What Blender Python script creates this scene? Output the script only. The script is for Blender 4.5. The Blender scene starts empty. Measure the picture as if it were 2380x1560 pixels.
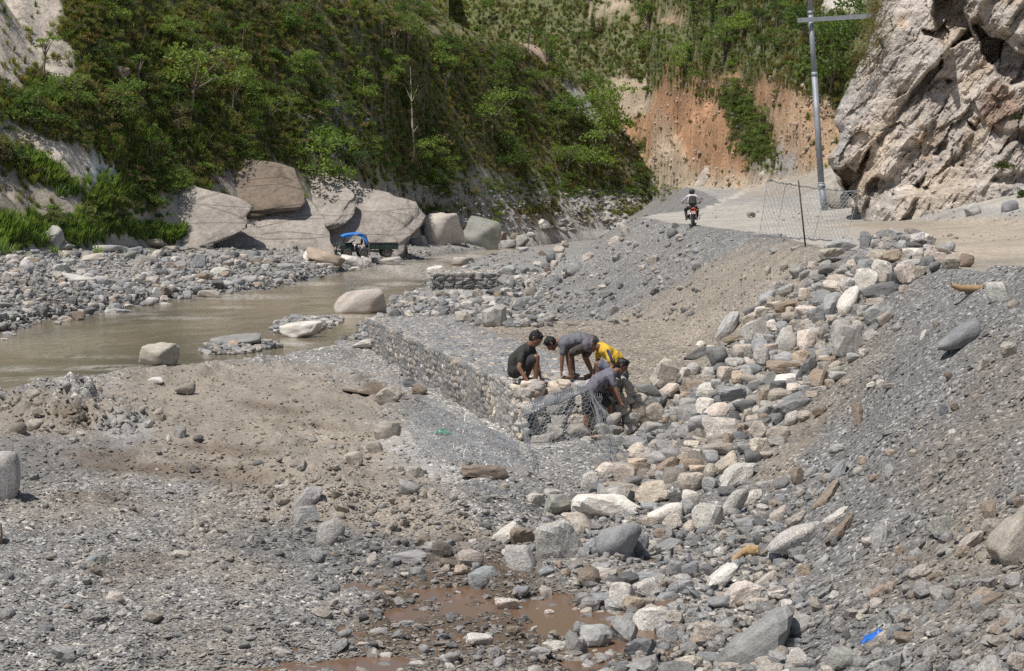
import bpy, bmesh, math, random
import numpy as np
from mathutils import Vector, Matrix, Euler
random.seed(7); RNG = np.random.default_rng(11)
S = bpy.context.scene; COL = S.collection
R = math.radians
# ------------------------------------------------------------------ camera, sky, sun, exposure
PW, PH, CX, HY, F = 2379.0, 1560.0, 1189.5, 470.0, 4400.0     # picture units used to survey the place
cam = bpy.data.cameras.new('camera'); camo = bpy.data.objects.new('camera', cam); COL.objects.link(camo)
cam.lens = 36.0*F/PW; cam.sensor_width = 36.0; cam.shift_y = -(PH/2-HY)/PW
cam.clip_start = 0.5; cam.clip_end = 2000
camo.location = (0, 0, 0); camo.rotation_euler = (R(90), 0, 0)
S.camera = camo
SUN_EL, SUN_AZ = R(61), math.atan2(-0.66, -0.75)              # azimuth from +Y towards +X
wd = bpy.data.worlds.new('World'); S.world = wd; wd.use_nodes = True
wn = wd.node_tree; bg = wn.nodes['Background']
sky = wn.nodes.new('ShaderNodeTexSky'); sky.sky_type = 'NISHITA'; sky.sun_disc = False
sky.sun_elevation = SUN_EL; sky.sun_rotation = SUN_AZ; sky.air_density = 1.0; sky.dust_density = 1.5
wn.links.new(sky.outputs[0], bg.inputs[0]); bg.inputs[1].default_value = 0.07
sl = bpy.data.lights.new('sun', 'SUN'); sl.energy = 3.9; sl.angle = R(0.55); sl.color = (1.0, 0.955, 0.89)
so = bpy.data.objects.new('sun', sl); COL.objects.link(so)
sdir = Vector((math.sin(SUN_AZ)*math.cos(SUN_EL), math.cos(SUN_AZ)*math.cos(SUN_EL), math.sin(SUN_EL)))
so.rotation_euler = sdir.to_track_quat('Z', 'Y').to_euler(); so.location = sdir*60
S.view_settings.view_transform = 'Standard'; S.view_settings.look = 'None'
S.view_settings.exposure = 0.25; S.view_settings.gamma = 1.0; S.view_settings.use_curve_mapping = False
S.cycles.max_bounces = 5; S.cycles.diffuse_bounces = 3; S.cycles.glossy_bounces = 2
S.cycles.transmission_bounces = 2; S.cycles.transparent_max_bounces = 4
S.cycles.use_denoising = False

# ------------------------------------------------------------------ helpers
def tag(o, label=None, cat=None, group=None, kind=None):
    if label: o['label'] = label
    if cat: o['category'] = cat
    if group: o['group'] = group
    if kind: o['kind'] = kind
    return o
def link(o, parent=None):
    COL.objects.link(o)
    if parent is not None: o.parent = parent
    return o
def empty(name, loc=(0, 0, 0), rz=0.0):
    o = bpy.data.objects.new(name, None); o.location = loc; o.rotation_euler = (0, 0, rz); o.empty_display_size = .2
    return link(o)
def mesh_np(name, V, Fs, mat=None, smooth=True, parent=None):
    """V (n,3); Fs list of int arrays each (m,k)"""
    me = bpy.data.meshes.new(name)
    V = np.ascontiguousarray(V, np.float32)
    if isinstance(Fs, np.ndarray): Fs = [Fs]
    Fs = [np.asarray(f, np.int32) for f in Fs if len(f)]
    me.vertices.add(len(V)); me.vertices.foreach_set('co', V.ravel())
    tot = sum(f.size for f in Fs); npoly = sum(len(f) for f in Fs)
    me.loops.add(tot); me.polygons.add(npoly)
    me.loops.foreach_set('vertex_index', np.concatenate([f.ravel() for f in Fs]))
    sz = np.concatenate([np.full(len(f), f.shape[1], np.int32) for f in Fs])
    st = np.concatenate([[0], np.cumsum(sz)[:-1]]).astype(np.int32)
    me.polygons.foreach_set('loop_start', st)
    me.polygons.foreach_set('use_smooth', np.full(npoly, smooth, bool))
    me.update(calc_edges=True)
    if mat: me.materials.append(mat)
    return me
def obj(name, me, parent=None):
    return link(bpy.data.objects.new(name, me), parent)
def bm_mesh(name, bm, mat=None, smooth=False):
    me = bpy.data.meshes.new(name); bm.to_mesh(me); bm.free()
    if smooth: me.polygons.foreach_set('use_smooth', np.ones(len(me.polygons), bool))
    if mat: me.materials.append(mat)
    return me
def hash2(ix, iy, seed):
    h = (ix.astype(np.int64)*374761393 + iy.astype(np.int64)*668265263 + seed*1274126177) & 0xFFFFFFFF
    h = ((h ^ (h >> 13))*1274126177) & 0xFFFFFFFF
    h = h ^ (h >> 16)
    return (h & 0xFFFFFF)/float(0xFFFFFF)
def vnoise(x, y, seed=0):
    x0 = np.floor(x); y0 = np.floor(y); fx = x-x0; fy = y-y0
    fx = fx*fx*(3-2*fx); fy = fy*fy*(3-2*fy)
    a = hash2(x0, y0, seed); b = hash2(x0+1, y0, seed); c = hash2(x0, y0+1, seed); d = hash2(x0+1, y0+1, seed)
    return (a+(b-a)*fx)*(1-fy)+(c+(d-c)*fx)*fy
def fbm(x, y, o=4, seed=0):
    """about -1..1"""
    s = np.zeros_like(x, dtype=float); a = 1.0; t = 0.0
    for i in range(o):
        s += a*(vnoise(x+17.3*i, y-9.1*i, seed+i*13)*2-1); t += a; a *= .5; x = x*2.03; y = y*2.03
    return s/t*1.5
def vor(x, y, seed=0):
    """F1, cell random"""
    x0 = np.floor(x); y0 = np.floor(y); best = np.full(x.shape, 9.0); rid = np.zeros(x.shape); f2 = np.full(x.shape, 9.0)
    for i in (-1, 0, 1):
        for j in (-1, 0, 1):
            cx = x0+i; cy = y0+j
            d = np.hypot(cx+hash2(cx, cy, seed)-x, cy+hash2(cx, cy, seed+5)-y)
            m = d < best
            f2 = np.where(m, best, np.minimum(f2, d)); rid = np.where(m, hash2(cx, cy, seed+9), rid); best = np.where(m, d, best)
    return best, rid, f2
def vorc(x, y, seed=0):
    """offset from the nearest cell centre, three random numbers of the cell, distance to its border"""
    x0 = np.floor(x); y0 = np.floor(y); best = np.full(x.shape, 9.0); f2 = np.full(x.shape, 9.0); out = [np.zeros(x.shape) for _ in range(5)]
    for i in (-1, 0, 1):
        for j in (-1, 0, 1):
            cx = x0+i; cy = y0+j; dx = x-cx-hash2(cx, cy, seed); dy = y-cy-hash2(cx, cy, seed+5); d = np.hypot(dx, dy); m = d < best
            f2 = np.where(m, best, np.minimum(f2, d)); best = np.where(m, d, best)
            for k, v in enumerate((dx, dy, hash2(cx, cy, seed+9), hash2(cx, cy, seed+11), hash2(cx, cy, seed+17))): out[k] = np.where(m, v, out[k])
    return out+[f2-best]
def sst(a, b, x):
    t = np.clip((x-a)/(b-a), 0, 1); return t*t*(3-2*t)
def pxy(X, Y, Z): return CX+F*X/Y, HY-F*Z/Y

# node helpers
def mat_new(name):
    m = bpy.data.materials.new(name); m.use_nodes = True
    nt = m.node_tree; return m, nt, nt.nodes['Principled BSDF']
def N(nt, t, **kw):
    n = nt.nodes.new(t)
    for k, v in kw.items(): setattr(n, k, v)
    return n
def L(nt, a, b): nt.links.new(a, b)
def ramp(nt, fac, stops):
    r = N(nt, 'ShaderNodeValToRGB'); e = r.color_ramp.elements
    while len(e) < len(stops): e.new(.5)
    for el, (p, c) in zip(e, stops):
        el.position = p; el.color = (c, c, c, 1) if not isinstance(c, tuple) else (c+(1,) if len(c) == 3 else c)
    L(nt, fac, r.inputs[0]); return r.outputs[0]
def mixc(nt, mode, fac, a, b):
    m = N(nt, 'ShaderNodeMix', data_type='RGBA', blend_type=mode)
    for sock, v in ((m.inputs[0], fac), (m.inputs[6], a), (m.inputs[7], b)):
        if hasattr(v, 'default_value') or isinstance(v, bpy.types.NodeSocket): L(nt, v, sock)
        else: sock.default_value = v if not isinstance(v, tuple) else (v+(1,) if len(v) == 3 else v)
    return m.outputs[2]
def math_(nt, op, a, b=None):
    m = N(nt, 'ShaderNodeMath', operation=op)
    for i, v in enumerate((a, b)):
        if v is None: continue
        if isinstance(v, bpy.types.NodeSocket): L(nt, v, m.inputs[i])
        else: m.inputs[i].default_value = v
    return m.outputs[0]
def noise(nt, vec, scale, detail=4, rough=.6):
    n = N(nt, 'ShaderNodeTexNoise'); n.inputs['Scale'].default_value = scale; n.inputs['Detail'].default_value = detail
    n.inputs['Roughness'].default_value = rough
    if vec is not None: L(nt, vec, n.inputs['Vector'])
    return n.outputs[0]
def voro(nt, vec, scale, feature='F1', rnd=1.0):
    n = N(nt, 'ShaderNodeTexVoronoi', feature=feature); n.inputs['Scale'].default_value = scale
    n.inputs['Randomness'].default_value = rnd; L(nt, vec, n.inputs['Vector']); return n
def bump(nt, h, strength, dist, bsdf, prev=None):
    b = N(nt, 'ShaderNodeBump'); b.inputs['Strength'].default_value = strength; b.inputs['Distance'].default_value = dist
    L(nt, h, b.inputs['Height'])
    if prev is not None: L(nt, prev, b.inputs['Normal'])
    if bsdf: L(nt, b.outputs[0], bsdf.inputs['Normal'])
    return b.outputs[0]
def plain(name, c, rough=.7, metal=0.0, spec=.4, var=.25, scale=6.0):
    m, nt, b = mat_new(name); tc = N(nt, 'ShaderNodeTexCoord')
    n = noise(nt, tc.outputs['Object'], scale, 5, .65)
    f = ramp(nt, n, [(.25, 1-var), (.75, 1+var)])
    L(nt, mixc(nt, 'MULTIPLY', 1.0, c, f), b.inputs['Base Color'])
    b.inputs['Roughness'].default_value = rough; b.inputs['Metallic'].default_value = metal
    b.inputs['Specular IOR Level'].default_value = spec
    return m
# ------------------------------------------------------------------ materials
def ground_mat(name, fine, bstr, big):
    m, nt, b = mat_new(name); g = N(nt, 'ShaderNodeNewGeometry'); P = g.outputs['Position']
    a = N(nt, 'ShaderNodeAttribute', attribute_name='Col')
    pb = N(nt, 'ShaderNodeAttribute', attribute_name='peb')
    mp = N(nt, 'ShaderNodeMapping'); L(nt, P, mp.inputs[0]); mp.inputs['Scale'].default_value = (.8, 1.0, 1)
    v1 = voro(nt, mp.outputs[0], fine); v2 = voro(nt, mp.outputs[0], fine*2.7)
    s1 = N(nt, 'ShaderNodeSeparateColor'); L(nt, v1.outputs['Color'], s1.inputs[0])
    s2 = N(nt, 'ShaderNodeSeparateColor'); L(nt, v2.outputs['Color'], s2.inputs[0])
    c1 = ramp(nt, s1.outputs[0], [(0, .42), (.5, .82), (.8, 1.05), (.96, 2.1)])
    c2 = ramp(nt, s2.outputs[1], [(0, .6), (.6, 1.0), (1, 1.4)])
    peb = mixc(nt, 'MULTIPLY', 1.0, c1, c2)
    hue = mixc(nt, 'MIX', s1.outputs[2], (1.06, .99, .9), (.95, 1.0, 1.06))
    peb = mixc(nt, 'MULTIPLY', .8, peb, hue)
    edge = ramp(nt, v1.outputs['Distance'], [(.0, 1.06), (.5, 1.0), (.95, .7)])
    peb = mixc(nt, 'MULTIPLY', .8, peb, edge)
    fac = math_(nt, 'MULTIPLY', pb.outputs['Fac'], .85)
    c = mixc(nt, 'MULTIPLY', fac, a.outputs['Color'], peb)
    n = noise(nt, P, big, 6, .7); c = mixc(nt, 'MULTIPLY', 1.0, c, ramp(nt, n, [(.25, .74), (.5, 1.0), (.78, 1.22)]))
    n2 = noise(nt, P, 22, 4, .75); c = mixc(nt, 'MULTIPLY', 1.0, c, ramp(nt, n2, [(.3, .72), (.5, 1.0), (.72, 1.25)]))
    L(nt, c, b.inputs['Base Color']); b.inputs['Roughness'].default_value = .9; b.inputs['Specular IOR Level'].default_value = .25
    h = math_(nt, 'MULTIPLY', v1.outputs['Distance'], -1.0)
    nb = bump(nt, n2, bstr*.7, .05, None)
    nb = bump(nt, v2.outputs['Distance'], bstr*.5, -.015, None, nb)
    bump(nt, h, bstr, .035, b, nb)
    return m
M_GROUND = ground_mat('gravel_ground', 24.0, .45, .8)
M_ROAD = ground_mat('dusty_road', 16.0, .25, .5)
def rocky_mat(name, big, bstr, streak=None):
    m, nt, b = mat_new(name); g = N(nt, 'ShaderNodeNewGeometry'); P = g.outputs['Position']
    a = N(nt, 'ShaderNodeAttribute', attribute_name='Col')
    n1 = noise(nt, P, big, 8, .68); n2 = noise(nt, P, big*6, 6, .7)
    c = mixc(nt, 'MULTIPLY', 1.0, a.outputs['Color'], ramp(nt, n1, [(.28, .68), (.5, 1.0), (.72, 1.25)]))
    c = mixc(nt, 'MULTIPLY', 1.0, c, ramp(nt, n2, [(.3, .7), (.5, 1.0), (.7, 1.3)]))
    h = n2
    if streak:
        mp = N(nt, 'ShaderNodeMapping'); L(nt, P, mp.inputs[0]); mp.inputs['Rotation'].default_value = streak[0]; mp.inputs['Scale'].default_value = streak[1]
        n3 = noise(nt, mp.outputs[0], 1.0, 7, .65)
        c = mixc(nt, 'MULTIPLY', 1.0, c, ramp(nt, n3, [(.3, .62), (.5, 1.0), (.7, 1.32)]))
        h = math_(nt, 'ADD', n2, math_(nt, 'MULTIPLY', n3, 1.5))
    L(nt, c, b.inputs['Base Color']); b.inputs['Roughness'].default_value = .88; b.inputs['Specular IOR Level'].default_value = .25
    bump(nt, h, bstr, .3, b, bump(nt, n1, bstr, .5, None))
    return m
M_HILL = rocky_mat('hill_soil_and_rock', .55, .55)
M_CLIFF = rocky_mat('layered_cliff_rock', .5, .42, ((0, R(52), 0), (.22, 1.2, 4.2)))
def rock_mat(name, inst=False):
    m, nt, b = mat_new(name); g = N(nt, 'ShaderNodeNewGeometry'); P = g.outputs['Position']; tc = N(nt, 'ShaderNodeTexCoord')
    if inst:
        a = N(nt, 'ShaderNodeAttribute', attribute_type='INSTANCER', attribute_name='icol'); colr, alp = a.outputs['Color'], a.outputs['Alpha']
        rnd = alp
    else:
        a = N(nt, 'ShaderNodeObjectInfo'); colr, alp = a.outputs['Color'], a.outputs['Alpha']; rnd = a.outputs['Random']
    off = N(nt, 'ShaderNodeVectorMath', operation='ADD'); L(nt, tc.outputs['Object'], off.inputs[0])
    cmb = N(nt, 'ShaderNodeCombineXYZ'); L(nt, math_(nt, 'MULTIPLY', rnd, 37.0), cmb.inputs[0]); L(nt, math_(nt, 'MULTIPLY', rnd, 11.0), cmb.inputs[2]); L(nt, cmb.outputs[0], off.inputs[1])
    O = off.outputs[0]
    n1 = noise(nt, O, 1.6, 6, .65); n2 = noise(nt, P, 45, 5, .8)
    c = mixc(nt, 'MULTIPLY', 1.0, colr, ramp(nt, n1, [(.28, .72), (.5, 1.0), (.75, 1.22)]))
    # warm stains
    c = mixc(nt, 'MIX', ramp(nt, noise(nt, O, 1.1, 5, .6), [(.55, 0.0), (.75, .45)]), c, mixc(nt, 'MULTIPLY', 1.0, c, (1.1, .94, .75)))
    # banding (alpha near 0)
    mp = N(nt, 'ShaderNodeMapping'); L(nt, O, mp.inputs[0]); mp.inputs['Scale'].default_value = (.6, .9, 3.2); mp.inputs['Rotation'].default_value = (.25, .2, 0)
    bn = noise(nt, mp.outputs[0], 1.3, 6, .6)
    band = ramp(nt, bn, [(.32, .74), (.5, 1.0), (.66, 1.24)])
    c = mixc(nt, 'MULTIPLY', math_(nt, 'MULTIPLY', math_(nt, 'SUBTRACT', 1.0, alp), .95), c, band)
    # speckle (alpha near 1)
    sp = ramp(nt, n2, [(.36, .44), (.5, 1.0), (.62, 1.5)])
    c = mixc(nt, 'MULTIPLY', math_(nt, 'ADD', math_(nt, 'MULTIPLY', alp, .65), .3), c, sp)
    L(nt, c, b.inputs['Base Color']); b.inputs['Roughness'].default_value = .82; b.inputs['Specular IOR Level'].default_value = .3
    h = math_(nt, 'ADD', math_(nt, 'MULTIPLY', n2, .35), math_(nt, 'ADD', math_(nt, 'MULTIPLY', bn, .25), n1))
    bump(nt, h, .55, .06, b)
    return m
def outcrop_mat(name):
    m, nt, b = mat_new(name); g = N(nt, 'ShaderNodeNewGeometry'); P = g.outputs['Position']; a = N(nt, 'ShaderNodeObjectInfo')
    n1 = noise(nt, P, .45, 8, .7); n2 = noise(nt, P, 2.6, 7, .75); c = mixc(nt, 'MULTIPLY', 1.0, a.outputs['Color'], ramp(nt, n1, [(.3, .66), (.5, 1.0), (.7, 1.22)]))
    c = mixc(nt, 'MULTIPLY', 1.0, c, ramp(nt, n2, [(.3, .68), (.5, 1.0), (.7, 1.3)]))
    mp = N(nt, 'ShaderNodeMapping'); L(nt, P, mp.inputs[0]); mp.inputs['Rotation'].default_value = (0, R(-28), 0); mp.inputs['Scale'].default_value = (.10, .3, .8)
    cr = voro(nt, mp.outputs[0], .8, 'DISTANCE_TO_EDGE'); ck = ramp(nt, cr.outputs['Distance'], [(0, .35), (.025, 1.0)]); c = mixc(nt, 'MULTIPLY', .5, c, ck)
    L(nt, c, b.inputs['Base Color']); b.inputs['Roughness'].default_value = .88; b.inputs['Specular IOR Level'].default_value = .25
    h = math_(nt, 'ADD', n2, math_(nt, 'MULTIPLY', ck, .6)); bump(nt, h, .6, .25, b, bump(nt, n1, .6, .7, None)); return m
M_OUTC = outcrop_mat('hill_foot_rock')
M_ROCK = rock_mat('river_stone'); M_PEB = rock_mat('pebble_stone', True)
def leaf_mat(name, inst=False):
    m, nt, b = mat_new(name); g = N(nt, 'ShaderNodeNewGeometry')
    if inst:
        a = N(nt, 'ShaderNodeAttribute', attribute_type='INSTANCER', attribute_name='icol'); colr = a.outputs['Color']
    else:
        a = N(nt, 'ShaderNodeObjectInfo'); colr = a.outputs['Color']
    n = noise(nt, g.outputs['Position'], 1.7, 3, .6)
    c = mixc(nt, 'MULTIPLY', 1.0, colr, ramp(nt, n, [(.3, .68), (.7, 1.35)]))
    c = mixc(nt, 'MULTIPLY', 1.0, c, ramp(nt, g.outputs['Random Per Island'], [(0, (.72, .75, .7)), (1, (1.3, 1.22, 1.0))]))
    b.inputs['Roughness'].default_value = .6; b.inputs['Specular IOR Level'].default_value = .25; L(nt, c, b.inputs['Base Color'])
    tr = N(nt, 'ShaderNodeBsdfTranslucent'); L(nt, mixc(nt, 'MULTIPLY', 1.0, c, (1.3, 1.5, .6)), tr.inputs[0])
    mx = N(nt, 'ShaderNodeMixShader'); mx.inputs[0].default_value = .48; L(nt, b.outputs[0], mx.inputs[1]); L(nt, tr.outputs[0], mx.inputs[2])
    L(nt, mx.outputs[0], nt.nodes['Material Output'].inputs[0])
    return m
M_LEAF = leaf_mat('leaves'); M_LEAFI = leaf_mat('undergrowth_leaves', True)
M_BARK = plain('bark', (.17, .135, .1), .9, var=.4); M_PALEBARK = plain('pale_bark', (.5, .42, .32), .85, var=.3)
M_WIRE = plain('galvanised_wire', (.42, .43, .44), .45, .55, .5, .15, 3)
M_STEEL = plain('galvanised_steel', (.27, .295, .32), .6, .35, .4, .3, 1.5)
M_DARKSTEEL = plain('rusty_dark_steel', (.06, .05, .045), .7, .3)
M_DRIFT = plain('driftwood', (.33, .22, .12), .9, var=.4)
def water_mat(name, c1, c2, ws, bs, rough, foam=False):
    m, nt, b = mat_new(name); g = N(nt, 'ShaderNodeNewGeometry'); mp = N(nt, 'ShaderNodeMapping'); L(nt, g.outputs['Position'], mp.inputs[0])
    mp.inputs['Scale'].default_value = (1.0, .32, 1); mp.inputs['Rotation'].default_value = (0, 0, R(-20))
    n = noise(nt, mp.outputs[0], ws, 5, .62); n0 = noise(nt, mp.outputs[0], ws*.12, 3, .5)
    c = mixc(nt, 'MIX', ramp(nt, n0, [(.35, 0.0), (.65, 1.0)]), c1, c2)
    if foam:
        a = N(nt, 'ShaderNodeAttribute', attribute_name='foam')
        fn = noise(nt, mp.outputs[0], ws*2.2, 6, .75)
        ff = math_(nt, 'MULTIPLY', ramp(nt, fn, [(.40, 0.0), (.54, 1.0)]), a.outputs['Fac'])
        c = mixc(nt, 'MIX', ff, c, (.72, .69, .63))
        sp = ramp(nt, noise(nt, mp.outputs[0], ws*3.0, 4, .8), [(.67, 0.0), (.74, .5)])
        c = mixc(nt, 'MIX', sp, c, (.6, .57, .5))
    L(nt, c, b.inputs['Base Color']); b.inputs['Roughness'].default_value = rough; b.inputs['IOR'].default_value = 1.33
    bump(nt, n, bs, .12, b)
    return m
M_WATER = water_mat('silty_river_water', (.25, .205, .14), (.155, .135, .098), 1.5, .5, .16, True)
M_PUDDLE = water_mat('muddy_puddle_water', (.17, .105, .068), (.145, .094, .064), 2.5, .03, .16)
# ------------------------------------------------------------------ terrain
WATER = -4.8
def tab(x, pts): return np.interp(x, [p[0] for p in pts], [p[1] for p in pts])
XR = [(38, -24), (47.5, -12.8), (54, -9.4), (58.3, -6.4), (80, -5.6), (117, -5.0), (156, -3.2), (195, 1.8), (230, 9)]
XL = [(38, -60), (60, -27), (70, -19), (87, -17.6), (104.6, -13.5), (148.7, -9.8), (187, -3.8), (207, 1.9), (230, 6)]
SHY = [(-420, 60), (0, 70), (150, 79.7), (300, 87), (430, 96), (620, 104.6), (760, 124), (900, 148.7), (1000, 169), (1100, 187), (1230, 207), (1400, 214), (1700, 222)]
YB = [(-420, 100), (0, 114), (200, 122), (500, 138), (700, 150), (850, 163), (1000, 186), (1150, 203), (1300, 217), (1400, 224), (1560, 230)]
ZB = [(-420, -2.8), (0, -3.0), (300, -3.2), (500, -3.3), (850, -3.9), (1000, -4.1), (1300, -4.1), (1560, -3.6)]
SIL = [(1040, -80), (1100, 0), (1200, 62), (1270, 128), (1370, 200), (1440, 285), (1490, 365), (1535, 440), (1590, 470)]
XE = [(8, 8.2), (30, 8.2), (52, 8.0), (60, 8.0), (75, 7.0), (82, 6.1), (87, 5.6), (91, 5.6), (95, 6.4), (102, 8.0), (115, 11), (130, 14), (150, 16), (200, 19), (260, 22)]
ZE = [(8, -1.15), (30, -1.27), (52, -1.2), (60, -1.06), (75, -.94), (85, -.76), (92, -.78), (100, -.6), (115, -.45), (130, -.1), (150, .25), (190, 1.1), (230, 2.0)]
ZR = [(8, -1.25), (30, -1.34), (52, -1.3), (70, -1.14), (83, -1.07), (100, -.62), (115, -.5), (130, -.15), (150, .25), (190, 1.1), (230, 2.0)]
PILE = [(8.6, 42.5), (6.6, 38.1), (4.9, 35.4), (3.25, 34.2), (1.6, 28.5)]
GFAR, GNEAR = (-4.2, 56.0), (.18, 35.0)
def seg_dist(X, Y, pts):
    d = np.full(X.shape, 1e9); tt = np.zeros(X.shape)
    for i, ((ax, ay), (bx, by)) in enumerate(zip(pts[:-1], pts[1:])):
        vx, vy = bx-ax, by-ay; t = np.clip(((X-ax)*vx+(Y-ay)*vy)/(vx*vx+vy*vy), 0, 1)
        e = np.hypot(X-ax-t*vx, Y-ay-t*vy); m = e < d; d = np.where(m, e, d); tt = np.where(m, i+t, tt)
    return d, tt
def terrain(c, Y):
    """c picture column, Y distance; returns z and the masks used for splitting and colour"""
    X = (c-CX)/F*Y
    nearf = sst(150, 60, Y)
    lump = fbm(X*.35, Y*.35, 4, 3); lump2 = fbm(X*1.6, Y*1.6, 3, 8); lump3 = fbm(X*5, Y*5, 3, 21)
    z = -4.42+.10*lump+.11*lump2*nearf+.05*lump3*nearf + 2.6*sst(10, 3, Y)
    # low bank of dug mud along the near shore
    bd, bt = seg_dist(X, Y, [(-13.5, 43.5), (-11.2, 45.5), (-9.0, 49.5), (-6.3, 52.5), (-4.8, 56)])
    z += (.07+.16*lump2)*np.exp(-(bd/1.3)**2)-.10*sst(-4.5, -6.5, X)*sst(41, 45, Y)
    bd2, _ = seg_dist(X, Y, [(-12, 39.5), (-9.5, 40.5), (-8.4, 37.5)])
    z += (.22+.45*lump2+.2*lump3)*np.exp(-(bd2/1.1)**2)
    # small dug heap right of the muddy bed, step down to the gravel
    bd3, _ = seg_dist(X, Y, [(-3.4, 30.2), (-2.2, 26.4), (-.6, 26.3)])
    z += (.2+.12*lump2)*np.exp(-(bd3/.8)**2)
    # muddy pool hollow
    pd, _ = seg_dist(X, Y, [(-1.2, 18.8), (.2, 21.6), (1.6, 21.6), (1.8, 17.5)])
    pf = np.exp(-(pd/1.6)**2); z += pf*(-.03+.13*fbm(X*2.4, Y*1.1, 4, 91))
    # platform of earth behind the gabion
    gx = GFAR[0]+(GFAR[1]-Y)*(GNEAR[0]-GFAR[0])/(GFAR[1]-GNEAR[1])
    plat = sst(1.9, 2.4, X-gx)*sst(36.8, 38.0, Y)*sst(66, 57, Y)
    z = z*(1-plat)+np.maximum(z, -3.62+.05*lump2+.03*lump3)*plat
    # pad so that the ground passes under the gabion
    # river bed
    xr = tab(Y, XR)+.5*fbm(Y*.3, Y*0+3, 3, 5)+.15*lump2; xl = tab(Y, XL)+.7*fbm(Y*.25, Y*0+9, 3, 6)
    d = np.minimum(X-xl, xr-X)
    zin = WATER-.28*d
    zin = np.maximum(zin, -5.5)
    right = X > .5*(xr+xl)
    # left bank
    shy = tab(c, SHY); yb = tab(c, YB)+1.4*fbm(c*.005, c*0+2, 2, 31); zb = tab(c, ZB)
    fr = np.clip((Y-shy)/(yb-shy), 0, 1.0)
    zl = WATER+.05+(zb-WATER)*fr**.42+.10*lump*fr**.3+.12*fbm(X*.9, Y*.9, 3, 77)*sst(0, .1, fr)
    zbank = np.where(right, np.where(d < 0, np.minimum(z, WATER-.22*d), zin), np.where(d < 0, zl, zin))
    z = np.where(Y > 36, zbank, z)
    onleft = (~right) & (d < 0) & (Y > 50)
    # right embankment and road
    xe = tab(Y, XE)+.25*fbm(Y*.4, Y*0, 3, 14); ze = tab(Y, ZE); zr = tab(Y, ZR)
    k = np.where(Y < 25, .56, .62)
    rill = .13*fbm((X+Y*.55)*.9, (Y-X*.3)*.22, 4, 51)*sst(0, 1.5, xe-X)
    ze_ = ze-k*np.maximum(0, xe-X)+rill+.07*lump2*nearf+.03*lump3*nearf
    zroad = zr+.055*np.clip(X-xe, 0, 12)*sst(130, 105, Y)+.42*np.clip(X-23.5, 0, 7)*sst(125, 155, Y)+.12*lump2*sst(105, 125, Y)+(ze-zr)*sst(1.6, .2, X-xe)+.025*lump+.012*lump2
    talus = np.clip(X-xe-(7.6 if True else 0), 0, 30)
    zroad = zroad+sst(0, 1, talus)*np.clip(talus, 0, 6)*.22*sst(84, 76, Y)
    emb = np.where(X < xe, ze_, zroad)
    pd_, pt = seg_dist(X, Y, PILE)
    emb = emb+.60*np.exp(-(pd_/1.25)**2)
    # second spill: heap of gravel in front of the road at the right
    hd, _ = seg_dist(X, Y, [(7.6, 30.5), (6.4, 26.5), (5.2, 21)])
    emb = emb+.28*np.exp(-(hd/1.5)**2)
    gd, _ = seg_dist(X, Y, [(5.4, 29), (3.6, 24.5), (2.2, 21)])
    emb = emb-.22*np.exp(-(gd/.6)**2)
    sm = .10
    isemb = emb > z
    z = np.where(emb > z-1.0, np.maximum(z, emb)+sm*np.exp(-np.abs(z-emb)/sm)*.5, z)
    road = (X > xe+.35) & isemb
    # front hill
    hn = fbm(X*.13+Y*.05, Y*.24, 4, 41); hn2 = fbm(X*.42, Y*.6, 4, 43); hv, hr, _ = vor(X*.22+.5*hn2, Y*.45, 61)
    t = Y-yb
    tf = tab(c, [(0, .8), (250, 2.2), (330, 3.0), (500, 4.6), (700, 3.4), (850, 4.2), (1000, 2.4), (1200, 2.2), (1400, 2.0), (1560, 1.2)])+1.2*hn+.6*hn2
    rockfoot = sst(tf*1.25, tf*.8, t)
    g = np.where(t < 3.2, 1.08*t, 3.46+1.02*(t-3.2)) + (1.5*hn*sst(2, 7, t)+.40*hn2)*sst(0, 1.5, t)
    g += rockfoot*sst(0, 1.0, t)*((hr-.5)*.5-.3*hv+.5*hn2)
    g = np.where(g > 23, 23+.25*(g-23), g)
    zf = zb+g
    ys = tab(c, SIL); ztop = (HY-ys)/F*Y
    over = zf > ztop
    zf = np.where((c > 1040) & over, np.minimum(zf, ztop+.0), zf)
    # behind the silhouette the slope falls away
    yr = (1.02*yb-zb-.2)/np.maximum(1.02-(HY-ys)/F, .2)
    zf = np.where((c > 1040) & (Y > yr+1.5), zf-1.0*(Y-yr-1.5), zf)
    # back hill
    yb2 = tab(c, [(1000, 262), (1300, 246), (1500, 236), (1600, 214), (1700, 196), (1900, 176), (2100, 168), (2900, 165)])+1.6*fbm(c*.005, c*0, 2, 71)
    zb2 = tab(yb2, ZR)-.3+.42*np.clip((c-CX)/F*yb2-23.5, 0, 7)
    t2 = Y-yb2
    gul = fbm(c*.014, t2*.26+3, 5, 81)
    zbk = zb2+1.02*t2*sst(0, .5, t2)+(3.0*gul+1.1*hn2)*sst(0, 3, t2)
    zbk = np.where((t2 > 0) & (c > 900), zbk, -99)
    zf = np.where((t > 0) & (c < 1600), zf, -99)
    hill = np.maximum(zf, zbk)
    ishill = hill > z+.0
    z = np.maximum(z, hill)
    kind = np.zeros(z.shape, np.int8)                         # 0 riverbed, 1 bank slope, 2 road, 3 hill
    kind[isemb] = 1; kind[road] = 2; kind[ishill] = 3
    return z, dict(X=X, kind=kind, d=d, right=right, t=t, front=zf >= zbk, t2=t2, fr=fr, onleft=onleft, hn=hn, hn2=hn2, foot=rockfoot, lump=lump, lump2=lump2, hv=hv, hr=hr, pd=pd_, xe=xe)
CS = np.arange(-420, 2861, 7.5)
ys_ = [4.0]
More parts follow.
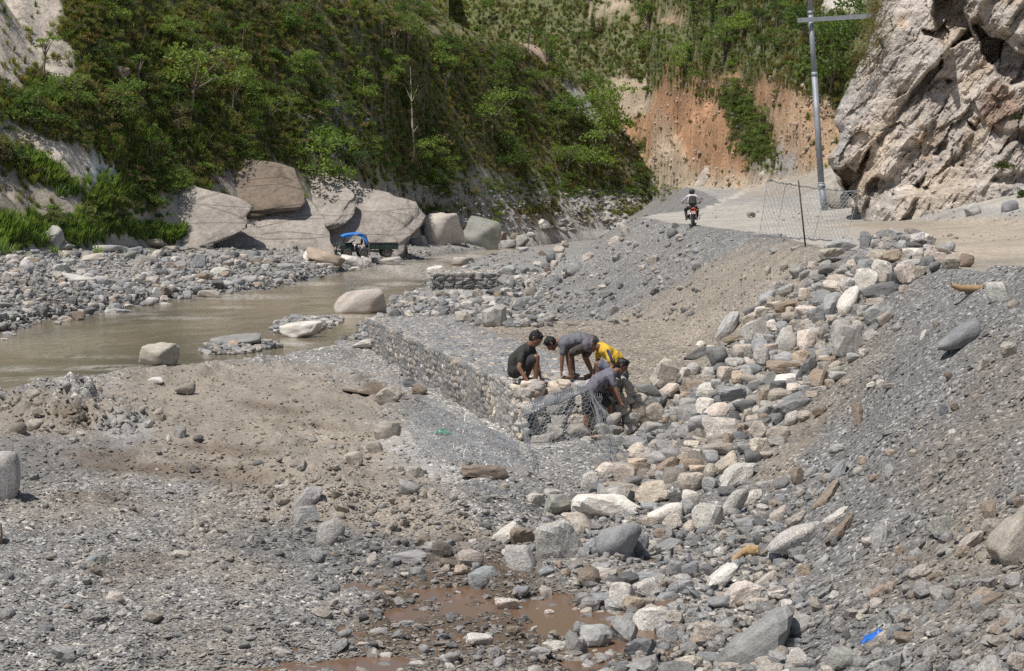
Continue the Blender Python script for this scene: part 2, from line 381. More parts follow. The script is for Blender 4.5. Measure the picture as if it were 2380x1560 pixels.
while ys_[-1] < 318:
    y = ys_[-1]
    s_ = .25 if y < 12 else (max(.045, min(.30, 3.0*y*y/19000)) if y < 120 else (.25 if y < 252 else 1.2))
    ys_.append(y+s_)
YS = np.array(ys_)
CG, YG = np.meshgrid(CS, YS, indexing='ij')                  # [col,row]
ZG, MK = terrain(CG, YG)
XG = MK['X']
PYG = HY-F*ZG/YG
RUN = np.minimum.accumulate(np.where(YG < 11, 1e9, PYG), axis=1)
def hit(px, py):
    """first ground seen at a picture point -> (X, Y, Z)"""
    px = np.atleast_1d(np.asarray(px, float)); py = np.atleast_1d(np.asarray(py, float))
    ci = np.clip(np.round((px-CS[0])/7.5).astype(int), 0, len(CS)-1)
    out = np.zeros((len(px), 3))
    for i, (c, yv) in enumerate(zip(ci, py)):
        r = RUN[c]
        k = int(np.searchsorted(-r, -yv)); k = min(max(k, 1), len(YS)-1)
        a, b = r[k-1], r[k]
        f = 0 if a-b < 1e-6 or a > 1e8 else np.clip((a-yv)/(a-b), 0, 1)
        Y = YS[k-1]+f*(YS[k]-YS[k-1])
        if (HY-yv)/F*Y < WATER and Y > 36: Y = -WATER*F/(yv-HY)
        out[i] = ((px[i]-CX)/F*Y, Y, (HY-yv)/F*Y)
    return out
def kind_at(px, Y):
    ci = int(np.clip(round((px-CS[0])/7.5), 0, len(CS)-1)); return int(MK['kind'][ci, min(np.searchsorted(YS, Y), len(YS)-1)])
def zat(X, Y):
    c = CX+F*X/Y; ci = int(np.clip(round((c-CS[0])/7.5), 0, len(CS)-1)); return float(ZG[ci, min(int(np.searchsorted(YS, Y)), len(YS)-1)])
# ---- soil colours
def lin(c): return np.array(c, float)
GREY, DGREY, MUD, WET, TAN, DUST = lin((.295, .286, .271)), lin((.18, .177, .172)), lin((.288, .252, .207)), lin((.12, .09, .064)), lin((.37, .315, .245)), lin((.40, .375, .33))
def blend(C, m, col): return C*(1-m[..., None])+np.asarray(col)*m[..., None]
def blob(px, py, rx, ry, a=0, soft=.5):
    ca, sa = math.cos(R(a)), math.sin(R(a)); dx = CG-px; dy = PYG-py
    u = (dx*ca-dy*sa)/rx; v = (dx*sa+dy*ca)/ry
    q = np.hypot(u, v)+.30*MK['lump']+.22*MK['lump2']
    return sst(1+soft*.5, 1-soft*.5, q)
kd = MK['kind']; C = np.zeros(ZG.shape+(3,)); C[:] = GREY
peb = np.ones(ZG.shape)
low = (kd == 0)
for (px, py, rx, ry, a, c, s, st) in [
    (620, 1000, 420, 120, -6, MUD, .7, 1), (240, 1010, 300, 90, 0, MUD*.93, .7, .9), (760, 1110, 330, 70, -10, MUD, .8, .9), (880, 1200, 240, 55, -8, MUD*1.05, .6, 1), (600, 900, 350, 60, -6, MUD, .7, 1),
    (120, 1060, 190, 50, 3, DGREY, .6, .8), (290, 990, 70, 45, 0, GREY, .5, .9), (60, 940, 130, 40, 0, MUD*.85, .5, 1),
    (560, 1240, 120, 170, 0, MUD*.95, .9, .55), (330, 1340, 120, 60, 0, MUD*.9, 1, .35), (150, 1180, 200, 40, 0, MUD*.95, .9, .55), (500, 1500, 200, 80, 0, MUD*.85, 1, .45),
    (700, 1265, 160, 45, 0, DGREY, .6, .9), (860, 1290, 180, 45, 0, DGREY, .6, .9), (560, 1110, 90, 25, 0, WET*1.3, .8, .6), (420, 1095, 90, 22, 0, WET*1.2, .8, .55), (300, 1310, 110, 30, 0, WET*1.2, 1, .4), (880, 900, 60, 16, -20, WET*1.2, .6, .9),
    (250, 1060, 90, 16, 0, WET*1.1, 1, .6), (640, 950, 100, 10, -8, WET*1.4, .8, .6), (1080, 1390, 240, 120, 8, WET, .7, 1), (960, 1480, 160, 80, 0, WET, .8, .9), (1400, 1510, 300, 60, 0, WET, .6, 1), (1240, 1440, 200, 90, 0, WET, .7, .9),
    (1120, 1020, 200, 110, 0, GREY*1.3, .5, 1), (300, 1085, 130, 10, 0, WET*1.2, .8, .7), (520, 1045, 110, 9, -4, WET*1.3, .8, .6), (700, 985, 90, 9, -6, WET*1.4, .8, .6), (200, 1150, 90, 10, 0, WET*1.3, .8, .5), (160, 955, 50, 22, 0, WET*1.1, .7, .7), (930, 760, 60, 60, 0, GREY*1.1, .5, 1)]:
    C = blend(C, blob(px, py, rx, ry, a, s)*st*low, c)
    if c is MUD or (hasattr(c, 'max') and c[0] > c[2]*1.35): peb = np.where(low, peb*(1-.6*blob(px, py, rx, ry, a, s)*st), peb)
emb = (kd == 1)
C = blend(C, emb*1.0, DGREY*1.22)
for (px, py, rx, ry, a, c, s, st) in [
    (1560, 780, 420, 75, 22, MUD*1.05, .7, .95), (1640, 690, 330, 60, 28, MUD*1.0, .7, .85), (1200, 770, 160, 40, 0, MUD*1.1, .6, .95), (1780, 610, 140, 40, 12, MUD, .8, .8), (1500, 860, 130, 60, 20, MUD, .6, .9), (1850, 1010, 90, 40, 45, MUD*.95, .6, .8), (1800, 1090, 60, 35, 45, MUD, .6, .8),
    (1380, 620, 260, 60, 20, GREY*.82, .7, .8), (1480, 540, 130, 35, 0, GREY*.85, .7, .8), (1250, 600, 120, 40, 0, GREY, .8, .9),
    (2300, 1370, 200, 150, 20, MUD*.85, .9, .6), (2230, 1110, 120, 110, 20, MUD*.8, .9, .5), (2100, 1330, 160, 60, 20, MUD*.85, .9, .5), (2340, 900, 90, 120, 0, MUD*.7, .9, .5), (1950, 880, 60, 220, -40, MUD*.8, .8, .6), (2290, 1250, 110, 60, 0, MUD*.9, .8, .7)]:
    C = blend(C, blob(px, py, rx, ry, a, s)*st*emb, c)
    if c[0] > c[2]*1.35: peb = np.where(emb, peb*(1-.35*blob(px, py, rx, ry, a, s)*st), peb)
plt_ = low & (MK['X'] > -6) & (YG > 36) & (YG < 68) & (ZG > -4.1)
C = blend(C, plt_*1.0, MUD*1.05)
rd = (kd == 2)
C = blend(C, rd*1.0, DUST); peb = np.where(rd, .35, peb)
for (px, py, rx, ry, a, c, s, st) in [(2230, 540, 260, 45, -3, TAN, .8, .9), (2300, 610, 160, 22, -4, TAN*.75, .7, .7), (2200, 585, 160, 14, -2, TAN*1.15, .8, .8), (2080, 520, 90, 14, 0, TAN*.85, .8, .8), (1760, 445, 190, 50, 5, GREY*1.02, .7, .9), (1700, 510, 130, 38, 0, DUST*1.0, .6, 1), (1665, 474, 32, 7, 28, DUST*1.1, .5, 1), (1720, 450, 40, 6, 25, DUST*1.15, .5, 1), (1785, 425, 48, 5, 22, DUST*1.15, .5, 1), (1860, 402, 50, 5, 12, DUST*1.15, .5, 1), (2150, 497, 260, 15, 2, GREY, .7, .8), (1830, 430, 120, 30, 10, MUD*1.15, .7, .8), (1600, 480, 40, 10, 0, GREY, .6, .5)]:
    C = blend(C, blob(px, py, rx, ry, a, s)*st*rd, c)
lb = MK['onleft'] & (kd == 0)
C = blend(C, lb*1.0, GREY*1.02)
C = blend(C, blob(110, 690, 130, 40, 0, .5)*lb, DGREY*.9)
C = blend(C, lb*sst(.72, 1.0, MK['fr'])*sst(0, .5, MK['lump']+.2)*(CG < 560), lin((.10, .115, .05)))
wetb = (~MK['onleft']) & (kd == 0) & (MK['d'] > -.8) & (YG > 40); C = blend(C, wetb*.5, DGREY)
C = blend(C, (lb & (MK['fr'] < .035))*.6, DGREY)
# hill
hm = (kd == 3); fr_ = hm & MK['front']; bk_ = hm & ~MK['front']
gr = sst(-.5, .6, MK['hn2']+.5*MK['hn'])
C = blend(C, hm*1.0, lin((.19, .165, .105)))
C = blend(C, hm*gr*.85, lin((.135, .155, .06)))
C = blend(C, hm*sst(.35, .8, MK['hn']-.3*MK['lump'])*.6, lin((.19, .17, .15)))
C = blend(C, bk_*.55, lin((.115, .135, .055)))
PALE = lin((.46, .405, .345)); GR2 = lin((.38, .37, .35))
footm = fr_*MK['foot']
C = blend(C, footm, np.where((CG < 980)[..., None], PALE, GR2))
ORG = lin((.43, .25, .145)); PORG = lin((.42, .34, .255))
for (px, py, rx, ry, a, c, s, st, lay) in [
    (40, 60, 110, 150, -32, PALE*1.0, .4, 1, 0), (130, 130, 60, 60, -30, PALE*.95, .4, 1, 0), (60, 340, 130, 40, -35, PALE*.95, .4, 1, 0), (180, 400, 80, 60, -35, PALE*1.1, .4, 1, 0), (100, 480, 190, 70, -30, lin((.34, .30, .25)), .5, .85, 0), (235, 395, 38, 45, 0, lin((.62, .62, .60)), .3, 1, 0),
    (570, 440, 150, 60, -10, lin((.26, .22, .19)), .3, .8, 0), (780, 290, 95, 65, -15, lin((.25, .245, .24)), .5, .9, 0), (720, 470, 210, 90, 0, PALE*.95, .4, .6, 0),
    (1190, 75, 60, 16, -40, lin((.38, .28, .22)), .4, 1, 0), (1245, 110, 60, 18, -35, lin((.40, .30, .24)), .4, 1, 0), (1360, 250, 80, 20, -50, GR2, .5, .8, 0), (1450, 450, 150, 25, 12, GR2*.9, .5, 1, 0), (1100, 440, 180, 40, 0, GR2, .6, .8, 0),
    (1590, 310, 135, 130, -30, ORG*1.0, .2, 1, 1), (1470, 225, 55, 42, -40, PORG*.95, .3, 1, 1), (1640, 400, 150, 75, -20, ORG*.95, .3, 1, 1), (1555, 390, 42, 110, 10, PORG, .4, .9, 1), (1790, 245, 115, 62, -20, ORG*.8, .2, 1, 1), (1855, 320, 105, 105, -10, lin((.40, .275, .18)), .3, 1, 1), (1795, 385, 62, 48, -30, lin((.31, .305, .29)), .35, .9, 1), (1640, 210, 90, 14, -20, ORG*.45, .5, .9, 1), (1560, 250, 20, 70, 20, ORG*.6, .6, .6, 1), (1700, 330, 20, 80, 30, ORG*.6, .6, .7, 1), (1700, 190, 40, 20, 0, ORG*.7, .4, .9, 1), (1700, 430, 200, 30, 0, lin((.42, .34, .25)), .6, .9, 1),
    (1400, 15, 55, 18, 0, PORG, .4, 1, 1), (1540, 40, 70, 15, -10, lin((.36, .25, .18)), .5, .8, 1), (1950, 10, 50, 14, 0, lin((.6, .56, .5)), .4, 1, 1)]:
    C = blend(C, blob(px, py, rx, ry, a, s)*st*(bk_ if lay else fr_), c)
# green tongue between the two halves of the orange slip
C = blend(C, blob(1738, 285, 42, 105, 28, .5)*bk_, lin((.10, .12, .045)))
bare = np.zeros(ZG.shape)                                     # how bare the hill is at a place (for planting)
green = (C[..., 1] >= C[..., 0]*.98) & hm
PRE = np.clip(C, 0, 1)
nv = ZG.shape
idx = np.arange(ZG.size).reshape(nv)
quad = np.stack([idx[:-1, :-1], idx[1:, :-1], idx[1:, 1:], idx[:-1, 1:]], -1).reshape(-1, 4)
kq = np.maximum(np.maximum(kd[:-1, :-1], kd[1:, :-1]), np.maximum(kd[1:, 1:], kd[:-1, 1:])).ravel()
VG = np.stack([XG, YG, ZG], -1).reshape(-1, 3)
def ground_piece(name, sel, mat):
    q = quad[sel]; u, inv = np.unique(q, return_inverse=True)
    me = mesh_np(name, VG[u], inv.reshape(-1, 4), mat)
    a = me.attributes.new('Col', 'FLOAT_COLOR', 'POINT'); cc = np.ones((len(u), 4), np.float32); cc[:, :3] = PRE.reshape(-1, 3)[u]
    a.data.foreach_set('color', cc.ravel())
    a = me.attributes.new('peb', 'FLOAT', 'POINT'); a.data.foreach_set('value', peb.reshape(-1)[u].astype(np.float32))
    return tag(obj(name, me), kind='structure')
tag_ = ground_piece('riverbed_ground', kq == 0, M_GROUND); tag_['label'] = 'grey gravel and dried brown mud of the river bed'
tag_ = ground_piece('embankment_slope', kq == 1, M_GROUND); tag_['label'] = 'grey gravel and earth slope falling from the road to the river bed'
tag_ = ground_piece('dirt_road', kq == 2, M_ROAD); tag_['label'] = 'dusty unpaved road along the top of the embankment'
tag_ = ground_piece('hillside', kq == 3, M_HILL); tag_['label'] = 'steep scrub covered hillside with pale rock and an orange slip'
# the ground goes on, coarser, to both sides of the surveyed part
for cs in (np.concatenate([np.arange(-6000, -420, 155.0), [-420.0]]), np.arange(CS[-1], 9000, 160.0)):
    cg, yg = np.meshgrid(cs, YS, indexing='ij'); zg, mk = terrain(cg, yg); k_ = mk['kind']; ix = np.arange(zg.size).reshape(zg.shape)
    qd = np.stack([ix[:-1, :-1], ix[1:, :-1], ix[1:, 1:], ix[:-1, 1:]], -1).reshape(-1, 4); kk_ = np.maximum(np.maximum(k_[:-1, :-1], k_[1:, :-1]), np.maximum(k_[1:, 1:], k_[:-1, 1:])).ravel(); vg = np.stack([mk['X'], yg, zg], -1).reshape(-1, 3)
    for kv, nm, mt, cl in ((0, 'riverbed_ground', M_GROUND, GREY), (1, 'embankment_slope', M_GROUND, DGREY*1.22), (2, 'dirt_road', M_ROAD, DUST), (3, 'hillside', M_HILL, lin((.13, .145, .065)))):
        q = qd[kk_ == kv]
        if not len(q): continue
        u, inv = np.unique(q, return_inverse=True); me = mesh_np(nm, vg[u], inv.reshape(-1, 4), mt); a = me.attributes.new('Col', 'FLOAT_COLOR', 'POINT'); a.data.foreach_set('color', np.tile(np.array([*cl, 1], np.float32), len(u))); a = me.attributes.new('peb', 'FLOAT', 'POINT'); a.data.foreach_set('value', np.full(len(u), .5, np.float32)); tag(obj(nm, me), kind='structure')
# ---- the river
def river():
    yy = np.concatenate([np.arange(38, 110, .6), np.arange(110, 232, 1.2)]); n = 56
    u = np.linspace(-.06, 1.06, n)
    xl, xr = tab(yy, XL)-2.0, tab(yy, XR)+1.6
    X = xl[:, None]+(xr-xl)[:, None]*u[None]; Y = np.repeat(yy[:, None], n, 1)
    Zw = WATER+.035*fbm(X*.9, Y*.45, 3, 3)+.05*fbm(X*.25, Y*.12, 2, 4)
    PX, PYv = pxy(X, Y, Zw)
    fo = np.zeros(X.shape)
    for (px, py, rx, ry, s) in [(175, 882, 85, 12, 1), (30, 858, 60, 10, .6), (250, 855, 120, 8, .6), (960, 625, 120, 22, .8), (1000, 640, 90, 14, .8), (1080, 600, 90, 12, .8), (560, 690, 160, 8, .5), (640, 872, 120, 8, .6), (470, 865, 60, 6, .5), (690, 800, 60, 6, .5), (820, 735, 40, 5, .6), (700, 660, 100, 6, .6), (420, 740, 120, 5, .4), (200, 830, 140, 5, .4), (60, 880, 80, 5, .5), (920, 660, 60, 6, .7), (860, 670, 50, 6, .6), (300, 730, 90, 5, .3), (540, 715, 60, 5, .4), (880, 640, 60, 12, .5), (120, 800, 200, 40, .15), (1150, 585, 80, 8, .6)]:
        q = np.hypot((PX-px)/rx, (PYv-py)/ry); fo = np.maximum(fo, s*sst(1.15, .4, q))
    idx = np.arange(X.size).reshape(X.shape)
    q = np.stack([idx[:-1, :-1], idx[:-1, 1:], idx[1:, 1:], idx[1:, :-1]], -1).reshape(-1, 4)
    me = mesh_np('river_water', np.stack([X, Y, Zw], -1).reshape(-1, 3), q, M_WATER)
    a = me.attributes.new('foam', 'FLOAT', 'POINT'); a.data.foreach_set('value', fo.ravel().astype(np.float32))
    o = tag(obj('river_water', me), 'shallow brown silty river flowing past the gravel banks', kind='structure')
river()
def sheet(name, pts, z, mat, label):
    bm = bmesh.new(); vs = [bm.verts.new((x, y, z)) for x, y in pts]; bm.faces.new(vs)
    return tag(obj(name, bm_mesh(name, bm, mat)), label, kind='structure')
sheet('muddy_pool', [(-3.6, 13.0), (4.2, 13.0), (4.4, 18), (3.4, 22.5), (2.0, 24), (-.2, 24.2), (-2.2, 22), (-3.6, 18)], -4.487, M_PUDDLE, 'reddish brown muddy pool among the stones')
sheet('seepage_pool', [(-4.2, 46.2), (-2.4, 44.5), (-1.9, 42.8), (-2.6, 42.6), (-4.0, 44.6)], -4.43, M_PUDDLE, 'brown puddle at the foot of the stone wall')
# ------------------------------------------------------------------ stone shapes
def rock_mesh(seed, sub, p, nplanes, rough=.05, squash=1.0, mat=None, name='stone', smooth=True):
    rg = np.random.default_rng(seed)
    bm = bmesh.new(); bmesh.ops.create_icosphere(bm, subdivisions=sub, radius=1.0)
    V = np.array([v.co[:] for v in bm.verts]); Fc = np.array([[v.index for v in f.verts] for f in bm.faces]); bm.free()
    n = V/np.linalg.norm(V, axis=1)[:, None]
    M = rg.normal(size=(nplanes, 3)); M /= np.linalg.norm(M, axis=1)[:, None]
    M = np.concatenate([M, [[0, 0, 1], [0, 0, -1]]]); dd = np.concatenate([rg.uniform(.62, 1.05, nplanes), [.8, .8]])
    q = np.maximum(n@M.T, 0)/dd
    r = np.maximum((q**p).sum(1), 1e-9)**(-1/p); r = np.minimum(r, 1.45)
    nz = np.zeros(len(n))
    for k in range(3):
        fq = (1.6, 3.4, 7.0)[k]; o = rg.uniform(0, 99, 3)
        nz += (vnoise(n[:, 0]*fq+o[0]+n[:, 2]*1.7, n[:, 1]*fq+o[1]-n[:, 2]*fq*.8, seed+k)-.5)*(1, .6, .35)[k]
    r = r*(1+rough*2.0*nz)
    V = n*r[:, None]
    lo, hi = V.min(0), V.max(0); V = (V-(lo+hi)/2)/((hi-lo)/2)
    return mesh_np(name, V, Fc, mat, smooth)
ROUND = [rock_mesh(100+i, 3, 24, 8, .055, mat=M_ROCK) for i in range(8)]
ANGUL = [rock_mesh(200+i, 3, 60, 7, .06, mat=M_ROCK, smooth=False) for i in range(9)]
SLAB = [rock_mesh(300+i, 3, 40, 6, .07, mat=M_ROCK, smooth=False) for i in range(6)]
BIGR = [rock_mesh(400+i, 4, 14, 9, .06, mat=M_ROCK) for i in range(4)]
BIGA = [rock_mesh(420+i, 4, 40, 9, .08, mat=M_ROCK) for i in range(5)]
KC = {  # colour, texture (0 banded .. 1 speckled), word
 'g': ((.33, .322, .31), .25, 'grey'), 'b': ((.27, .276, .28), .2, 'blue grey'), 'd': ((.165, .165, .165), .1, 'dark grey'), 'w': ((.56, .53, .485), .6, 'whitish'),
 't': ((.385, .345, .295), .35, 'tan'), 'o': ((.37, .30, .235), .5, 'orange brown'), 'p': ((.485, .43, .378), .7, 'pinkish'), 's': ((.42, .405, .38), 1.0, 'speckled pale'),
 'y': ((.46, .415, .345), .5, 'yellowish'), 'n': ((.27, .218, .17), .35, 'brown'), 'v': ((.31, .31, .275), .5, 'olive grey'), 'k': ((.36, .355, .345), .05, 'streaked pale grey')}
def pick(L_, W_, code, rg, big=False):
    ar = L_/max(W_, 1)
    if big: return rg.choice(BIGR if code in 'sgvw' and rg.random() < .6 else BIGA)
    if ar > 2.6: return rg.choice(SLAB)
    pr = .38 if code in 'gbdvs' else .15
    return rg.choice(ROUND) if rg.random() < pr else rg.choice(ANGUL)
RS = random.Random(5)
def stone(px, py, L_, W_, ang, code, name, lift=.32, mesh=None, embed=None, depth=None, at=None, jit=.05, flipok=True):
    """px,py centre of the stone as surveyed, L_ W_ its length and thickness there"""
    if at is None:
        g = hit(px, py+.42*W_*(1 if embed is None else embed))[0]
    else: g = at
    m = g[1]/F
    Lm, Wm = L_*m, W_*m
    me = mesh or pick(L_, W_, code, RS, Lm > 1.2)
    o = bpy.data.objects.new(name, me)
    cz = (HY-py)*m
    dp = depth*Lm if depth else (Lm+Wm)/2*RS.uniform(.75, 1.05)
    o.location = ((px-CX)*m, g[1]+dp*lift, cz*1.0-(dp*lift)*(HY-py)/F*-1)
    o.location = ((px-CX)/F*(g[1]+dp*lift), g[1]+dp*lift, (HY-py)/F*(g[1]+dp*lift))
    o.scale = (Lm/2*1.04, dp/2, Wm/2*1.06)
    flip = Euler((R(180)*RS.randint(0, 1) if flipok else 0, 0, R(180)*RS.randint(0, 1) if flipok else 0))
    rot = Euler((RS.uniform(-.15, .15), -R(ang), RS.uniform(-.15, .15))).to_matrix() @ flip.to_matrix()
    o.rotation_euler = rot.to_euler()
    col, al, w = KC[code]
    j = [RS.uniform(1-jit*5, 1+jit*2.5)]*3
    o.color = tuple(min(1, c*jj*RS.uniform(1-jit*.3, 1+jit*.3)) for c, jj in zip(col, j))+(al,)
    link(o); return o
def disamb(items):
    """items (obj, label, px, py, cat, group): two or three alike are told apart by their order, more share the label"""
    lab = {}
    for it in items: lab.setdefault(it[1], []).append(it)
    for base, its in lab.items():
        n = len(its)
        if 1 < n < 8 and len(base.split()) < (15 if n == 2 else 14):
            xs = [i[2] for i in its]; ys = [i[3] for i in its]; ax = 2 if max(xs)-min(xs) >= max(ys)-min(ys) else 3; its.sort(key=lambda i: i[ax]); a, b = ('left', 'right') if ax == 2 else ('top', 'bottom')
            mid = ['second', 'third', 'fourth', 'fifth', 'sixth']
            for k, it in enumerate(its): tag(it[0], base+(f', {a} one' if k == 0 else (f', {b} one' if k == n-1 else f', {mid[k-1]} from {a}')), it[4], it[5])
        else:
            for it in its: tag(it[0], base, it[4], it[5])
def shape_word(L_, W_):
    r = L_/max(W_, 1)
    return 'long thin' if r > 3 else ('flat' if r > 2.1 else ('oblong' if r > 1.45 else ('rounded' if r > .8 else 'upright')))
def size_word(L_, med):
    return 'large ' if L_ > med*1.5 else ('small ' if L_ < med*.75 else '')
def tilt_word(a):
    a = ((a+90) % 180)-90
    return 'level' if abs(a) < 8 else ('right-rising' if 8 <= a < 40 else ('steep' if a >= 40 or a < -40 else 'left-rising'))
def nearest(px, py, zones):
    return min(zones, key=lambda z: ((px-z[0])/z[2])**2+((py-z[1])/z[2])**2)[3]
def name_stones(items, zones, med, cat, group):
    """items: (obj, px, py, L, W, ang, code); labels get longer until they single out one stone"""
    L_ = []
    for (o, px, py, l, w, a, c) in items: L_.append((o, f"{size_word(l, med)}{tilt_word(a)} {KC[c][2]} {shape_word(l, w)} {cat} {nearest(px, py, zones)}", px, py, cat, group))
    disamb(L_)
# ------------------------------------------------------------------ surveyed stones
def fr(ox, oy, sc): return lambda x, y: ((ox+x/sc)*.70134, (oy+y/sc)*.70134, .70134/sc)
R6, R5, R2, R3, R4 = fr(2260, 700, 2.0804), fr(1130, 700, 2.0796), fr(1130, 1450, 2.0159), fr(2260, 1450, 2.0159), fr(0, 700, 2.0796)
P6 = """1080 240 220 80 15 k;1265 205 80 125 0 b;1330 225 60 55 0 g;1605 190 165 52 20 k;1700 195 90 60 -20 w;1590 240 145 56 0 d;1510 235 62 62 0 g;1690 260 62 56 0 s;1805 265 115 50 -30 g;1845 245 70 62 0 b;1850 352 120 105 70 t;1955 345 95 92 -20 n;1030 300 165 80 5 t;1070 332 240 34 5 d;1250 318 115 92 0 b;1340 312 135 88 0 t;1450 312 135 80 10 n;1590 300 135 82 0 w;1700 300 82 60 0 t;1780 322 100 70 0 p;1690 348 100 60 20 d;1560 362 170 50 5 g;1540 432 135 130 0 p;1640 420 82 80 0 t;1740 382 82 60 0 d;1395 402 172 98 -30 w;1270 370 115 70 0 b;1165 362 82 52 0 p;1120 402 112 60 0 g;1005 407 132 52 8 d;985 376 92 60 20 g;905 372 72 52 0 t;845 440 115 62 45 g;790 416 92 88 50 g;935 440 112 60 0 g;950 467 112 60 0 d;1060 470 122 60 0 p;905 500 112 60 0 b;1150 512 122 100 0 s;1275 480 162 155 0 w;1370 462 80 92 0 t;1450 482 60 102 -10 d;1365 552 235 92 12 d;1340 622 142 50 8 t;1040 522 132 80 0 p;935 532 92 70 0 g;960 602 142 112 0 b;1135 632 235 112 47 w;1025 662 205 105 75 b;1215 632 92 60 0 d;1350 697 202 108 30 k;1245 692 82 80 0 s;1395 742 122 68 35 t;1525 540 62 52 0 t;850 572 92 80 0 p;785 587 92 52 20 g;720 547 112 60 20 g;660 527 92 70 0 g;570 607 152 70 30 b;610 617 52 50 0 t;640 647 132 46 5 t;735 657 192 82 15 n;540 692 112 70 30 w;465 687 92 42 15 d;745 692 62 62 0 t;860 692 152 72 -5 p;925 722 112 102 0 b;760 727 142 50 0 t;620 742 92 70 0 g;480 737 132 60 25 t;500 817 205 128 25 s;320 802 235 92 60 k;635 792 102 80 0 w;700 802 102 80 0 b;825 792 142 80 0 t;920 837 152 72 0 g;715 907 175 125 65 s;860 892 132 142 0 p;1095 792 132 82 0 g;1205 797 82 80 0 s;1140 892 215 205 0 g;1310 812 122 50 30 d;1290 852 102 60 20 g;525 922 122 82 10 b;600 882 82 62 0 g;615 952 102 72 0 t;420 967 132 90 0 p;235 1002 145 122 0 d;90 992 162 62 25 d;195 957 62 60 0 w;130 922 72 52 0 w;340 882 122 36 10 n;545 1012 105 132 0 s;690 1012 132 82 0 b;820 1007 122 90 20 o;945 982 132 52 25 t;790 952 122 44 12 n;1010 1027 162 44 15 n;1060 1060 112 50 15 t;1060 1102 112 50 15 v;1075 1132 122 52 0 g;365 1042 132 62 -5 s;80 1087 112 82 0 s;180 1112 92 72 0 g;250 1082 132 62 10 d;305 1132 122 112 0 p;390 1152 102 102 0 o;440 1107 92 90 0 k;495 1052 82 52 0 g;700 1077 225 88 -2 n;855 1107 195 88 60 d;715 1162 152 72 5 w;940 1152 112 112 0 o;1020 1192 72 62 0 t;770 1227 102 72 0 p;660 1217 112 90 0 d;485 1217 152 70 15 d;590 1172 145 88 60 b;340 1262 182 102 0 b;165 1242 132 102 0 w;235 1202 92 82 0 g;670 1277 152 92 5 t;840 1232 82 60 0 g;115 1182 122 44 0 t;30 1267 82 42 0 o;625 1322 112 62 15 t;570 1287 92 102 0 n;570 1382 112 72 35 g;440 1352 172 90 8 d;265 1377 205 108 5 p;160 1342 122 102 0 w;90 1402 132 62 20 b;455 1412 82 82 0 t;760 1342 255 92 25 d;660 1422 102 82 0 d;750 1432 122 82 25 s;500 1442 122 62 0 t;260 1502 225 150 0 w;120 1472 152 122 0 k;520 1512 132 122 0 p;660 1532 152 92 0 t;400 1512 122 72 30 n;950 1382 112 44 10 n;840 1412 92 72 0 t;1180 1010 90 60 0 g;1250 975 60 50 0 w;1130 1180 80 40 10 t;930 1230 110 40 10 g;900 1260 90 40 5 t;30 1180 80 50 0 g;20 1110 70 60 0 w;40 1330 110 80 0 g;20 1420 90 70 0 d"""
P5 = """1940 1440 190 150 88 k;2145 1310 182 108 15 b;2000 1350 132 92 0 w;2260 1240 152 82 35 p;2045 1412 122 72 0 g;2140 1412 175 132 30 t;2250 1442 92 72 80 o;2240 1130 200 160 60 p;2160 1492 132 72 0 g;2080 1530 102 72 0 b;2310 1392 92 82 0 g;2330 1300 80 70 0 p;1880 1530 90 70 0 b;1800 1500 100 60 0 w;1990 1265 80 50 0 w"""
P2 = """1960 42 152 84 0 b;1850 22 112 72 0 b;1990 92 152 102 0 t;2120 142 132 92 0 g;1985 192 132 102 0 o;2190 202 172 92 35 n;1780 222 162 102 0 p;1900 242 152 122 0 t;1960 292 112 62 0 d;1660 292 115 112 0 w;1710 332 142 72 5 d;1880 347 242 82 0 t;2080 362 215 132 0 y;2240 402 110 80 0 d;1295 412 122 72 0 w;1420 372 122 52 0 k;1450 447 172 122 0 v;1570 387 112 52 0 g;1770 457 425 138 -2 w;1605 562 260 82 -32 p;2160 522 235 128 5 w;2060 470 110 70 0 b;2210 560 130 90 0 p;2060 560 100 60 0 t"""
F2 = """1090 657 235 98 35 w;1200 662 182 112 0 n;1450 690 305 250 10 s;1840 690 325 245 62 b;1190 812 222 185 0 s;1660 732 125 80 35 b;2000 727 112 152 0 b;860 812 172 118 0 p;800 887 92 62 0 o;710 847 102 62 -20 n;540 690 105 62 30 n;605 732 122 72 0 g;430 802 275 78 5 k;210 817 82 82 -60 p;950 940 205 128 20 b;900 872 62 72 0 b;1660 932 185 118 -15 n;1830 917 105 90 0 o;1110 1112 165 80 0 p;1880 1052 175 160 0 w;2040 1012 182 112 20 w;1960 1117 142 112 0 o;1740 1082 205 90 0 b;1660 1132 122 122 0 g;2050 1172 165 90 30 t;2190 1082 152 102 20 b;2080 1232 275 205 10 w;1880 1312 245 170 78 k;1700 1342 225 170 0 k;2000 1402 225 128 15 b;2180 1322 132 122 30 g;1570 1392 132 92 20 t;920 1352 192 82 0 w;1150 1292 92 62 0 n;1730 1192 72 72 0 p;520 1512 145 34 3 w;300 1462 85 52 0 w;2040 932 172 72 0 b;1420 1392 172 62 10 w;1320 1432 162 62 20 g;1510 1492 102 72 10 w;90 150 112 82 20 t;460 340 132 82 -20 g;500 230 102 72 0 t;1090 332 75 52 0 t;1200 1030 120 60 0 b;1390 1180 70 60 0 p;1310 1170 90 60 20 g;1460 1240 90 60 0 p;1320 1250 80 40 0 p;120 1140 60 40 0 g;440 1240 110 40 0 g;250 1165 80 40 -20 b;240 980 70 60 0 g;430 920 70 36 0 w;480 890 40 40 0 b;540 935 60 36 0 d;2130 650 90 80 0 n;1900 790 90 60 0 g;2170 740 230 90 25 k;1730 905 70 80 0 w;1500 900 70 50 0 o;1370 900 110 60 15 b;2230 1210 120 110 0 p;2250 1340 120 80 30 b;1060 1500 110 60 30 g;760 1505 60 40 0 p;150 1380 90 30 0 p"""
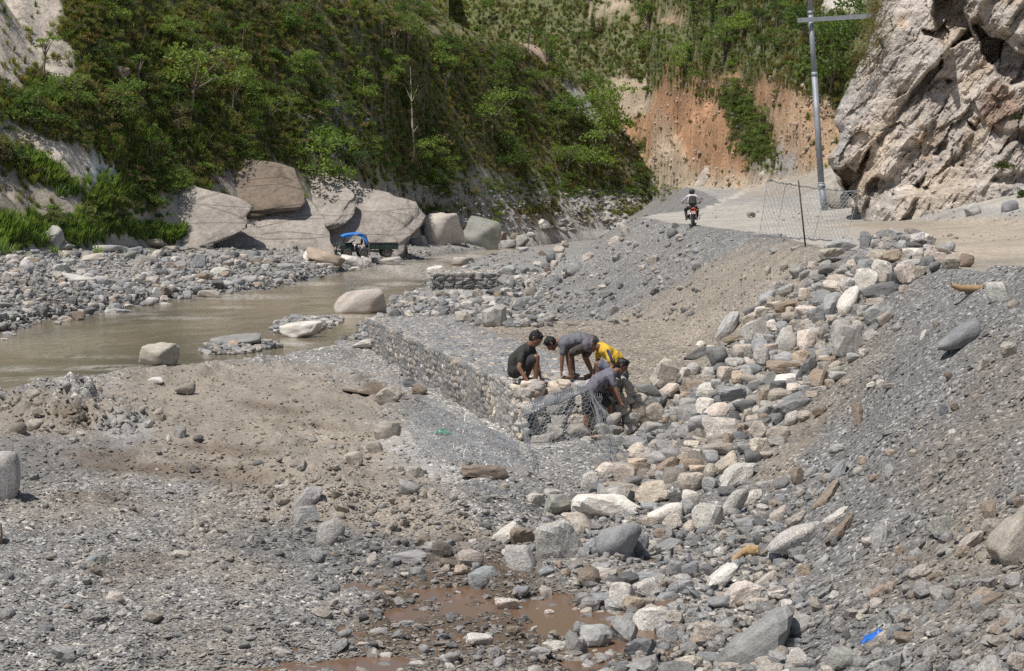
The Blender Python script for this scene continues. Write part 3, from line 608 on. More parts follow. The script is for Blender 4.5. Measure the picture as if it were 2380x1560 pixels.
P3 = """65 52 105 60 0 p;70 102 132 50 0 w;60 182 152 72 0 n;230 82 205 80 0 t;190 132 102 92 0 b;300 187 192 108 40 t;420 72 122 62 0 g;520 52 132 102 0 p;640 22 122 52 0 g;470 137 112 92 0 d;560 117 82 44 0 t;370 247 275 108 30 s;300 357 112 62 0 d;110 222 122 72 0 o;185 242 132 80 70 t;55 302 155 122 0 p;185 312 102 82 0 b;340 460 255 108 60 s;450 412 185 66 40 w;170 532 192 162 0 s;55 412 112 112 0 w;30 472 92 112 0 b;50 602 82 82 0 p"""
F3 = """965 392 275 62 45 n;770 690 405 165 35 s;1060 622 265 68 45 n;1040 512 235 42 30 w;650 522 142 82 30 p;765 547 152 62 30 p;640 592 125 44 5 b;930 832 135 60 50 g;1730 592 185 128 20 v;1830 972 105 102 0 v;600 852 92 62 0 o;560 962 185 66 35 y;230 962 355 98 40 w;180 902 175 82 -20 d;410 1052 305 152 20 p;530 1112 175 80 0 p;250 1102 162 72 15 b;70 1152 102 92 0 s;620 1302 185 180 30 n;770 1252 185 122 20 g;780 1492 185 170 0 w;1070 1482 195 138 -10 v;1390 102 72 42 20 o;1540 102 62 42 20 y;1750 152 52 34 0 y;1640 242 72 62 40 p;1540 832 72 72 0 n;2200 1142 102 52 0 p;2230 1502 132 122 0 p;1030 77 102 72 0 s;1200 152 62 62 20 o;60 890 120 100 20 b;20 1000 100 100 0 b;120 1340 130 100 0 y;40 1420 130 100 20 g;330 690 70 50 0 b;280 660 90 80 0 p;480 660 90 60 20 g;240 770 80 60 30 w;1500 1010 80 50 0 v;1680 930 110 50 30 n;1470 880 80 40 0 d;900 1130 150 60 -60 t;980 1150 70 60 0 y;1210 1200 100 40 0 y;1300 1040 140 60 30 o;700 770 70 30 60 b;820 890 110 80 10 o;1090 830 110 40 40 b;1450 750 60 50 30 o;1330 600 110 40 35 p;1240 700 90 70 0 p;1880 760 90 70 0 n;1790 770 70 60 0 v;1930 700 200 90 40 t;2060 590 140 90 0 t;1860 680 60 50 0 t;1910 620 50 40 0 o;2160 1240 90 70 0 n;1640 1010 110 60 40 n;2060 1080 180 40 25 n;2240 960 140 60 10 d;450 1420 180 120 10 p;560 1500 140 80 0 t;310 1540 150 70 0 p;980 1560 100 80 0 p;700 1440 120 60 15 k;1350 1340 120 80 30 t;1480 1340 130 80 0 n;1280 1400 100 60 10 t;880 1250 90 40 15 t;1030 1230 90 50 40 g;1090 1320 60 70 0 d;1220 1250 60 40 0 g;1040 230 180 60 50 b;1160 230 120 50 40 d;960 270 90 50 20 p;1290 270 100 50 10 n;1380 240 60 120 0 g;540 330 90 70 0 k;770 260 80 120 0 n;790 370 70 60 0 t;860 230 100 50 30 k;1000 580 90 70 0 t;920 605 70 60 0 y;1560 350 60 60 0 v;2050 490 90 140 0 n;2250 430 80 60 0 n"""
F6 = """2170 562 175 150 0 s;1910 885 345 165 20 b;2075 1062 112 56 60 y;1430 1202 125 34 5 p;1300 1197 70 32 30 w;1370 1192 62 62 0 p;1670 860 90 44 70 w;1485 805 70 50 50 g;1845 1145 90 50 -60 n;1800 1370 60 90 0 b;1875 1350 60 60 0 n;1205 1400 70 160 0 n;2280 640 90 50 20 t;2250 960 110 110 20 t;1975 565 60 30 0 g;1950 460 50 30 0 g;1640 660 60 40 0 g;2010 755 50 30 20 g;1750 775 50 60 20 t;700 385 62 42 20 t;590 410 42 60 0 t;95 375 70 60 0 k;775 255 60 20 20 g;640 275 90 30 0 k;45 240 40 26 20 w;430 455 30 26 0 t"""
FAR4 = """375 192 175 128 65 g;1040 224 175 62 0 o;1375 357 112 80 88 b;230 342 95 40 -5 o;180 392 115 102 70 s;440 302 72 52 40 y;540 472 255 58 -10 w;700 482 130 60 -20 k;75 442 135 44 0 w;905 307 92 62 0 v;1510 417 165 58 0 w;1545 437 80 40 20 o;1395 452 135 44 5 n;2230 322 280 88 -20 o;2140 310 100 80 -30 w;450 747 105 42 0 p;530 722 115 64 0 n;50 727 92 66 10 s;145 732 42 42 0 t;420 492 36 56 30 o;930 552 82 62 0 w;1290 582 62 62 0 g;1440 572 155 58 5 p;1080 562 72 72 0 s;390 312 40 40 0 b;240 280 60 30 0 b;360 310 90 40 10 b;440 250 160 36 0 g;530 300 70 50 0 d;640 320 170 50 8 p;740 262 190 50 0 k;850 262 100 34 0 b;930 275 110 50 10 b;1090 295 100 50 20 w;1140 290 80 40 0 d;1050 320 70 40 0 y;1180 260 110 40 0 t;1250 262 90 34 20 g;1340 256 110 36 0 t;1180 370 70 40 0 n;1140 340 60 44 0 b;1240 375 100 60 20 g;1250 395 70 44 20 n;1210 330 70 36 0 w;1120 430 80 40 0 d;1240 430 110 34 0 g;1190 415 90 40 0 g;990 350 110 40 10 t;1050 345 90 36 10 d;940 405 70 30 0 t;420 400 120 70 10 s;480 350 130 40 0 k;570 385 70 40 0 g;400 440 60 50 0 y;300 360 60 50 0 k;310 300 80 40 0 b;90 350 100 40 0 p;110 415 140 30 15 o;190 335 60 40 0 w;80 320 80 40 0 w;600 450 110 40 0 w;660 520 130 40 -25 k;760 490 70 50 -20 t;700 470 120 50 0 p;630 435 100 50 0 b;850 500 130 60 25 b;900 520 100 60 0 k;810 540 100 50 -20 g;940 480 90 40 0 t;1050 480 100 60 0 p;1080 520 70 40 0 o;1140 500 110 40 10 k;1180 530 80 50 0 w;1000 440 60 40 0 w;1290 465 90 34 0 w;1390 485 70 30 0 p;1490 470 90 40 0 t;1670 380 60 40 20 d;1680 320 60 50 0 p;1610 355 100 40 0 w;1750 310 90 60 20 b;1780 335 70 50 0 g;1840 350 100 40 10 t;1895 340 80 34 -20 d;1760 350 80 40 0 n;1830 390 60 50 0 s;1940 435 100 40 0 k;1910 485 80 40 10 s;1990 490 90 40 0 k;1770 510 60 44 0 o;1800 470 50 50 0 y;1720 470 110 50 0 g;1640 490 100 50 0 b;1570 500 100 50 0 g;2060 375 60 30 0 b;2080 300 60 40 20 k;2210 375 60 34 0 w;2255 375 50 34 0 p;2290 395 70 34 0 w;1960 380 100 40 0 g;1920 320 70 30 0 g;1600 300 100 40 0 d;1550 320 90 30 0 p;700 610 50 60 20 k;770 625 80 50 0 n;880 610 70 50 10 d;910 590 60 34 0 w;800 665 100 60 0 b;890 657 60 34 0 w;1010 635 130 40 10 g;1140 641 90 22 0 w;840 690 140 30 -10 b;625 690 80 60 20 d;760 690 80 34 0 w;560 690 80 30 0 g;380 695 50 50 0 k;300 690 60 50 0 d;690 640 80 50 40 n;1200 580 60 34 0 k;1130 600 60 40 0 p;990 560 60 50 20 g;1340 540 110 50 20 b;1500 505 90 60 0 d;1580 560 60 40 0 g;400 770 50 30 0 k;60 850 110 36 0 s;30 885 50 20 0 w;30 650 110 50 0 g;40 690 80 40 0 d;130 690 70 40 0 b;1090 380 50 50 0 b;720 360 50 30 0 d;560 420 70 44 0 w;1000 330 60 30 10 k"""
FAR5 = """365 75 345 150 -18 n;700 130 290 235 5 p;965 155 270 210 -15 v;1105 185 80 90 0 n;1240 205 110 80 0 g;1385 90 95 70 10 w;845 345 165 55 0 p;645 395 110 34 10 w;920 400 80 36 10 b;1075 385 60 36 0 w;1265 410 65 50 20 b;1330 405 60 34 0 g;1150 410 130 60 20 k;1280 470 40 60 0 w;1305 490 85 50 30 w;1390 450 80 44 20 p;1220 460 60 40 0 w;1470 490 110 70 30 b;1605 390 110 90 45 k;1180 510 60 80 0 d;1070 550 150 50 20 d;940 570 70 60 40 p;1140 560 90 60 0 w;1085 575 70 50 0 n;1170 575 60 34 0 p;1020 620 100 60 0 s;940 630 90 60 0 g;870 660 90 80 0 w;680 690 90 50 -20 b;600 705 50 46 0 p;650 710 60 40 0 w;530 690 60 26 0 d;490 640 60 34 0 p;560 655 70 40 0 k;700 745 60 46 0 t;910 755 60 44 0 p;1120 715 130 70 15 t;1270 720 90 60 40 t;1140 730 40 24 0 w;980 750 60 34 0 b;1140 605 60 34 0 b;780 570 80 50 0 w;870 575 90 50 0 g;730 580 70 34 0 n;820 570 60 50 0 w;680 570 60 44 0 t;640 610 80 40 0 w;760 620 90 36 0 g;1450 330 80 70 30 d;1500 265 80 50 0 t;1540 230 60 50 0 p;1470 360 50 40 0 p;1410 380 60 40 0 d;1420 405 50 34 0 n;1350 360 60 34 0 p;1520 310 50 34 0 w;1250 265 90 34 0 k;1380 290 50 40 0 n;1540 440 40 34 0 w;1700 315 80 50 25 p;1500 570 60 40 0 k;1370 585 100 60 50 k;1310 635 60 34 0 k;1950 130 70 110 35 p;1880 200 90 40 35 p;2040 230 70 44 0 k;2150 335 90 60 30 t;2330 185 60 50 0 p;1150 230 110 60 0 k;1420 130 100 34 20 k;1290 160 100 34 0 w;1530 130 60 40 0 g;1200 180 70 60 0 n;560 200 60 60 0 p;450 190 70 40 0 k;500 210 60 50 0 g;70 350 160 80 -10 w;170 345 80 50 -20 w;340 345 150 50 5 w;320 310 80 30 0 p;100 400 70 34 0 w;230 340 50 40 0 s"""
def parse(s, f):
    out = []
    for e in s.split(';'):
        x, y, l, w, a, c = e.split(); x, y, k = f(float(x), float(y)); out.append((x, y, float(l)*k, float(w)*k, float(a), c))
    return out
pile = parse(P6, R6)+parse(P5, R5)+parse(P2, R2)+parse(P3, R3)
fore = parse(F2, R2)+parse(F3, R3)+parse(F6, R6)
far = parse(FAR4, R4)+parse(FAR5, R5)
ZP = [(2010, 560, 60, 'at the crest of the pile'), (2130, 560, 60, 'on the right end of the crest'), (2250, 600, 60, 'at the crest beside the road'), (1960, 640, 60, 'in the upper pile below the crest'), (2080, 680, 60, 'high on the right flank of the pile'), (1850, 690, 60, 'high on the left flank of the pile'),
      (1780, 760, 60, 'on the left flank of the pile'), (1930, 770, 60, 'in the middle of the upper pile'), (1690, 810, 60, 'on the left edge of the pile'), (1850, 850, 60, 'in the middle of the pile'), (1960, 840, 60, 'on the right edge of the pile'), (1640, 880, 60, 'in the left lower pile'),
      (1760, 920, 60, 'in the lower middle of the pile'), (1870, 930, 60, 'on the lower right edge'), (1560, 950, 60, 'right of the working men'), (1480, 980, 60, 'beside the man in purple grey'), (1660, 1000, 60, 'in the lower pile'), (1760, 1020, 60, 'at the lower right edge of the pile'),
      (1440, 1060, 60, 'at the foot of the pile beside the wire'), (1560, 1080, 60, 'near the foot of the pile'), (1680, 1100, 60, 'low on the right of the pile'), (1300, 1150, 60, 'beside the loose wire netting'), (1450, 1170, 60, 'at the front foot of the pile'), (1600, 1190, 60, 'at the right foot of the pile'), (1720, 1160, 60, 'where the pile meets the gravel')]
items = []
for (x, y, l, w, a, c) in pile: items.append((stone(x, y, l*1.06, w*1.06, a, c, 'pile_stone', lift=.05), x, y, l, w, a, c)); o_ = items[-1][0]; o_.color = tuple(min(.8, v*k) for v, k in zip(o_.color[:3], (1.16, 1.14, 1.11)))+(o_.color[3],)
name_stones(items, ZP, 45, 'stone', 'stones of the tipped pile')
ZF = [(1300, 1250, 70, 'above the muddy pool'), (1430, 1250, 70, 'at the top right of the pool'), (1180, 1330, 80, 'at the upper rim of the pool'), (1050, 1290, 70, 'left above the pool'), (900, 1270, 70, 'on the dark gravel step'), (1000, 1380, 80, 'in the left of the pool'), (1200, 1420, 80, 'in the middle of the pool'), (1380, 1390, 70, 'in the right of the pool'), (1480, 1330, 70, 'right of the pool'),
      (1500, 1440, 70, 'on the right rim of the pool'), (1400, 1480, 70, 'at the front rim of the pool'), (1100, 1500, 80, 'at the front of the pool'), (950, 1500, 80, 'front left of the pool'), (1600, 1350, 70, 'at the foot of the gravel slope'), (1620, 1470, 70, 'at the bottom front of the slope'), (1750, 1300, 80, 'low on the gravel slope'), (1800, 1200, 80, 'on the slope below the pile'),
      (1900, 1130, 80, 'on the gravel slope right of the pile'), (1930, 1250, 80, 'in the middle of the gravel slope'), (2050, 1100, 80, 'on the smooth grey slope'), (2150, 1250, 80, 'on the brown part of the slope'), (2250, 1200, 80, 'beside the big brown rock'), (2300, 1320, 80, 'below the big brown rock'), (1850, 1480, 80, 'left of the blue plastic'), (2000, 1480, 80, 'around the blue plastic'), (2200, 1480, 100, 'at the bottom right of the slope'),
      (2250, 750, 80, 'near the top of the right slope'), (2150, 850, 80, 'on the upper right slope'), (2000, 900, 80, 'on the slope beside the pile'), (1750, 600, 90, 'on the bank below the wire panel'), (1450, 1120, 60, 'beside the wire netting'), (950, 1120, 90, 'on the mud beside the netting'), (2280, 950, 80, 'at the right end of the slope')]
items = []
for (x, y, l, w, a, c) in fore: items.append((stone(x, y, l, w, a, c, 'stone', lift=.22), x, y, l, w, a, c))
# boulders and stones described one by one
def one(px, py, l, w, a, c, label, name='boulder', cat='boulder', lift=.25, mesh=None, depth=None, **k):
    return tag(stone(px, py, l, w, a, c, name, lift=lift, mesh=mesh, depth=depth, **k), label, cat)
named = [
 (834, 704, 122, 60, 3, 'p', 'big pale smooth boulder standing in the river', BIGR[0]), (366, 826, 96, 56, 4, 't', 'pointed brown triangular boulder standing in the river', BIGA[1]), (548, 794, 118, 34, 8, 'g', 'low dark grey boulder on the gravel spit in the river', BIGA[0]), (700, 768, 96, 34, 6, 'w', 'white and pink boulders edge on the gravel spit in the river', BIGA[2]),
 (-10, 1108, 108, 116, 0, 's', 'large speckled granite boulder with brown underside cut off at the left', BIGR[2]), (-6, 1242, 24, 50, 0, 'n', 'brown boulder corner at the left border below the granite boulder', ANGUL[0]),
 (768, 1240, 74, 56, 25, 's', 'white speckled oval boulder on the dark gravel step'.replace('white', 'pale'), ROUND[0]), (714, 1162, 82, 36, 48, 'g', 'grey flat slab leaning on the dug gravel heap', SLAB[2]), (712, 1195, 60, 40, 10, 'k', 'dusty pale slab beneath the leaning grey slab', ANGUL[3]),
 (1770, 1500, 215, 92, 36, 'g', 'large grey angular slab with dark hollow underside at the bottom', SLAB[0]), (2372, 1245, 170, 105, 48, 't', 'huge brown rock bulging from the right slope', BIGA[4]),
 (1125, 1095, 110, 30, -5, 'n', 'brown flat slab lying under the wire netting', SLAB[1]), (430, 905, 46, 26, 10, 't', 'tan stone on the river side mud bank', ROUND[3]), (80, 988, 44, 28, 0, 't', 'tan stone half buried in the mud at left', ROUND[2]), (418, 1005, 30, 30, 0, 'g', 'dark hollow stone in the middle of the mud', ANGUL[5]),
 (900, 1000, 62, 44, 0, 't', 'tan lump of rock in the mud beside the netting', ANGUL[2]), (905, 918, 66, 36, 20, 't', 'tan broken rock below the stone wall foot', ANGUL[4]), (820, 1066, 44, 28, 15, 't', 'tan stone in the middle of the mud', ROUND[4]), (948, 1136, 52, 34, -20, 'g', 'grey stone at the edge of the mud below the netting', ROUND[5]), (1170, 1130, 24, 20, 0, 't', 'small tan stone alone in front of the netting', ANGUL[6]),
 (270, 1388, 44, 22, -12, 'p', 'pale pinkish stone alone on the left gravel', ANGUL[7]), (285, 1410, 0, 0, 0, 'p', '', None), (115, 1354, 46, 28, 5, 'g', 'grey pointed stone on the left gravel', ANGUL[1]), (213, 1305, 28, 24, 0, 'b', 'blue grey rounded stone, left of a touching pair', ROUND[6]), (238, 1301, 32, 28, 0, 'v', 'olive grey rounded stone, right of a touching pair', ANGUL[8]), (245, 1352, 26, 16, 0, 'p', 'small boxy pale stone below the touching pair', ANGUL[0]),
 (655, 1517, 46, 16, -18, 'w', 'white slim stone at the bottom edge of the gravel', SLAB[0]), (425, 1290, 50, 16, -10, 'p', 'flat pinkish stone half buried in the left gravel', SLAB[3]), (735, 1293, 44, 30, -30, 'k', 'flat pale slab below the speckled oval boulder', SLAB[4]), (650, 1134, 22, 14, 0, 'w', 'small white stone on the mud', ROUND[7]),
 (845, 800, 66, 20, 8, 'w', 'white flat rock at the river edge beside the wall', SLAB[5]), (362, 884, 40, 14, 5, 'w', 'white flat rock in the water by the mud bank', ROUND[1]), (75, 915, 36, 18, -10, 't', 'tan stone on the river rim at the far left', ANGUL[5]), (395, 843, 36, 8, 0, 'g', 'flat wet stone at the foot of the pointed boulder', SLAB[2]),
 (1180, 812, 44, 28, 0, 'p', 'pale rounded rock behind the squatting man', ROUND[2]), (1142, 818, 26, 20, 0, 't', 'small tan rock behind the squatting man', ROUND[5]), (945, 768, 18, 12, 0, 'o', 'small brown stone on top of the stone wall', ANGUL[3]), (1370, 580, 0, 0, 0, 'w', '', None), (1140, 814, 28, 16, 10, 'd', 'dark flat stone on the wall top', SLAB[3]),
 (1773, 408, 22, 18, 20, 'y', 'pale yellowish boulder beside the far road', ANGUL[6]), (1690, 400, 0, 0, 0, 'w', '', None), (950, 890, 30, 20, 15, 'd', 'dark rock at the foot of the stone wall', ANGUL[2]), (975, 905, 36, 26, 0, 'n', 'brown rock at the foot of the stone wall', ROUND[3]), (870, 1040, 40, 30, 0, 't', 'tan dusty rock left of the wire netting', ROUND[0])]
for (px, py, l, w, a, c, lab, me) in named:
    if l: one(px, py, l, w, a, c, lab, mesh=me)
name_stones(items, ZF, 50, 'stone', 'stones lying around the pool and on the slope')
ZR_ = [(60, 640, 60, 'on the far left gravel bank'), (180, 600, 60, 'on the left of the far bank'), (150, 700, 60, 'at the left water edge'), (300, 640, 60, 'in the left middle of the far bank'), (330, 590, 50, 'at the back of the far bank'), (430, 640, 50, 'in the middle of the far bank'), (420, 700, 50, 'at the far bank water edge'), (530, 620, 50, 'on the far bank left of the truck'), (620, 640, 50, 'on the far bank water edge near the truck'), (700, 610, 50, 'just left of the truck'), (820, 615, 40, 'in front of the truck'), (900, 600, 40, 'right of the truck'),
       (920, 510, 50, 'at the hill foot behind the truck'), (1000, 540, 40, 'at the hill foot by the river bend'), (1120, 540, 50, 'at the hill foot, upstream'), (1250, 540, 50, 'beside the upstream river'), (1060, 610, 50, 'at the river edge upstream'), (1160, 690, 50, 'beside the small stone wall'), (1080, 700, 50, 'in front of the small stone wall'), (960, 710, 50, 'at the river edge near the wall end'), (1230, 630, 50, 'right of the small stone wall'), (1330, 600, 50, 'on the left foot of the gravel heap'), (1450, 560, 60, 'on the gravel heap'), (1580, 580, 60, 'on the gravel heap by the road')]
items = []
for (x, y, l, w, a, c) in far: items.append((stone(x, y, l, w, a, c, 'boulder', lift=.22), x, y, l, w, a, c))
name_stones(items, ZR_, 34, 'boulder', 'boulders along the far river banks')
# ------------------------------------------------------------------ uncountable small stones and leaves (geometry-node instances)
def proto_coll(meshes):
    c = bpy.data.collections.new('shapes')
    for i, me in enumerate(meshes):
        o = bpy.data.objects.new('shape%02d' % i, me); c.objects.link(o)
    return c
def scatter(name, P, ROT, SC, COLR, IDX, coll, label):
    me = bpy.data.meshes.new(name); n = len(P); me.vertices.add(n); me.vertices.foreach_set('co', np.asarray(P, np.float32).ravel())
    for nm, ty, arr, key in (('irot', 'FLOAT_VECTOR', ROT, 'vector'), ('isc', 'FLOAT_VECTOR', SC, 'vector'), ('icol', 'FLOAT_COLOR', COLR, 'color'), ('iidx', 'INT', IDX, 'value')):
        a = me.attributes.new(nm, ty, 'POINT'); a.data.foreach_set(key, np.asarray(arr, np.int32 if ty == 'INT' else np.float32).ravel())
    ng = bpy.data.node_groups.new(name, 'GeometryNodeTree')
    ng.interface.new_socket('Geometry', in_out='INPUT', socket_type='NodeSocketGeometry'); ng.interface.new_socket('Geometry', in_out='OUTPUT', socket_type='NodeSocketGeometry')
    gi = N(ng, 'NodeGroupInput'); go = N(ng, 'NodeGroupOutput'); ip = N(ng, 'GeometryNodeInstanceOnPoints'); ci = N(ng, 'GeometryNodeCollectionInfo')
    ci.inputs['Collection'].default_value = coll; ci.inputs['Separate Children'].default_value = True; ci.inputs['Reset Children'].default_value = True
    def na(nm, ty):
        x = N(ng, 'GeometryNodeInputNamedAttribute', data_type=ty); x.inputs['Name'].default_value = nm; return x.outputs['Attribute']
    er = N(ng, 'FunctionNodeEulerToRotation'); L(ng, na('irot', 'FLOAT_VECTOR'), er.inputs[0])
    L(ng, gi.outputs[0], ip.inputs['Points']); L(ng, ci.outputs[0], ip.inputs['Instance']); ip.inputs['Pick Instance'].default_value = True
    L(ng, na('iidx', 'INT'), ip.inputs['Instance Index']); L(ng, er.outputs[0], ip.inputs['Rotation']); L(ng, na('isc', 'FLOAT_VECTOR'), ip.inputs['Scale'])
    L(ng, ip.outputs[0], go.inputs[0])
    o = obj(name, me); md = o.modifiers.new('scatter', 'NODES'); md.node_group = ng
    return tag(o, label, kind='stuff')
PEBC = proto_coll([rock_mesh(500+i, 1, 30 if i % 2 else 12, 7, .03, mat=M_PEB, name='pebble') for i in range(10)])
COBC = proto_coll([rock_mesh(540+i, 2, 45 if i % 4 else 14, 7, .06, mat=M_PEB, name='cobble', smooth=bool(i % 4 == 0)) for i in range(12)])
PAL = [KC[c][0] for c in 'gbdwtopsyk']
def pal(n, wts, rg, dim=1.0):
    w = np.array(wts, float); w /= w.sum(); i = rg.choice(len(PAL), n, p=w)
    c = np.array(PAL)[i]*rg.uniform(.6, 1.15, (n, 1))*dim*.88
    return np.concatenate([np.clip(c, 0, 1), rg.uniform(0, 1, (n, 1))], 1)
def scatter_px(name, n, region, size_m, pxmin, coll, npro, wts, label, flat=.5, sink=.15, kinds=(0, 1), dim=1.0, seed=1, accept=None, embcol=None, sig=.5, slope=False):
    rg = np.random.default_rng(seed); px = rg.uniform(region[0], region[2], n); py = rg.uniform(region[1], region[3], n)
    if accept is not None: k = accept(px, py, rg); px, py = px[k], py[k]
    G = hit(px, py); ks = np.array([kind_at(a, b) for a, b in zip(px, G[:, 1])]); k = np.isin(ks, kinds) & (G[:, 1] < 250) & (G[:, 2] > WATER+.02)
    G, px, py = G[k], px[k], py[k]; n = len(G)
    d = size_m*np.exp(rg.normal(0, sig, n)); d = np.maximum(d, pxmin*G[:, 1]/F); d = np.minimum(d, size_m*3.6)
    sx = d/2*rg.uniform(.8, 1.25, n); sy = d/2*rg.uniform(.6, 1.0, n); sz = d/2*rg.uniform(flat*.6, flat*1.4, n)
    G[:, 2] += sz*(1-2*sink)
    rot = np.stack([rg.normal(0, .2, n), rg.normal(-.5 if slope else 0, .25, n), rg.uniform(0, 6.28, n) if not slope else rg.normal(0, .6, n)], 1)
    cc = pal(n, wts, rg, dim)
    if embcol is not None:
        ci = np.clip(np.round((px-CS[0])/7.5).astype(int), 0, len(CS)-1); ri = np.clip(np.searchsorted(YS, G[:, 1]), 0, len(YS)-1)
        loc = C[ci, ri]; cc[:, :3] = cc[:, :3]*(1-embcol)+loc*embcol*rg.uniform(.7, 1.4, (n, 1))
    return scatter(name, G, rot, np.stack([sx, sy, sz], 1), cc, rg.integers(0, npro, n), coll, label)
WG = [5, 4, 2.2, 1.6, 2.6, .7, 1.6, 1.8, .9, 2.4]
WP = [3.5, 1.6, 1.2, 2.4, 4, 1, 2.6, 3, 1.3, 2]
def a_fore(px, py, rg):
    mud = np.exp(-(((px-650)/420)**2+((py-1020)/130)**2)); pool = np.exp(-(((px-1200)/280)**2+((py-1440)/90)**2))
    return rg.random(len(px)) > .62*mud+.5*pool
scatter_px('gravel', 42000, (-60, 1120, 1650, 1600), .026, 2.6, PEBC, 10, WG, 'fine grey river gravel covering the foreground', .26, .36, (0, 1), 1.08, 21, a_fore, .25)
scatter_px('gravel', 5200, (-60, 860, 1500, 1160), .04, 2.4, PEBC, 10, WG, 'small stones lying in the dried mud', .4, .3, (0, 1), 1.0, 22, a_fore, .8)
def a_sl(px, py, rg): return (py > 560+.0*px) & (px > 1330+.0*py)
scatter_px('gravel', 26000, (1330, 500, 2440, 1600), .026, 2.2, PEBC, 10, WG, 'gravel and stone chips on the embankment slope', .38, .38, (1,), .82, 23, a_sl, .45, .5, True)
scatter_px('rubble', 1150, (1500, 900, 2440, 1600), .10, 8, COBC, 12, WG, 'loose larger stones scattered down the embankment slope', .5, .3, (1,), 1.0, 24, lambda px, py, rg: rg.random(len(px)) < .12+.88*np.clip((py-1050)/450, 0, 1), .3, .45, True)
scatter_px('rubble', 800, (850, 1180, 1800, 1580), .085, 7, COBC, 12, WG, 'loose cobbles around the muddy pool', .55, .3, (0, 1), 1.05, 25, None, .15, .38)
scatter_px('rubble', 1500, (1330, 1170, 1860, 1590), .10, 8, COBC, 12, WG, 'angular broken stones at the foot of the gravel slope', .55, .25, (0, 1), 1.08, 35, None, .1, .42)
scatter_px('slip_stones', 1100, (1400, 180, 1940, 450), .22, 2.2, COBC, 12, [1, 1, 0, 3, 3, 2, 2, 1, 2, 0], 'broken stones lying in the orange slip', .6, .3, (3,), 1.0, 36, None, .45, .5)
scatter_px('broken_rock', 2400, (860, 425, 1580, 535), .24, 3.0, COBC, 12, WG, 'broken pale rock along the foot of the hill', .45, .35, (3, 0), 1.05, 37, lambda px, py, rg: py > 440-.0*px, .1, .6)
scatter_px('rubble', 200, (-40, 1000, 850, 1580), .09, 8, COBC, 12, WG, 'scattered cobbles on the left gravel', .55, .25, (0,), 1.0, 26, None, .2, .4)
def a_pile(px, py, rg):
    P = [(2110, 575), (1960, 700), (1800, 850), (1620, 1000), (1420, 1130)]; d, t = seg_dist(px, py, P); return d < 44+46*np.sin(np.clip(t, 0, 4)*.78)
scatter_px('rubble', 4300, (1280, 540, 2260, 1220), .23, 14, COBC, 12, WP, 'stones packed underneath the tipped pile', .6, .5, (0, 1, 2), .95, 27, a_pile, 0, .25)
def a_far(px, py, rg): return np.ones(len(px), bool)
scatter_px('cobbles', 12000, (-40, 560, 960, 790), .16, 2.8, COBC, 12, WG, 'cobbles and gravel of the far river bank', .6, .2, (0,), 1.05, 28, lambda px, py, rg: rg.random(len(px)) < np.where(py < 600, .5, 1.0), .1, .45)
scatter_px('cobbles', 4200, (880, 500, 1620, 760), .14, 2.8, COBC, 12, WG, 'cobbles of the upstream bank', .6, .2, (0, 1), 1.05, 29, lambda px, py, rg: rg.random(len(px)) < np.where((px > 985) & (px < 1175) & (py > 625) & (py < 690), 0, np.where(px > 1330, .15, np.where(px > 1230, .5, 1))), .2, .5)
scatter_px('cobbles', 420, (870, 660, 1240, 760), .26, 6, COBC, 12, WG, 'pale cobbles piled at the river edge near the wall', .65, .2, (0, 1), 1.1, 30, lambda px, py, rg: ~((px > 985) & (px < 1175) & (py < 694)), .05, .4)
scatter_px('road_stones', 700, (1600, 440, 2440, 560), .06, 2.6, PEBC, 10, WG, 'small stones along the foot of the cliff and the road edge', .6, .2, (2, 1), 1.1, 31, lambda px, py, rg: (np.abs(py-500) < 16) | (py > 545), .3)
scatter_px('clods', 4200, (-60, 840, 1300, 1300), .036, 2.4, PEBC, 10, [0, 0, 0, 0, 1, 0, 0, 0, 0, 0], 'dry clods of earth in the dug mud', .6, .3, (0,), .8, 32, lambda px, py, rg: rg.random(len(px)) < np.exp(-(((px-600)/450)**2+((py-1020)/150)**2))+.1, .8, .5)
scatter_px('clods', 3200, (1150, 600, 1900, 960), .036, 2.0, PEBC, 10, [0, 0, 0, 0, 1, 0, 0, 0, 0, 0], 'earth clods on the brown part of the bank', .6, .3, (0, 1), .8, 33, None, .8, .5)
scatter_px('clods', 110, (0, 895, 380, 1010), .11, 6, COBC, 12, [0, 0, 0, 0, 1, 0, 0, 0, 0, 0], 'rough lumps of dug mud near the river', .7, .4, (0,), .75, 38, None, .96, .5)
scatter_px('clods', 140, (560, 1080, 1300, 1290), .09, 5, COBC, 12, [0, 0, 0, 0, 1, 0, 0, 0, 0, 0], 'rough lumps of dug mud beside the netting', .7, .3, (0,), .8, 39, None, .7, .5)
scatter_px('scree', 900, (690, 225, 890, 345), .24, 3, COBC, 12, [4, 3, 5, .5, .5, 0, 0, 0, 0, 1], 'dark grey broken scree on the hill', .4, .3, (3,), .9, 40, lambda px, py, rg: np.hypot((px-790)/95, (py-288)/58) < 1, 0, .45)
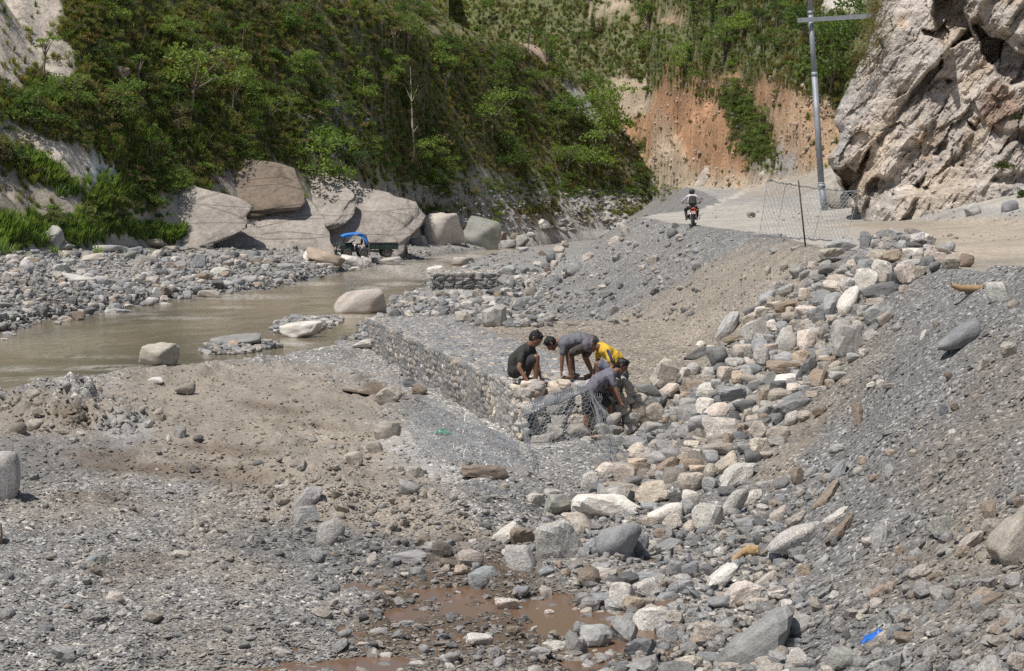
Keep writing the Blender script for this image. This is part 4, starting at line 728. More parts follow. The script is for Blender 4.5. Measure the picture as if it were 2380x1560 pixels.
# gravel spits in the river
def spit(label, pts, n, seed):
    rg = np.random.default_rng(seed); P = []
    for (px, py, rx, ry) in pts:
        k = n//len(pts); r = np.sqrt(rg.random(k)); a = rg.uniform(0, 6.28, k); P.append(np.stack([px+rx*r*np.cos(a), py+ry*r*np.sin(a), 1-r], 1))
    P = np.concatenate(P); Y = 4.78*F/(P[:, 1]-HY); d = .15*np.exp(rg.normal(0, .4, len(P)))
    G = np.stack([(P[:, 0]-CX)/F*Y, Y, -4.78+P[:, 2]*.14], 1)
    scatter('gravel_spit', G, np.stack([rg.normal(0, .2, len(P)), rg.normal(0, .2, len(P)), rg.uniform(0, 6.28, len(P))], 1), np.stack([d*.6, d*.5, d*.32], 1), pal(len(P), WG, rg, 1.05), rg.integers(0, 12, len(P)), COBC, label)
spit('gravel spit around the low dark boulder in the river', [(545, 806, 70, 16), (600, 802, 50, 6), (500, 815, 35, 7)], 900, 41)
spit('gravel spit with the white rocks in the river', [(710, 752, 75, 14), (690, 766, 55, 9), (760, 745, 35, 8)], 900, 42)
spit('gravel margin between the water and the mud', [(640, 845, 90, 8), (850, 835, 40, 8), (800, 846, 70, 8), (560, 862, 60, 6), (330, 895, 50, 8)], 900, 43)
# ------------------------------------------------------------------ rock outcrops at the foot of the hill
OUT = [(565, 432, 230, 95, -14, 'n', 'dark brown weathered rock slab above the pale slabs'), (585, 508, 330, 105, -16, 'p', 'long pale rock slab under the dark brown slab'), (430, 505, 210, 105, -24, 'p', 'pale cracked rock left of the long slab'), (775, 520, 270, 150, -22, 'p', 'massive pale rock face directly behind the truck'), (735, 462, 150, 80, -40, 'p', 'pale rock shoulder below the bushy tree'),
       (660, 548, 150, 56, -10, 'p', 'low pale rock left of the massive rock face'), (500, 556, 190, 66, -12, 'p', 'low pale rock foot above the boulder bank'), (1640, 415, 80, 34, 62, 'p', 'pale jagged rock fin in front of the orange slip'), (280, 170, 44, 30, -10, 'n', 'dark boulder sticking out of the scrub at upper left')]
OB = [rock_mesh(700+i, 4, 45, 15, .10, mat=M_OUTC, name='outcrop') for i in range(6)]
for i, (px, py, l, w, a, c, lab) in enumerate(OUT):
    o = stone(px, py, l, w, a, c, 'rock_outcrop', lift=.05, mesh=OB[i % 6], depth=.5, embed=.3, flipok=False); tag(o, lab, 'rock')
    if i < 7:                                            # slabs lie back on the slope
        m = o.location.y/F; o.scale = (l*m*.70, l*m*.085, w*m*1.0); o.rotation_euler = (Euler((R(-44), 0, 0)).to_matrix() @ Euler((0, -R(a), 0)).to_matrix()).to_euler()
        kk = KC[c][0]; o.color = tuple(v*.78 for v in kk)+(KC[c][1],)
# ------------------------------------------------------------------ plants
def tube(path, radii, n=6):
    path = [Vector(p) for p in path]; V = []; Fq = []
    for i, p in enumerate(path):
        d = (path[min(i+1, len(path)-1)]-path[max(i-1, 0)]).normalized(); u = d.orthogonal().normalized(); v = d.cross(u)
        for k in range(n):
            a = 2*math.pi*k/n; V.append(p+(u*math.cos(a)+v*math.sin(a))*radii[i])
    for i in range(len(path)-1):
        for k in range(n): Fq.append((i*n+k, i*n+(k+1) % n, (i+1)*n+(k+1) % n, (i+1)*n+k))
    return np.array([v[:] for v in V]), np.array(Fq)
def join(parts):
    V = []; Fq = []; o = 0
    for v, f in parts: V.append(v); Fq.append(f+o); o += len(v)
    return np.concatenate(V), np.concatenate(Fq)
def leaves(P, D, size, rg, asp=.55):
    """one folded leaf-sized quad at every point"""
    n = len(P); a = rg.normal(size=(n, 3)); a /= np.linalg.norm(a, axis=1)[:, None]
    a = a*.75+D*.6; a /= np.linalg.norm(a, axis=1)[:, None]
    b = np.cross(a, rg.normal(size=(n, 3))); b /= np.linalg.norm(b, axis=1)[:, None]
    s = (size*rg.uniform(.6, 1.3, n))[:, None]
    V = np.stack([P-a*s, P+b*s*asp, P+a*s, P-b*s*asp], 1).reshape(-1, 3)
    return V, np.arange(n*4).reshape(-1, 4)
def crown(rg, lobes, n, size, drop=.3):
    P = []; D = []
    w = np.array([l[3]**2 for l in lobes]); w = w/w.sum()
    for (x, y, z, r, zr), ww in zip(lobes, w):
        k = int(n*ww); d = rg.normal(size=(k, 3)); d /= np.linalg.norm(d, axis=1)[:, None]
        d[:, 2] = np.where(d[:, 2] < -.35, -d[:, 2]*.5, d[:, 2]); rad = rg.uniform(.45, 1.08, k)[:, None]**.6
        # ragged outline: thin some directions
        q = vnoise(d[:, 0]*2.3+x*3, d[:, 1]*2.3+d[:, 2]*3.1+y, 5); keep = q > drop; rad = rad*(.7+.45*q[:, None])
        p = d*rad*np.array([r, r, zr])+np.array([x, y, z]); P.append(p[keep]); D.append(d[keep])
    return leaves(np.concatenate(P), np.concatenate(D), size, rg)
def tree_template(seed, h, wdt, kind):
    rg = np.random.default_rng(seed); tubes = []; lobes = []
    if kind == 'pine':
        tubes.append(tube([(0, 0, 0), (.05, 0, h*.5), (0, .03, h)], [.07, .05, .015])); P = []; D = []
        for z in np.linspace(h*.25, h, 16):
            r = wdt*.5*(1-(z/h))**.8+.08
            for a in rg.uniform(0, 6.28, 7):
                for t in np.linspace(.25, 1, 5): P.append((math.cos(a)*r*t, math.sin(a)*r*t, z-.25*r*t+rg.normal()*.04)); D.append((math.cos(a), math.sin(a), .5))
        V, Fq = leaves(np.array(P), np.array(D), .15, rg, .3)
        return join(tubes), (V, Fq)
    nb = {'broad': 6, 'bushy': 7, 'thin': 5}[kind]; th = {'broad': .38, 'bushy': .12, 'thin': .55}[kind]
    lean = rg.normal(0, .08*h, 2)
    tubes.append(tube([(0, 0, -.2), (lean[0]*.4, lean[1]*.4, h*th), (lean[0], lean[1], h*.8)], [.02*h+.02, .014*h+.015, .012]))
    for i in range(nb):
        a = i*2.4+rg.uniform(-.4, .4); r = wdt*rg.uniform(.22, .42); z = h*rg.uniform(th+.1, .92); s = Vector((lean[0]*.5, lean[1]*.5, h*th*rg.uniform(.8, 1.2)))
        e = Vector((math.cos(a)*r+lean[0], math.sin(a)*r+lean[1], z)); tubes.append(tube([s, s.lerp(e, .55)+Vector((0, 0, .06*h)), e], [.012*h+.01, .009*h, .008], 5))
        rr = wdt*rg.uniform(.2, .32)*(.75 if kind == 'thin' else 1); lobes.append((e.x, e.y, e.z, rr, rr*rg.uniform(.6, .85)))
    if kind != 'thin': lobes.append((lean[0], lean[1], h*.78, wdt*.3, h*.2))
    if kind == 'bushy':
        for i in range(5): a = i*1.3; lobes.append((math.cos(a)*wdt*.3, math.sin(a)*wdt*.3, h*.28, wdt*.26, h*.24))
    n = {'broad': 1150, 'bushy': 1500, 'thin': 480}[kind]
    return join(tubes), crown(rg, lobes, int(n*1.55), .088, .36 if kind != 'thin' else .45)
TT = {}
for kind, cnt, dims in (('broad', 4, (3.2, 2.9)), ('bushy', 4, (2.6, 2.7)), ('thin', 3, (3.8, 2.0)), ('pine', 2, (4.6, 1.9))):
    for i in range(cnt):
        (tv, tf), (cv, cf) = tree_template(900+i*7+len(kind), dims[0], dims[1], kind)
        TT.setdefault(kind, []).append((mesh_np('trunk', tv, tf, M_BARK), mesh_np('crown', cv, cf, M_LEAF, smooth=False), dims[0]))
def shrub_mesh(seed):
    rg = np.random.default_rng(seed); lob = [(rg.normal(0, .3), rg.normal(0, .3), rg.uniform(.25, .6), rg.uniform(.3, .5), rg.uniform(.25, .42)) for _ in range(6)]
    return mesh_np('shrub', *crown(rg, lob, 950, .066, .3), M_LEAF, smooth=False)
SHR = [shrub_mesh(60+i) for i in range(5)]
GREENS = [(.10, .152, .058), (.13, .19, .066), (.165, .228, .076), (.20, .265, .09), (.17, .185, .09), (.19, .165, .11), (.078, .12, .052)]
RV = random.Random(3)
def tree(px, py, hpx, kind, label, group=None, gi=None, Yat=None):
    g = hit(px, py)[0] if Yat is None else np.array([(px-CX)/F*Yat, Yat, (HY-py)/F*Yat])
    tm, cm, h0 = RV.choice(TT[kind]); s = hpx*g[1]/F/h0
    e = empty('pine_tree' if kind == 'pine' else 'tree', (g[0], g[1], g[2]-.05), RV.uniform(0, 6.28)); e.scale = (s*RV.uniform(.9, 1.2), s*RV.uniform(.9, 1.2), s)
    tag(e, label, 'tree', group); t = obj('trunk', tm, e); c = obj('crown', cm, e)
    k = GREENS[gi if gi is not None else RV.randrange(7)]; j = RV.uniform(.8, 1.2); c.color = (k[0]*j, k[1]*j, k[2]*j, 1); return e
NAMEDT = [(100, 195, 130, 'thin', 3, 'thin tree on the bare pale slope at upper left'), (440, 280, 175, 'broad', 3, 'pale green spreading tree at the left of the hill'), (725, 440, 145, 'bushy', 2, 'dense green bushy tree above the pale rocks'), (392, 455, 70, 'bushy', 2, 'small bright bush growing on the pale rock'), (1140, 330, 125, 'broad', 2, 'broad green tree in the middle of the hill'), (1412, 325, 120, 'bushy', 3, 'bright green bushy tree near the spur end'), (1370, 400, 100, 'bushy', 2, 'green bush low on the spur'),
          (945, 130, 110, 'broad', 3, 'light green tree near the top middle'), (560, 130, 90, 'thin', 1, 'dark slender tree upper left of the middle'), (1185, 400, 90, 'bushy', 0, 'dark bush at the edge of the rock foot'), (1310, 300, 90, 'broad', 1, 'green tree left of the bright bushy tree'), (270, 290, 100, 'bushy', 1, 'green bush above the grass ledge'), (1610, 110, 130, 'pine', 0, 'tall dark pine high on the back hill'), (1680, 150, 110, 'broad', 2, 'bright green tree above the orange slip'), (1930, 215, 170, 'bushy', 1, 'dark green tree beside the cliff, behind the pole'), (1960, 120, 130, 'bushy', 1, 'dark green tree at the cliff edge above the cross arm'), (1890, 150, 130, 'broad', 0, 'dark tree left of the pole'),
          (1490, 425, 50, 'bushy', 1, 'low bush at the tip of the spur'), (1740, 268, 60, 'bushy', 1, 'bush in the green tongue of the orange slip'), (1650, 70, 120, 'pine', 0, 'pine right of the tallest pine'), (1720, 110, 90, 'broad', 3, 'pale green tree near the upper right'), (620, 300, 80, 'broad', 2, 'green tree left of the dark scree'), (60, 300, 110, 'bushy', 1, 'green bush at the left border of the hill'), (540, 260, 100, 'broad', 3, 'yellow green tree in the left middle of the hill')]
for (px, py, h, kd_, gi, lab) in NAMEDT: tree(px, py, h, kd_, lab, None, gi)
# tall tree with bare pale trunk
g = hit(957, 388)[0]; m = g[1]/F
e = tag(empty('tree', g), 'tall tree with a bare pale trunk in the middle of the hill', 'tree')
tv = join([tube([(-.1, 0, -.2), (.15, 0, 1.2), (.02, .05, 3.2), (-.05, 0, 5.4), (-.12, 0, 7.6)], [.10, .085, .07, .045, .012], 7), tube([(.05, 0, 2.5), (.45, .05, 3.1)], [.035, .012], 5), tube([(-.03, 0, 4.8), (.5, 0, 6.2)], [.03, .01], 5), tube([(-.05, 0, 5.0), (-.6, 0, 6.3)], [.03, .01], 5)])
t_ = obj('trunk', mesh_np('trunk', *tv, M_PALEBARK), e); rg_ = np.random.default_rng(77)
c_ = obj('crown', mesh_np('crown', *crown(rg_, [(-.1, 0, 6.6, .9, .9), (.45, 0, 5.9, .7, .6), (-.6, 0, 6.0, .7, .6), (0, 0, 7.5, .6, .6), (.3, .2, 4.6, .6, .5)], 620, .12, .42), M_LEAF, smooth=False), e); c_.color = (.06, .065, .03, 1)
s_ = m*240/7.8; e.scale = (s_, s_, s_)
# dead stick tree by the boulders
g = hit(857, 520)[0]; e = tag(empty('dead_tree', g), 'leafless dead sapling in front of the rock behind the truck', 'tree')
obj('trunk', mesh_np('trunk', *join([tube([(0, 0, -.2), (.1, 0, 1.5), (-.1, 0, 3.2)], [.07, .05, .012]), tube([(.08, 0, 1.3), (.5, 0, 2.3)], [.03, .008]), tube([(.06, 0, 1.8), (-.5, 0, 2.7)], [.03, .008]), tube([(0, 0, .6), (-.4, .1, 1.2)], [.03, .008])]), M_BARK), e)
# the many trees and shrubs of the hill, each its own object
ci_ = lambda a: np.clip(np.round((a-CS[0])/7.5).astype(int), 0, len(CS)-1)
def hillpts(n, seed, box, bare_p=.06):
    rg = np.random.default_rng(seed); px = rg.uniform(box[0], box[2], n); py = rg.uniform(box[1], box[3], n); G = hit(px, py)
    ri = np.clip(np.searchsorted(YS, G[:, 1]), 0, len(YS)-1); cc = PRE[ci_(px), ri]; kk = MK['kind'][ci_(px), ri]
    bare = (cc[:, 0] > .27); k = (kk == 3) & ((~bare) | (rg.random(n) < bare_p)); return px[k], py[k], G[k], cc[k], rg
def hzone(px, py):
    Z = [(120, 150, 'on the upper left of the hill'), (120, 330, 'on the left of the hill'), (350, 100, 'high on the left part of the hill'), (350, 280, 'in the left middle of the hill'), (350, 440, 'above the left pale rocks'), (600, 80, 'near the top left of the middle'), (600, 230, 'left of the dark scree'), (600, 380, 'above the dark brown slab'), (850, 80, 'at the top middle of the hill'), (850, 220, 'above the dark scree'), (850, 400, 'beside the bushy tree above the rocks'),
         (1050, 100, 'right of the top middle'), (1050, 250, 'right of the bare pale trunk'), (1050, 400, 'low beside the bare pale trunk'), (1250, 220, 'in the middle of the spur'), (1250, 380, 'on the lower spur'), (1420, 330, 'near the end of the spur'), (1350, 60, 'on the back hill, left of the pines'), (1500, 110, 'on the back hill below the pines'), (1650, 60, 'among the pines of the back hill'), (1800, 120, 'on the back hill left of the pole'), (1750, 300, 'in the orange slip'), (1950, 120, 'between the pole and the cliff'), (120, 520, 'on the slope above the far bank'), (300, 540, 'on the grassy strip above the boulder bank')]
    return min(Z, key=lambda z: (px-z[0])**2+(py-z[1])**2)[2]
KW = {'broad': 'spreading', 'bushy': 'bushy', 'thin': 'slender', 'pine': 'conifer'}; GW = ['dark green', 'green', 'mid green', 'yellow green', 'olive', 'brownish', 'very dark green']
px, py, G, cc, rg = hillpts(420, 5, (-40, 20, 1900, 440), .03)
cnt = 0; TL = []
for a, b in zip(px, py):
    if cnt >= 120: break
    back = (a > 1300 and b < 170)
    kind = rg.choice(['broad', 'bushy', 'thin', 'pine'], p=[.36, .30, .17, .17] if back else [.40, .42, .17, .01]); gi = int(rg.choice(7, p=[.18, .2, .2, .16, .1, .06, .1])); h = rg.uniform(36, 88)*(1.0 if kind != 'thin' else 1.2)
    sz = 'tall ' if h > 85 else ('small ' if h < 60 else '')
    if 1390 < a < 1900 and 175 < b < 450: continue
    TL.append((tree(a, min(b+h*.35, 470), h, str(kind), None, None, gi), f'{sz}{GW[gi]} {KW[str(kind)]} tree {hzone(a, b)}', a, b, 'tree', 'trees and bushes covering the hillside')); cnt += 1
px, py, G, cc, rg = hillpts(330, 6, (-40, 10, 1900, 570), .10)
for a, b, g in list(zip(px, py, G))[:230]:
    o = obj('shrub', RV.choice(SHR)); gi = int(rg.choice(7, p=[.15, .2, .2, .15, .1, .12, .08])); s = rg.uniform(.55, 1.3); o.location = g; o.location.z -= .1; o.scale = (s*rg.uniform(.9, 1.4), s*rg.uniform(.9, 1.4), s*rg.uniform(.7, 1.2)); o.rotation_euler = (0, 0, rg.uniform(0, 6.28))
    k = GREENS[gi]; o.color = (*k, 1); TL.append((o, f"{'wide ' if s > 1.05 else ('small ' if s < .75 else '')}{GW[gi]} low shrub {hzone(a, b)}", a, b, 'shrub', 'shrubs scattered over the hillside'))
disamb(TL)
# undergrowth that nobody could count
def tuft(seed, n, h, w):
    rg = np.random.default_rng(seed); V = []; Fq = []
    for i in range(n):
        a = rg.uniform(0, 6.28); r = w*.3*math.sqrt(rg.random()); b = Vector((math.cos(a)*r, math.sin(a)*r, 0)); l = h*rg.uniform(.6, 1.1); o = Vector((math.cos(a), math.sin(a), 0))*w*rg.uniform(.3, .9); s = Vector((-math.sin(a), math.cos(a), 0))*.035
        V += [b-s, b+s, b+o*.4+Vector((0, 0, l*.7))+s*.7, b+o*.4+Vector((0, 0, l*.7))-s*.7, b+o+Vector((0, 0, l))]; k = len(V)-5; Fq += [(k, k+1, k+2, k+3), (k+3, k+2, k+4, k+4)]
    return np.array([v[:] for v in V]), [np.array([f for f in Fq if f[2] != f[3]]), np.array([f[:3] for f in Fq if f[2] == f[3]])]
def tuft_mesh(seed, n, h, w):
    V, Fs = tuft(seed, n, h, w); return mesh_np('tuft', V, Fs, M_LEAFI, smooth=False)
def clump_mesh(seed):
    rg = np.random.default_rng(seed); return mesh_np('clump', *crown(rg, [(rg.normal(0, .25), rg.normal(0, .25), .25, .38, .3) for _ in range(3)], 240, .062, .25), M_LEAFI, smooth=False)
TUC = proto_coll([tuft_mesh(i, 26, .8, .5) for i in range(5)]); CLC = proto_coll([clump_mesh(i+20) for i in range(6)])
def under(name, n, seed, box, coll, npro, cols, smin, smax, label, bp, patch):
    px, py, G, cc, rg = hillpts(n, seed, box, bp); q = fbm(px*.012, py*.016, 3, patch)
    k = rg.random(len(px)) < .72+.55*q; G = G[k]; q = q[k]; m = len(G); s = rg.uniform(smin, smax, m)
    c = np.array(cols)[rg.integers(0, len(cols), m)]*rg.uniform(.75, 1.25, (m, 1)); c = np.concatenate([np.clip(c, 0, 1), np.ones((m, 1))], 1); G[:, 2] -= .06
    scatter(name, G, np.stack([rg.normal(0, .15, m), rg.normal(0, .15, m), rg.uniform(0, 6.28, m)], 1), np.stack([s, s, s*rg.uniform(.7, 1.2, m)], 1), c, rg.integers(0, npro, m), coll, label)
under('undergrowth', 12500, 8, (-60, -30, 1960, 470), CLC, 6, GREENS, .3, .85, 'dense low undergrowth of leafy bushes over the hillside', .04, 3)
under('grass', 26000, 9, (-60, -30, 1960, 500), TUC, 5, [(.17, .20, .065), (.22, .235, .085), (.14, .175, .055), (.24, .21, .115), (.2, .165, .105)], .4, .95, 'long green and dry grass between the bushes', .05, 12)
under('undergrowth', 2200, 10, (-60, -30, 1960, 440), CLC, 6, [(.2, .15, .09), (.16, .13, .1), (.23, .165, .08), (.18, .16, .115)], .6, 1.2, 'brown and rusty dry bushes among the green', .02, 29)
def bank_green(px, py, rg): return rg.random(len(px)) < .8
def green_at(name, n, seed, spots, coll, npro, cols, smin, smax, label):
    rg = np.random.default_rng(seed); P = []
    for (px, py, rx, ry, a) in spots:
        k = n//len(spots); u = rg.normal(0, .5, (k, 2)); ca, sa = math.cos(R(a)), math.sin(R(a)); P.append(np.stack([px+u[:, 0]*rx*ca+u[:, 1]*ry*sa, py-u[:, 0]*rx*sa+u[:, 1]*ry*ca], 1))
    P = np.concatenate(P); G = hit(P[:, 0], P[:, 1]); m = len(G); s = rg.uniform(smin, smax, m); c = np.array(cols)[rg.integers(0, len(cols), m)]*rg.uniform(.75, 1.25, (m, 1)); c = np.concatenate([c, np.ones((m, 1))], 1); G[:, 2] -= .05
    scatter(name, G, np.stack([rg.normal(0, .15, m), rg.normal(0, .15, m), rg.uniform(0, 6.28, m)], 1), np.stack([s, s, s], 1), c, rg.integers(0, npro, m), coll, label)
green_at('grass', 900, 12, [(330, 545, 120, 18, -5), (430, 550, 90, 12, -8), (250, 470, 60, 30, -30), (110, 405, 90, 26, -35), (270, 460, 60, 40, -30), (60, 540, 70, 40, 0), (200, 540, 90, 30, 0), (385, 330, 120, 28, -5), (300, 345, 70, 30, 0), (5, 560, 40, 30, 0)], TUC, 5, GREENS[1:4], .6, 1.3, 'green grass and weeds above the far boulder bank')
green_at('undergrowth', 420, 13, [(300, 520, 100, 22, -10), (110, 400, 90, 24, -35), (270, 470, 50, 30, -30), (400, 430, 40, 30, 0), (150, 520, 70, 30, 0), (650, 480, 20, 40, 60), (1470, 440, 100, 20, 10), (930, 400, 70, 30, -20)], CLC, 6, GREENS, .5, 1.1, 'leafy weeds in the clefts of the pale rocks')
green_at('undergrowth', 420, 15, [(1735, 285, 40, 95, 24), (1720, 240, 30, 50, 20), (1765, 330, 25, 40, 10)], CLC, 6, GREENS, .5, 1.2, 'green scrub tongue between the two orange scars')
green_at('undergrowth', 700, 16, [(1150, 435, 150, 22, -8), (1300, 440, 150, 22, -8), (1450, 440, 110, 20, -5), (1000, 430, 80, 22, -20), (330, 440, 60, 40, -30)], CLC, 6, GREENS, .4, 1.0, 'scrub hanging over the rocky foot of the hill')
# ------------------------------------------------------------------ the cliff on the right
def cliff():
    pys = np.arange(-200, 540, 2.8); us = np.concatenate([np.arange(0, 460, 2.8), np.arange(460, 900, 9)])
    SILC = [(-260, 2075), (0, 2042), (60, 2035), (110, 2018), (200, 1976), (255, 1940), (330, 1950), (368, 1926), (400, 1932), (425, 1944), (445, 1962), (465, 1988), (540, 2004)]
    U, PY = np.meshgrid(us, pys, indexing='ij'); wob = 7*fbm(PY*.035, PY*0, 4, 5); PX = tab(PY, SILC)+wob+U
    zz = (HY-PY)*72/F; base = 75.2-(PX-2000)*.0135+.42*np.clip(zz, -1, 20)
    a = R(52); q = (PX-2000)*math.sin(a)+(PY-400)*math.cos(a); r = (PX-2000)*math.cos(a)-(PY-400)*math.sin(a)
    qw = q+10*fbm(r*.007, q*.004, 2, 9)+4*fbm(r*.04, q*.02, 3, 19)
    edges = [(-10, .95, 15), (62, .34, 9), (150, .26, 9), (250, .36, 10), (345, .28, 9), (450, .4, 11), (600, .4, 12), (760, .4, 12)]
    Y = base.copy(); prev = -190.0
    for i, (e, A, w) in enumerate(edges):
        am = A*np.clip(1.0+1.1*fbm(r*.010+i*7, r*0+i, 2, 33), .05, 2.2); up = np.clip((qw-prev)/(e-w-prev), 0, 1); dn = np.clip((e-qw)/w, 0, 1)
        Y -= np.where((qw >= prev) & (qw < e), am*up**1.3*sst(0, 1, dn), 0); prev = e
    wx, wy = PX+9*fbm(PX*.03, PY*.03, 3, 90), PY+9*fbm(PX*.03+7, PY*.03, 3, 91)
    def pd(poly):
        d = np.full(PX.shape, 1e9); ins = np.zeros(PX.shape, bool)
        for (ax, ay), (bx, by) in zip(poly, poly[1:]+poly[:1]):
            vx, vy = bx-ax, by-ay; t = np.clip(((wx-ax)*vx+(wy-ay)*vy)/(vx*vx+vy*vy), 0, 1); d = np.minimum(d, np.hypot(wx-ax-t*vx, wy-ay-t*vy))
            if abs(vy) > 1e-9: ins ^= ((ay > wy) != (by > wy)) & (wx < vx*(wy-ay)/vy+ax)
        return np.where(ins, d, -d)
    Y -= .07*fbm(q*.10, r*.007, 4, 44)+.04*fbm(q*.32, r*.02, 3, 45)        # thin layers along the bedding
    for qs, rs, ga, oa, sd in ((.013, .0058, 1.5, .45, 12), (.030, .013, .55, .22, 13), (.075, .03, .20, .10, 14)):       # plane facets split along the bedding and its joints
        dx, dy, h1, h2, h3, bd_ = vorc(q*qs+.12*fbm(r*.02, q*.02, 2, 7), r*rs, sd); Y -= dx*(h1-.62)*ga+dy*(h2-.5)*ga+(h3-.5)*oa-.10*oa*sst(.06, 0, bd_)
    Y -= .05*fbm(PX*.10, PY*.10, 4, 72)
    DK = [([(2176, -30), (2236, -30), (2252, 40), (2266, 96), (2236, 104), (2206, 122), (2186, 98), (2150, 84), (2132, 70), (2165, 60)], 2.2), ([(2262, 60), (2300, 72), (2345, 100), (2420, 140), (2420, 176), (2350, 205), (2318, 190), (2300, 150), (2272, 110)], 2.0),
          ([(1940, 402), (1968, 378), (1986, 395), (2008, 352), (2030, 335), (2008, 395), (1996, 440), (1990, 475), (1962, 447)], 1.6), ([(2246, 276), (2262, 284), (2280, 300), (2262, 312), (2250, 296)], .7), ([(2118, 430), (2140, 405), (2156, 398), (2150, 420), (2128, 445)], .7), ([(2160, 350), (2180, 330), (2204, 328), (2196, 350), (2170, 364)], .6), ([(2008, 440), (2020, 412), (2042, 418), (2035, 445), (2014, 457)], .7), ([(2193, 180), (2217, 188), (2205, 208)], .6), ([(2105, 385), (2124, 372), (2120, 390)], .5), ([(2225, 395), (2245, 380), (2240, 402)], .5), ([(2310, 250), (2330, 240), (2322, 262)], .4)]
    for pl, dp in DK: Y += dp*sst(-1, 8, pd(pl))
    for pl, dp, rp in [([(2010, 470), (2060, 440), (2160, 425), (2300, 405), (2420, 420), (2900, 420), (2900, 600), (1990, 600)], .9, 34), ([(2240, -120), (2500, -120), (2500, 120), (2345, 92), (2262, 52)], 1.2, 24), ([(2230, 236), (2310, 172), (2420, 150), (2500, 300), (2300, 304)], .5, 14), ([(2040, 330), (2110, 236), (2160, 180), (2180, 250), (2150, 330), (2060, 420), (2010, 430)], .45, 22), ([(2290, 330), (2379, 330), (2400, 400), (2300, 420)], .4, 16)]: Y -= dp*sst(0, rp, pd(pl))
    def cave(px, py, rx, ry, ang, dep, s=.35):
        ca, sa = math.cos(R(ang)), math.sin(R(ang)); dx, dy = PX-px, PY-py
        return dep*sst(1+s*.3, 1-s, np.hypot((dx*ca-dy*sa)/rx, (dx*sa+dy*ca)/ry)+.2*fbm(PX*.02, PY*.02, 3, 90))
    edge = np.clip(1-U/26, 0, 1); Y += 1.3*edge**2.5
    V = np.stack([(PX-CX)/F*Y, Y, (HY-PY)/F*Y], -1)
    # returns of the rock behind the left edge
    back = []
    for dY in (9.0, 5.0, 2.0):
        b = V[0].copy(); b[:, 1] += dY; b[:, 0] += dY*.25; back.append(b)
    V = np.concatenate([np.stack(back), V], 0); n0, n1 = V.shape[:2]
    idx = np.arange(n0*n1).reshape(n0, n1); Q = np.stack([idx[:-1, :-1], idx[:-1, 1:], idx[1:, 1:], idx[1:, :-1]], -1).reshape(-1, 4)
    me = mesh_np('cliff', V.reshape(-1, 3), Q, M_CLIFF, smooth=False)
    C_ = np.zeros(PX.shape+(3,)); C_[:] = lin((.43, .383, .338))
    n1_ = fbm(q*.012, r*.006, 4, 55)
    def bl(mk, c): C_[:] = C_*(1-mk[..., None])+np.array(c)*mk[..., None]
    bl(sst(.1, .7, n1_)*.6, (.46, .375, .28)); bl(sst(.2, .8, -n1_)*.7, (.40, .385, .37)); bl(sst(.5, .85, fbm(PX*.02, PY*.02, 3, 57))*.45, (.48, .34, .22))
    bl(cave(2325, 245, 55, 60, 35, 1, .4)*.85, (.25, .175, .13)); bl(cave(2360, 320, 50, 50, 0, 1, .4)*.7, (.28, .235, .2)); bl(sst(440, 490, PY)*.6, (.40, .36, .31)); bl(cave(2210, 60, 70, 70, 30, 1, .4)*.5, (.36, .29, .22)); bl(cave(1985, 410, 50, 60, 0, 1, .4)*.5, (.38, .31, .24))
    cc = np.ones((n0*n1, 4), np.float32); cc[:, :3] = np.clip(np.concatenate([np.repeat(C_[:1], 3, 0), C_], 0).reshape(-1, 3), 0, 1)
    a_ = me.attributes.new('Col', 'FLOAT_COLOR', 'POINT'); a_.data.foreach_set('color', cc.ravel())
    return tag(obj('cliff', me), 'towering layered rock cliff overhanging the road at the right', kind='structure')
cliff()
def clumpobj(px, py, Y, s, c, lab, name='shrub', mesh=None):
    o = obj(name, mesh or RV.choice(SHR)); o.location = ((px-CX)/F*Y, Y, (HY-py)/F*Y); o.scale = (s, s, s*1.1); o.rotation_euler = (0, 0, RV.uniform(0, 6)); o.color = (*c, 1); tag(o, lab, 'shrub' if name == 'shrub' else 'grass clump')
def hang_mesh(seed, n):
    rg = np.random.default_rng(seed); V = []; Fq = []
    for i in range(n):
        b = Vector((rg.normal(0, .35), rg.normal(0, .15), rg.normal(0, .4))); d = Vector((rg.normal(-.25, .3), rg.normal(-.2, .2), rg.normal(.15, .4))).normalized()*rg.uniform(.4, .9); s = Vector((.012, 0, .012)); e = b+d*.6; t = b+d+Vector((0, 0, -.35)); k = len(V)
        V += [b-s, b+s, e+s*.7, e-s*.7, t]; Fq += [(k, k+1, k+2, k+3), (k+3, k+2, k+4)]
    return mesh_np('grass_clump', np.array([v[:] for v in V]), [np.array([f for f in Fq if len(f) == 4]), np.array([f for f in Fq if len(f) == 3])], M_LEAF, smooth=False)
HG = [hang_mesh(i, 190) for i in range(2)]
for (px, py, s, c, lab) in [(2040, 18, 1.0, (.19, .135, .07), 'dry brown grass hanging from the top of the cliff edge'), (2024, 85, .8, (.17, .13, .065), 'dry grass on the cliff edge beside the cross arm end'), (1998, 135, .75, (.15, .12, .055), 'dry grass on the cliff edge below the cross arm'), (1985, 170, .5, (.10, .11, .04), 'greenish grass low on the cliff edge')]: clumpobj(px, py, 76.2, s, c, lab, 'grass_clump', RV.choice(HG))
clumpobj(2345, 400, 69.5, .55, (.07, .09, .03), 'green weed clump on the right of the cliff'); clumpobj(2372, 470, 68, .45, (.06, .085, .03), 'green weed at the right border below the cliff'); clumpobj(2360, 285, 70, .3, (.045, .07, .025), 'ivy like weed in the cleft of the brown rock')
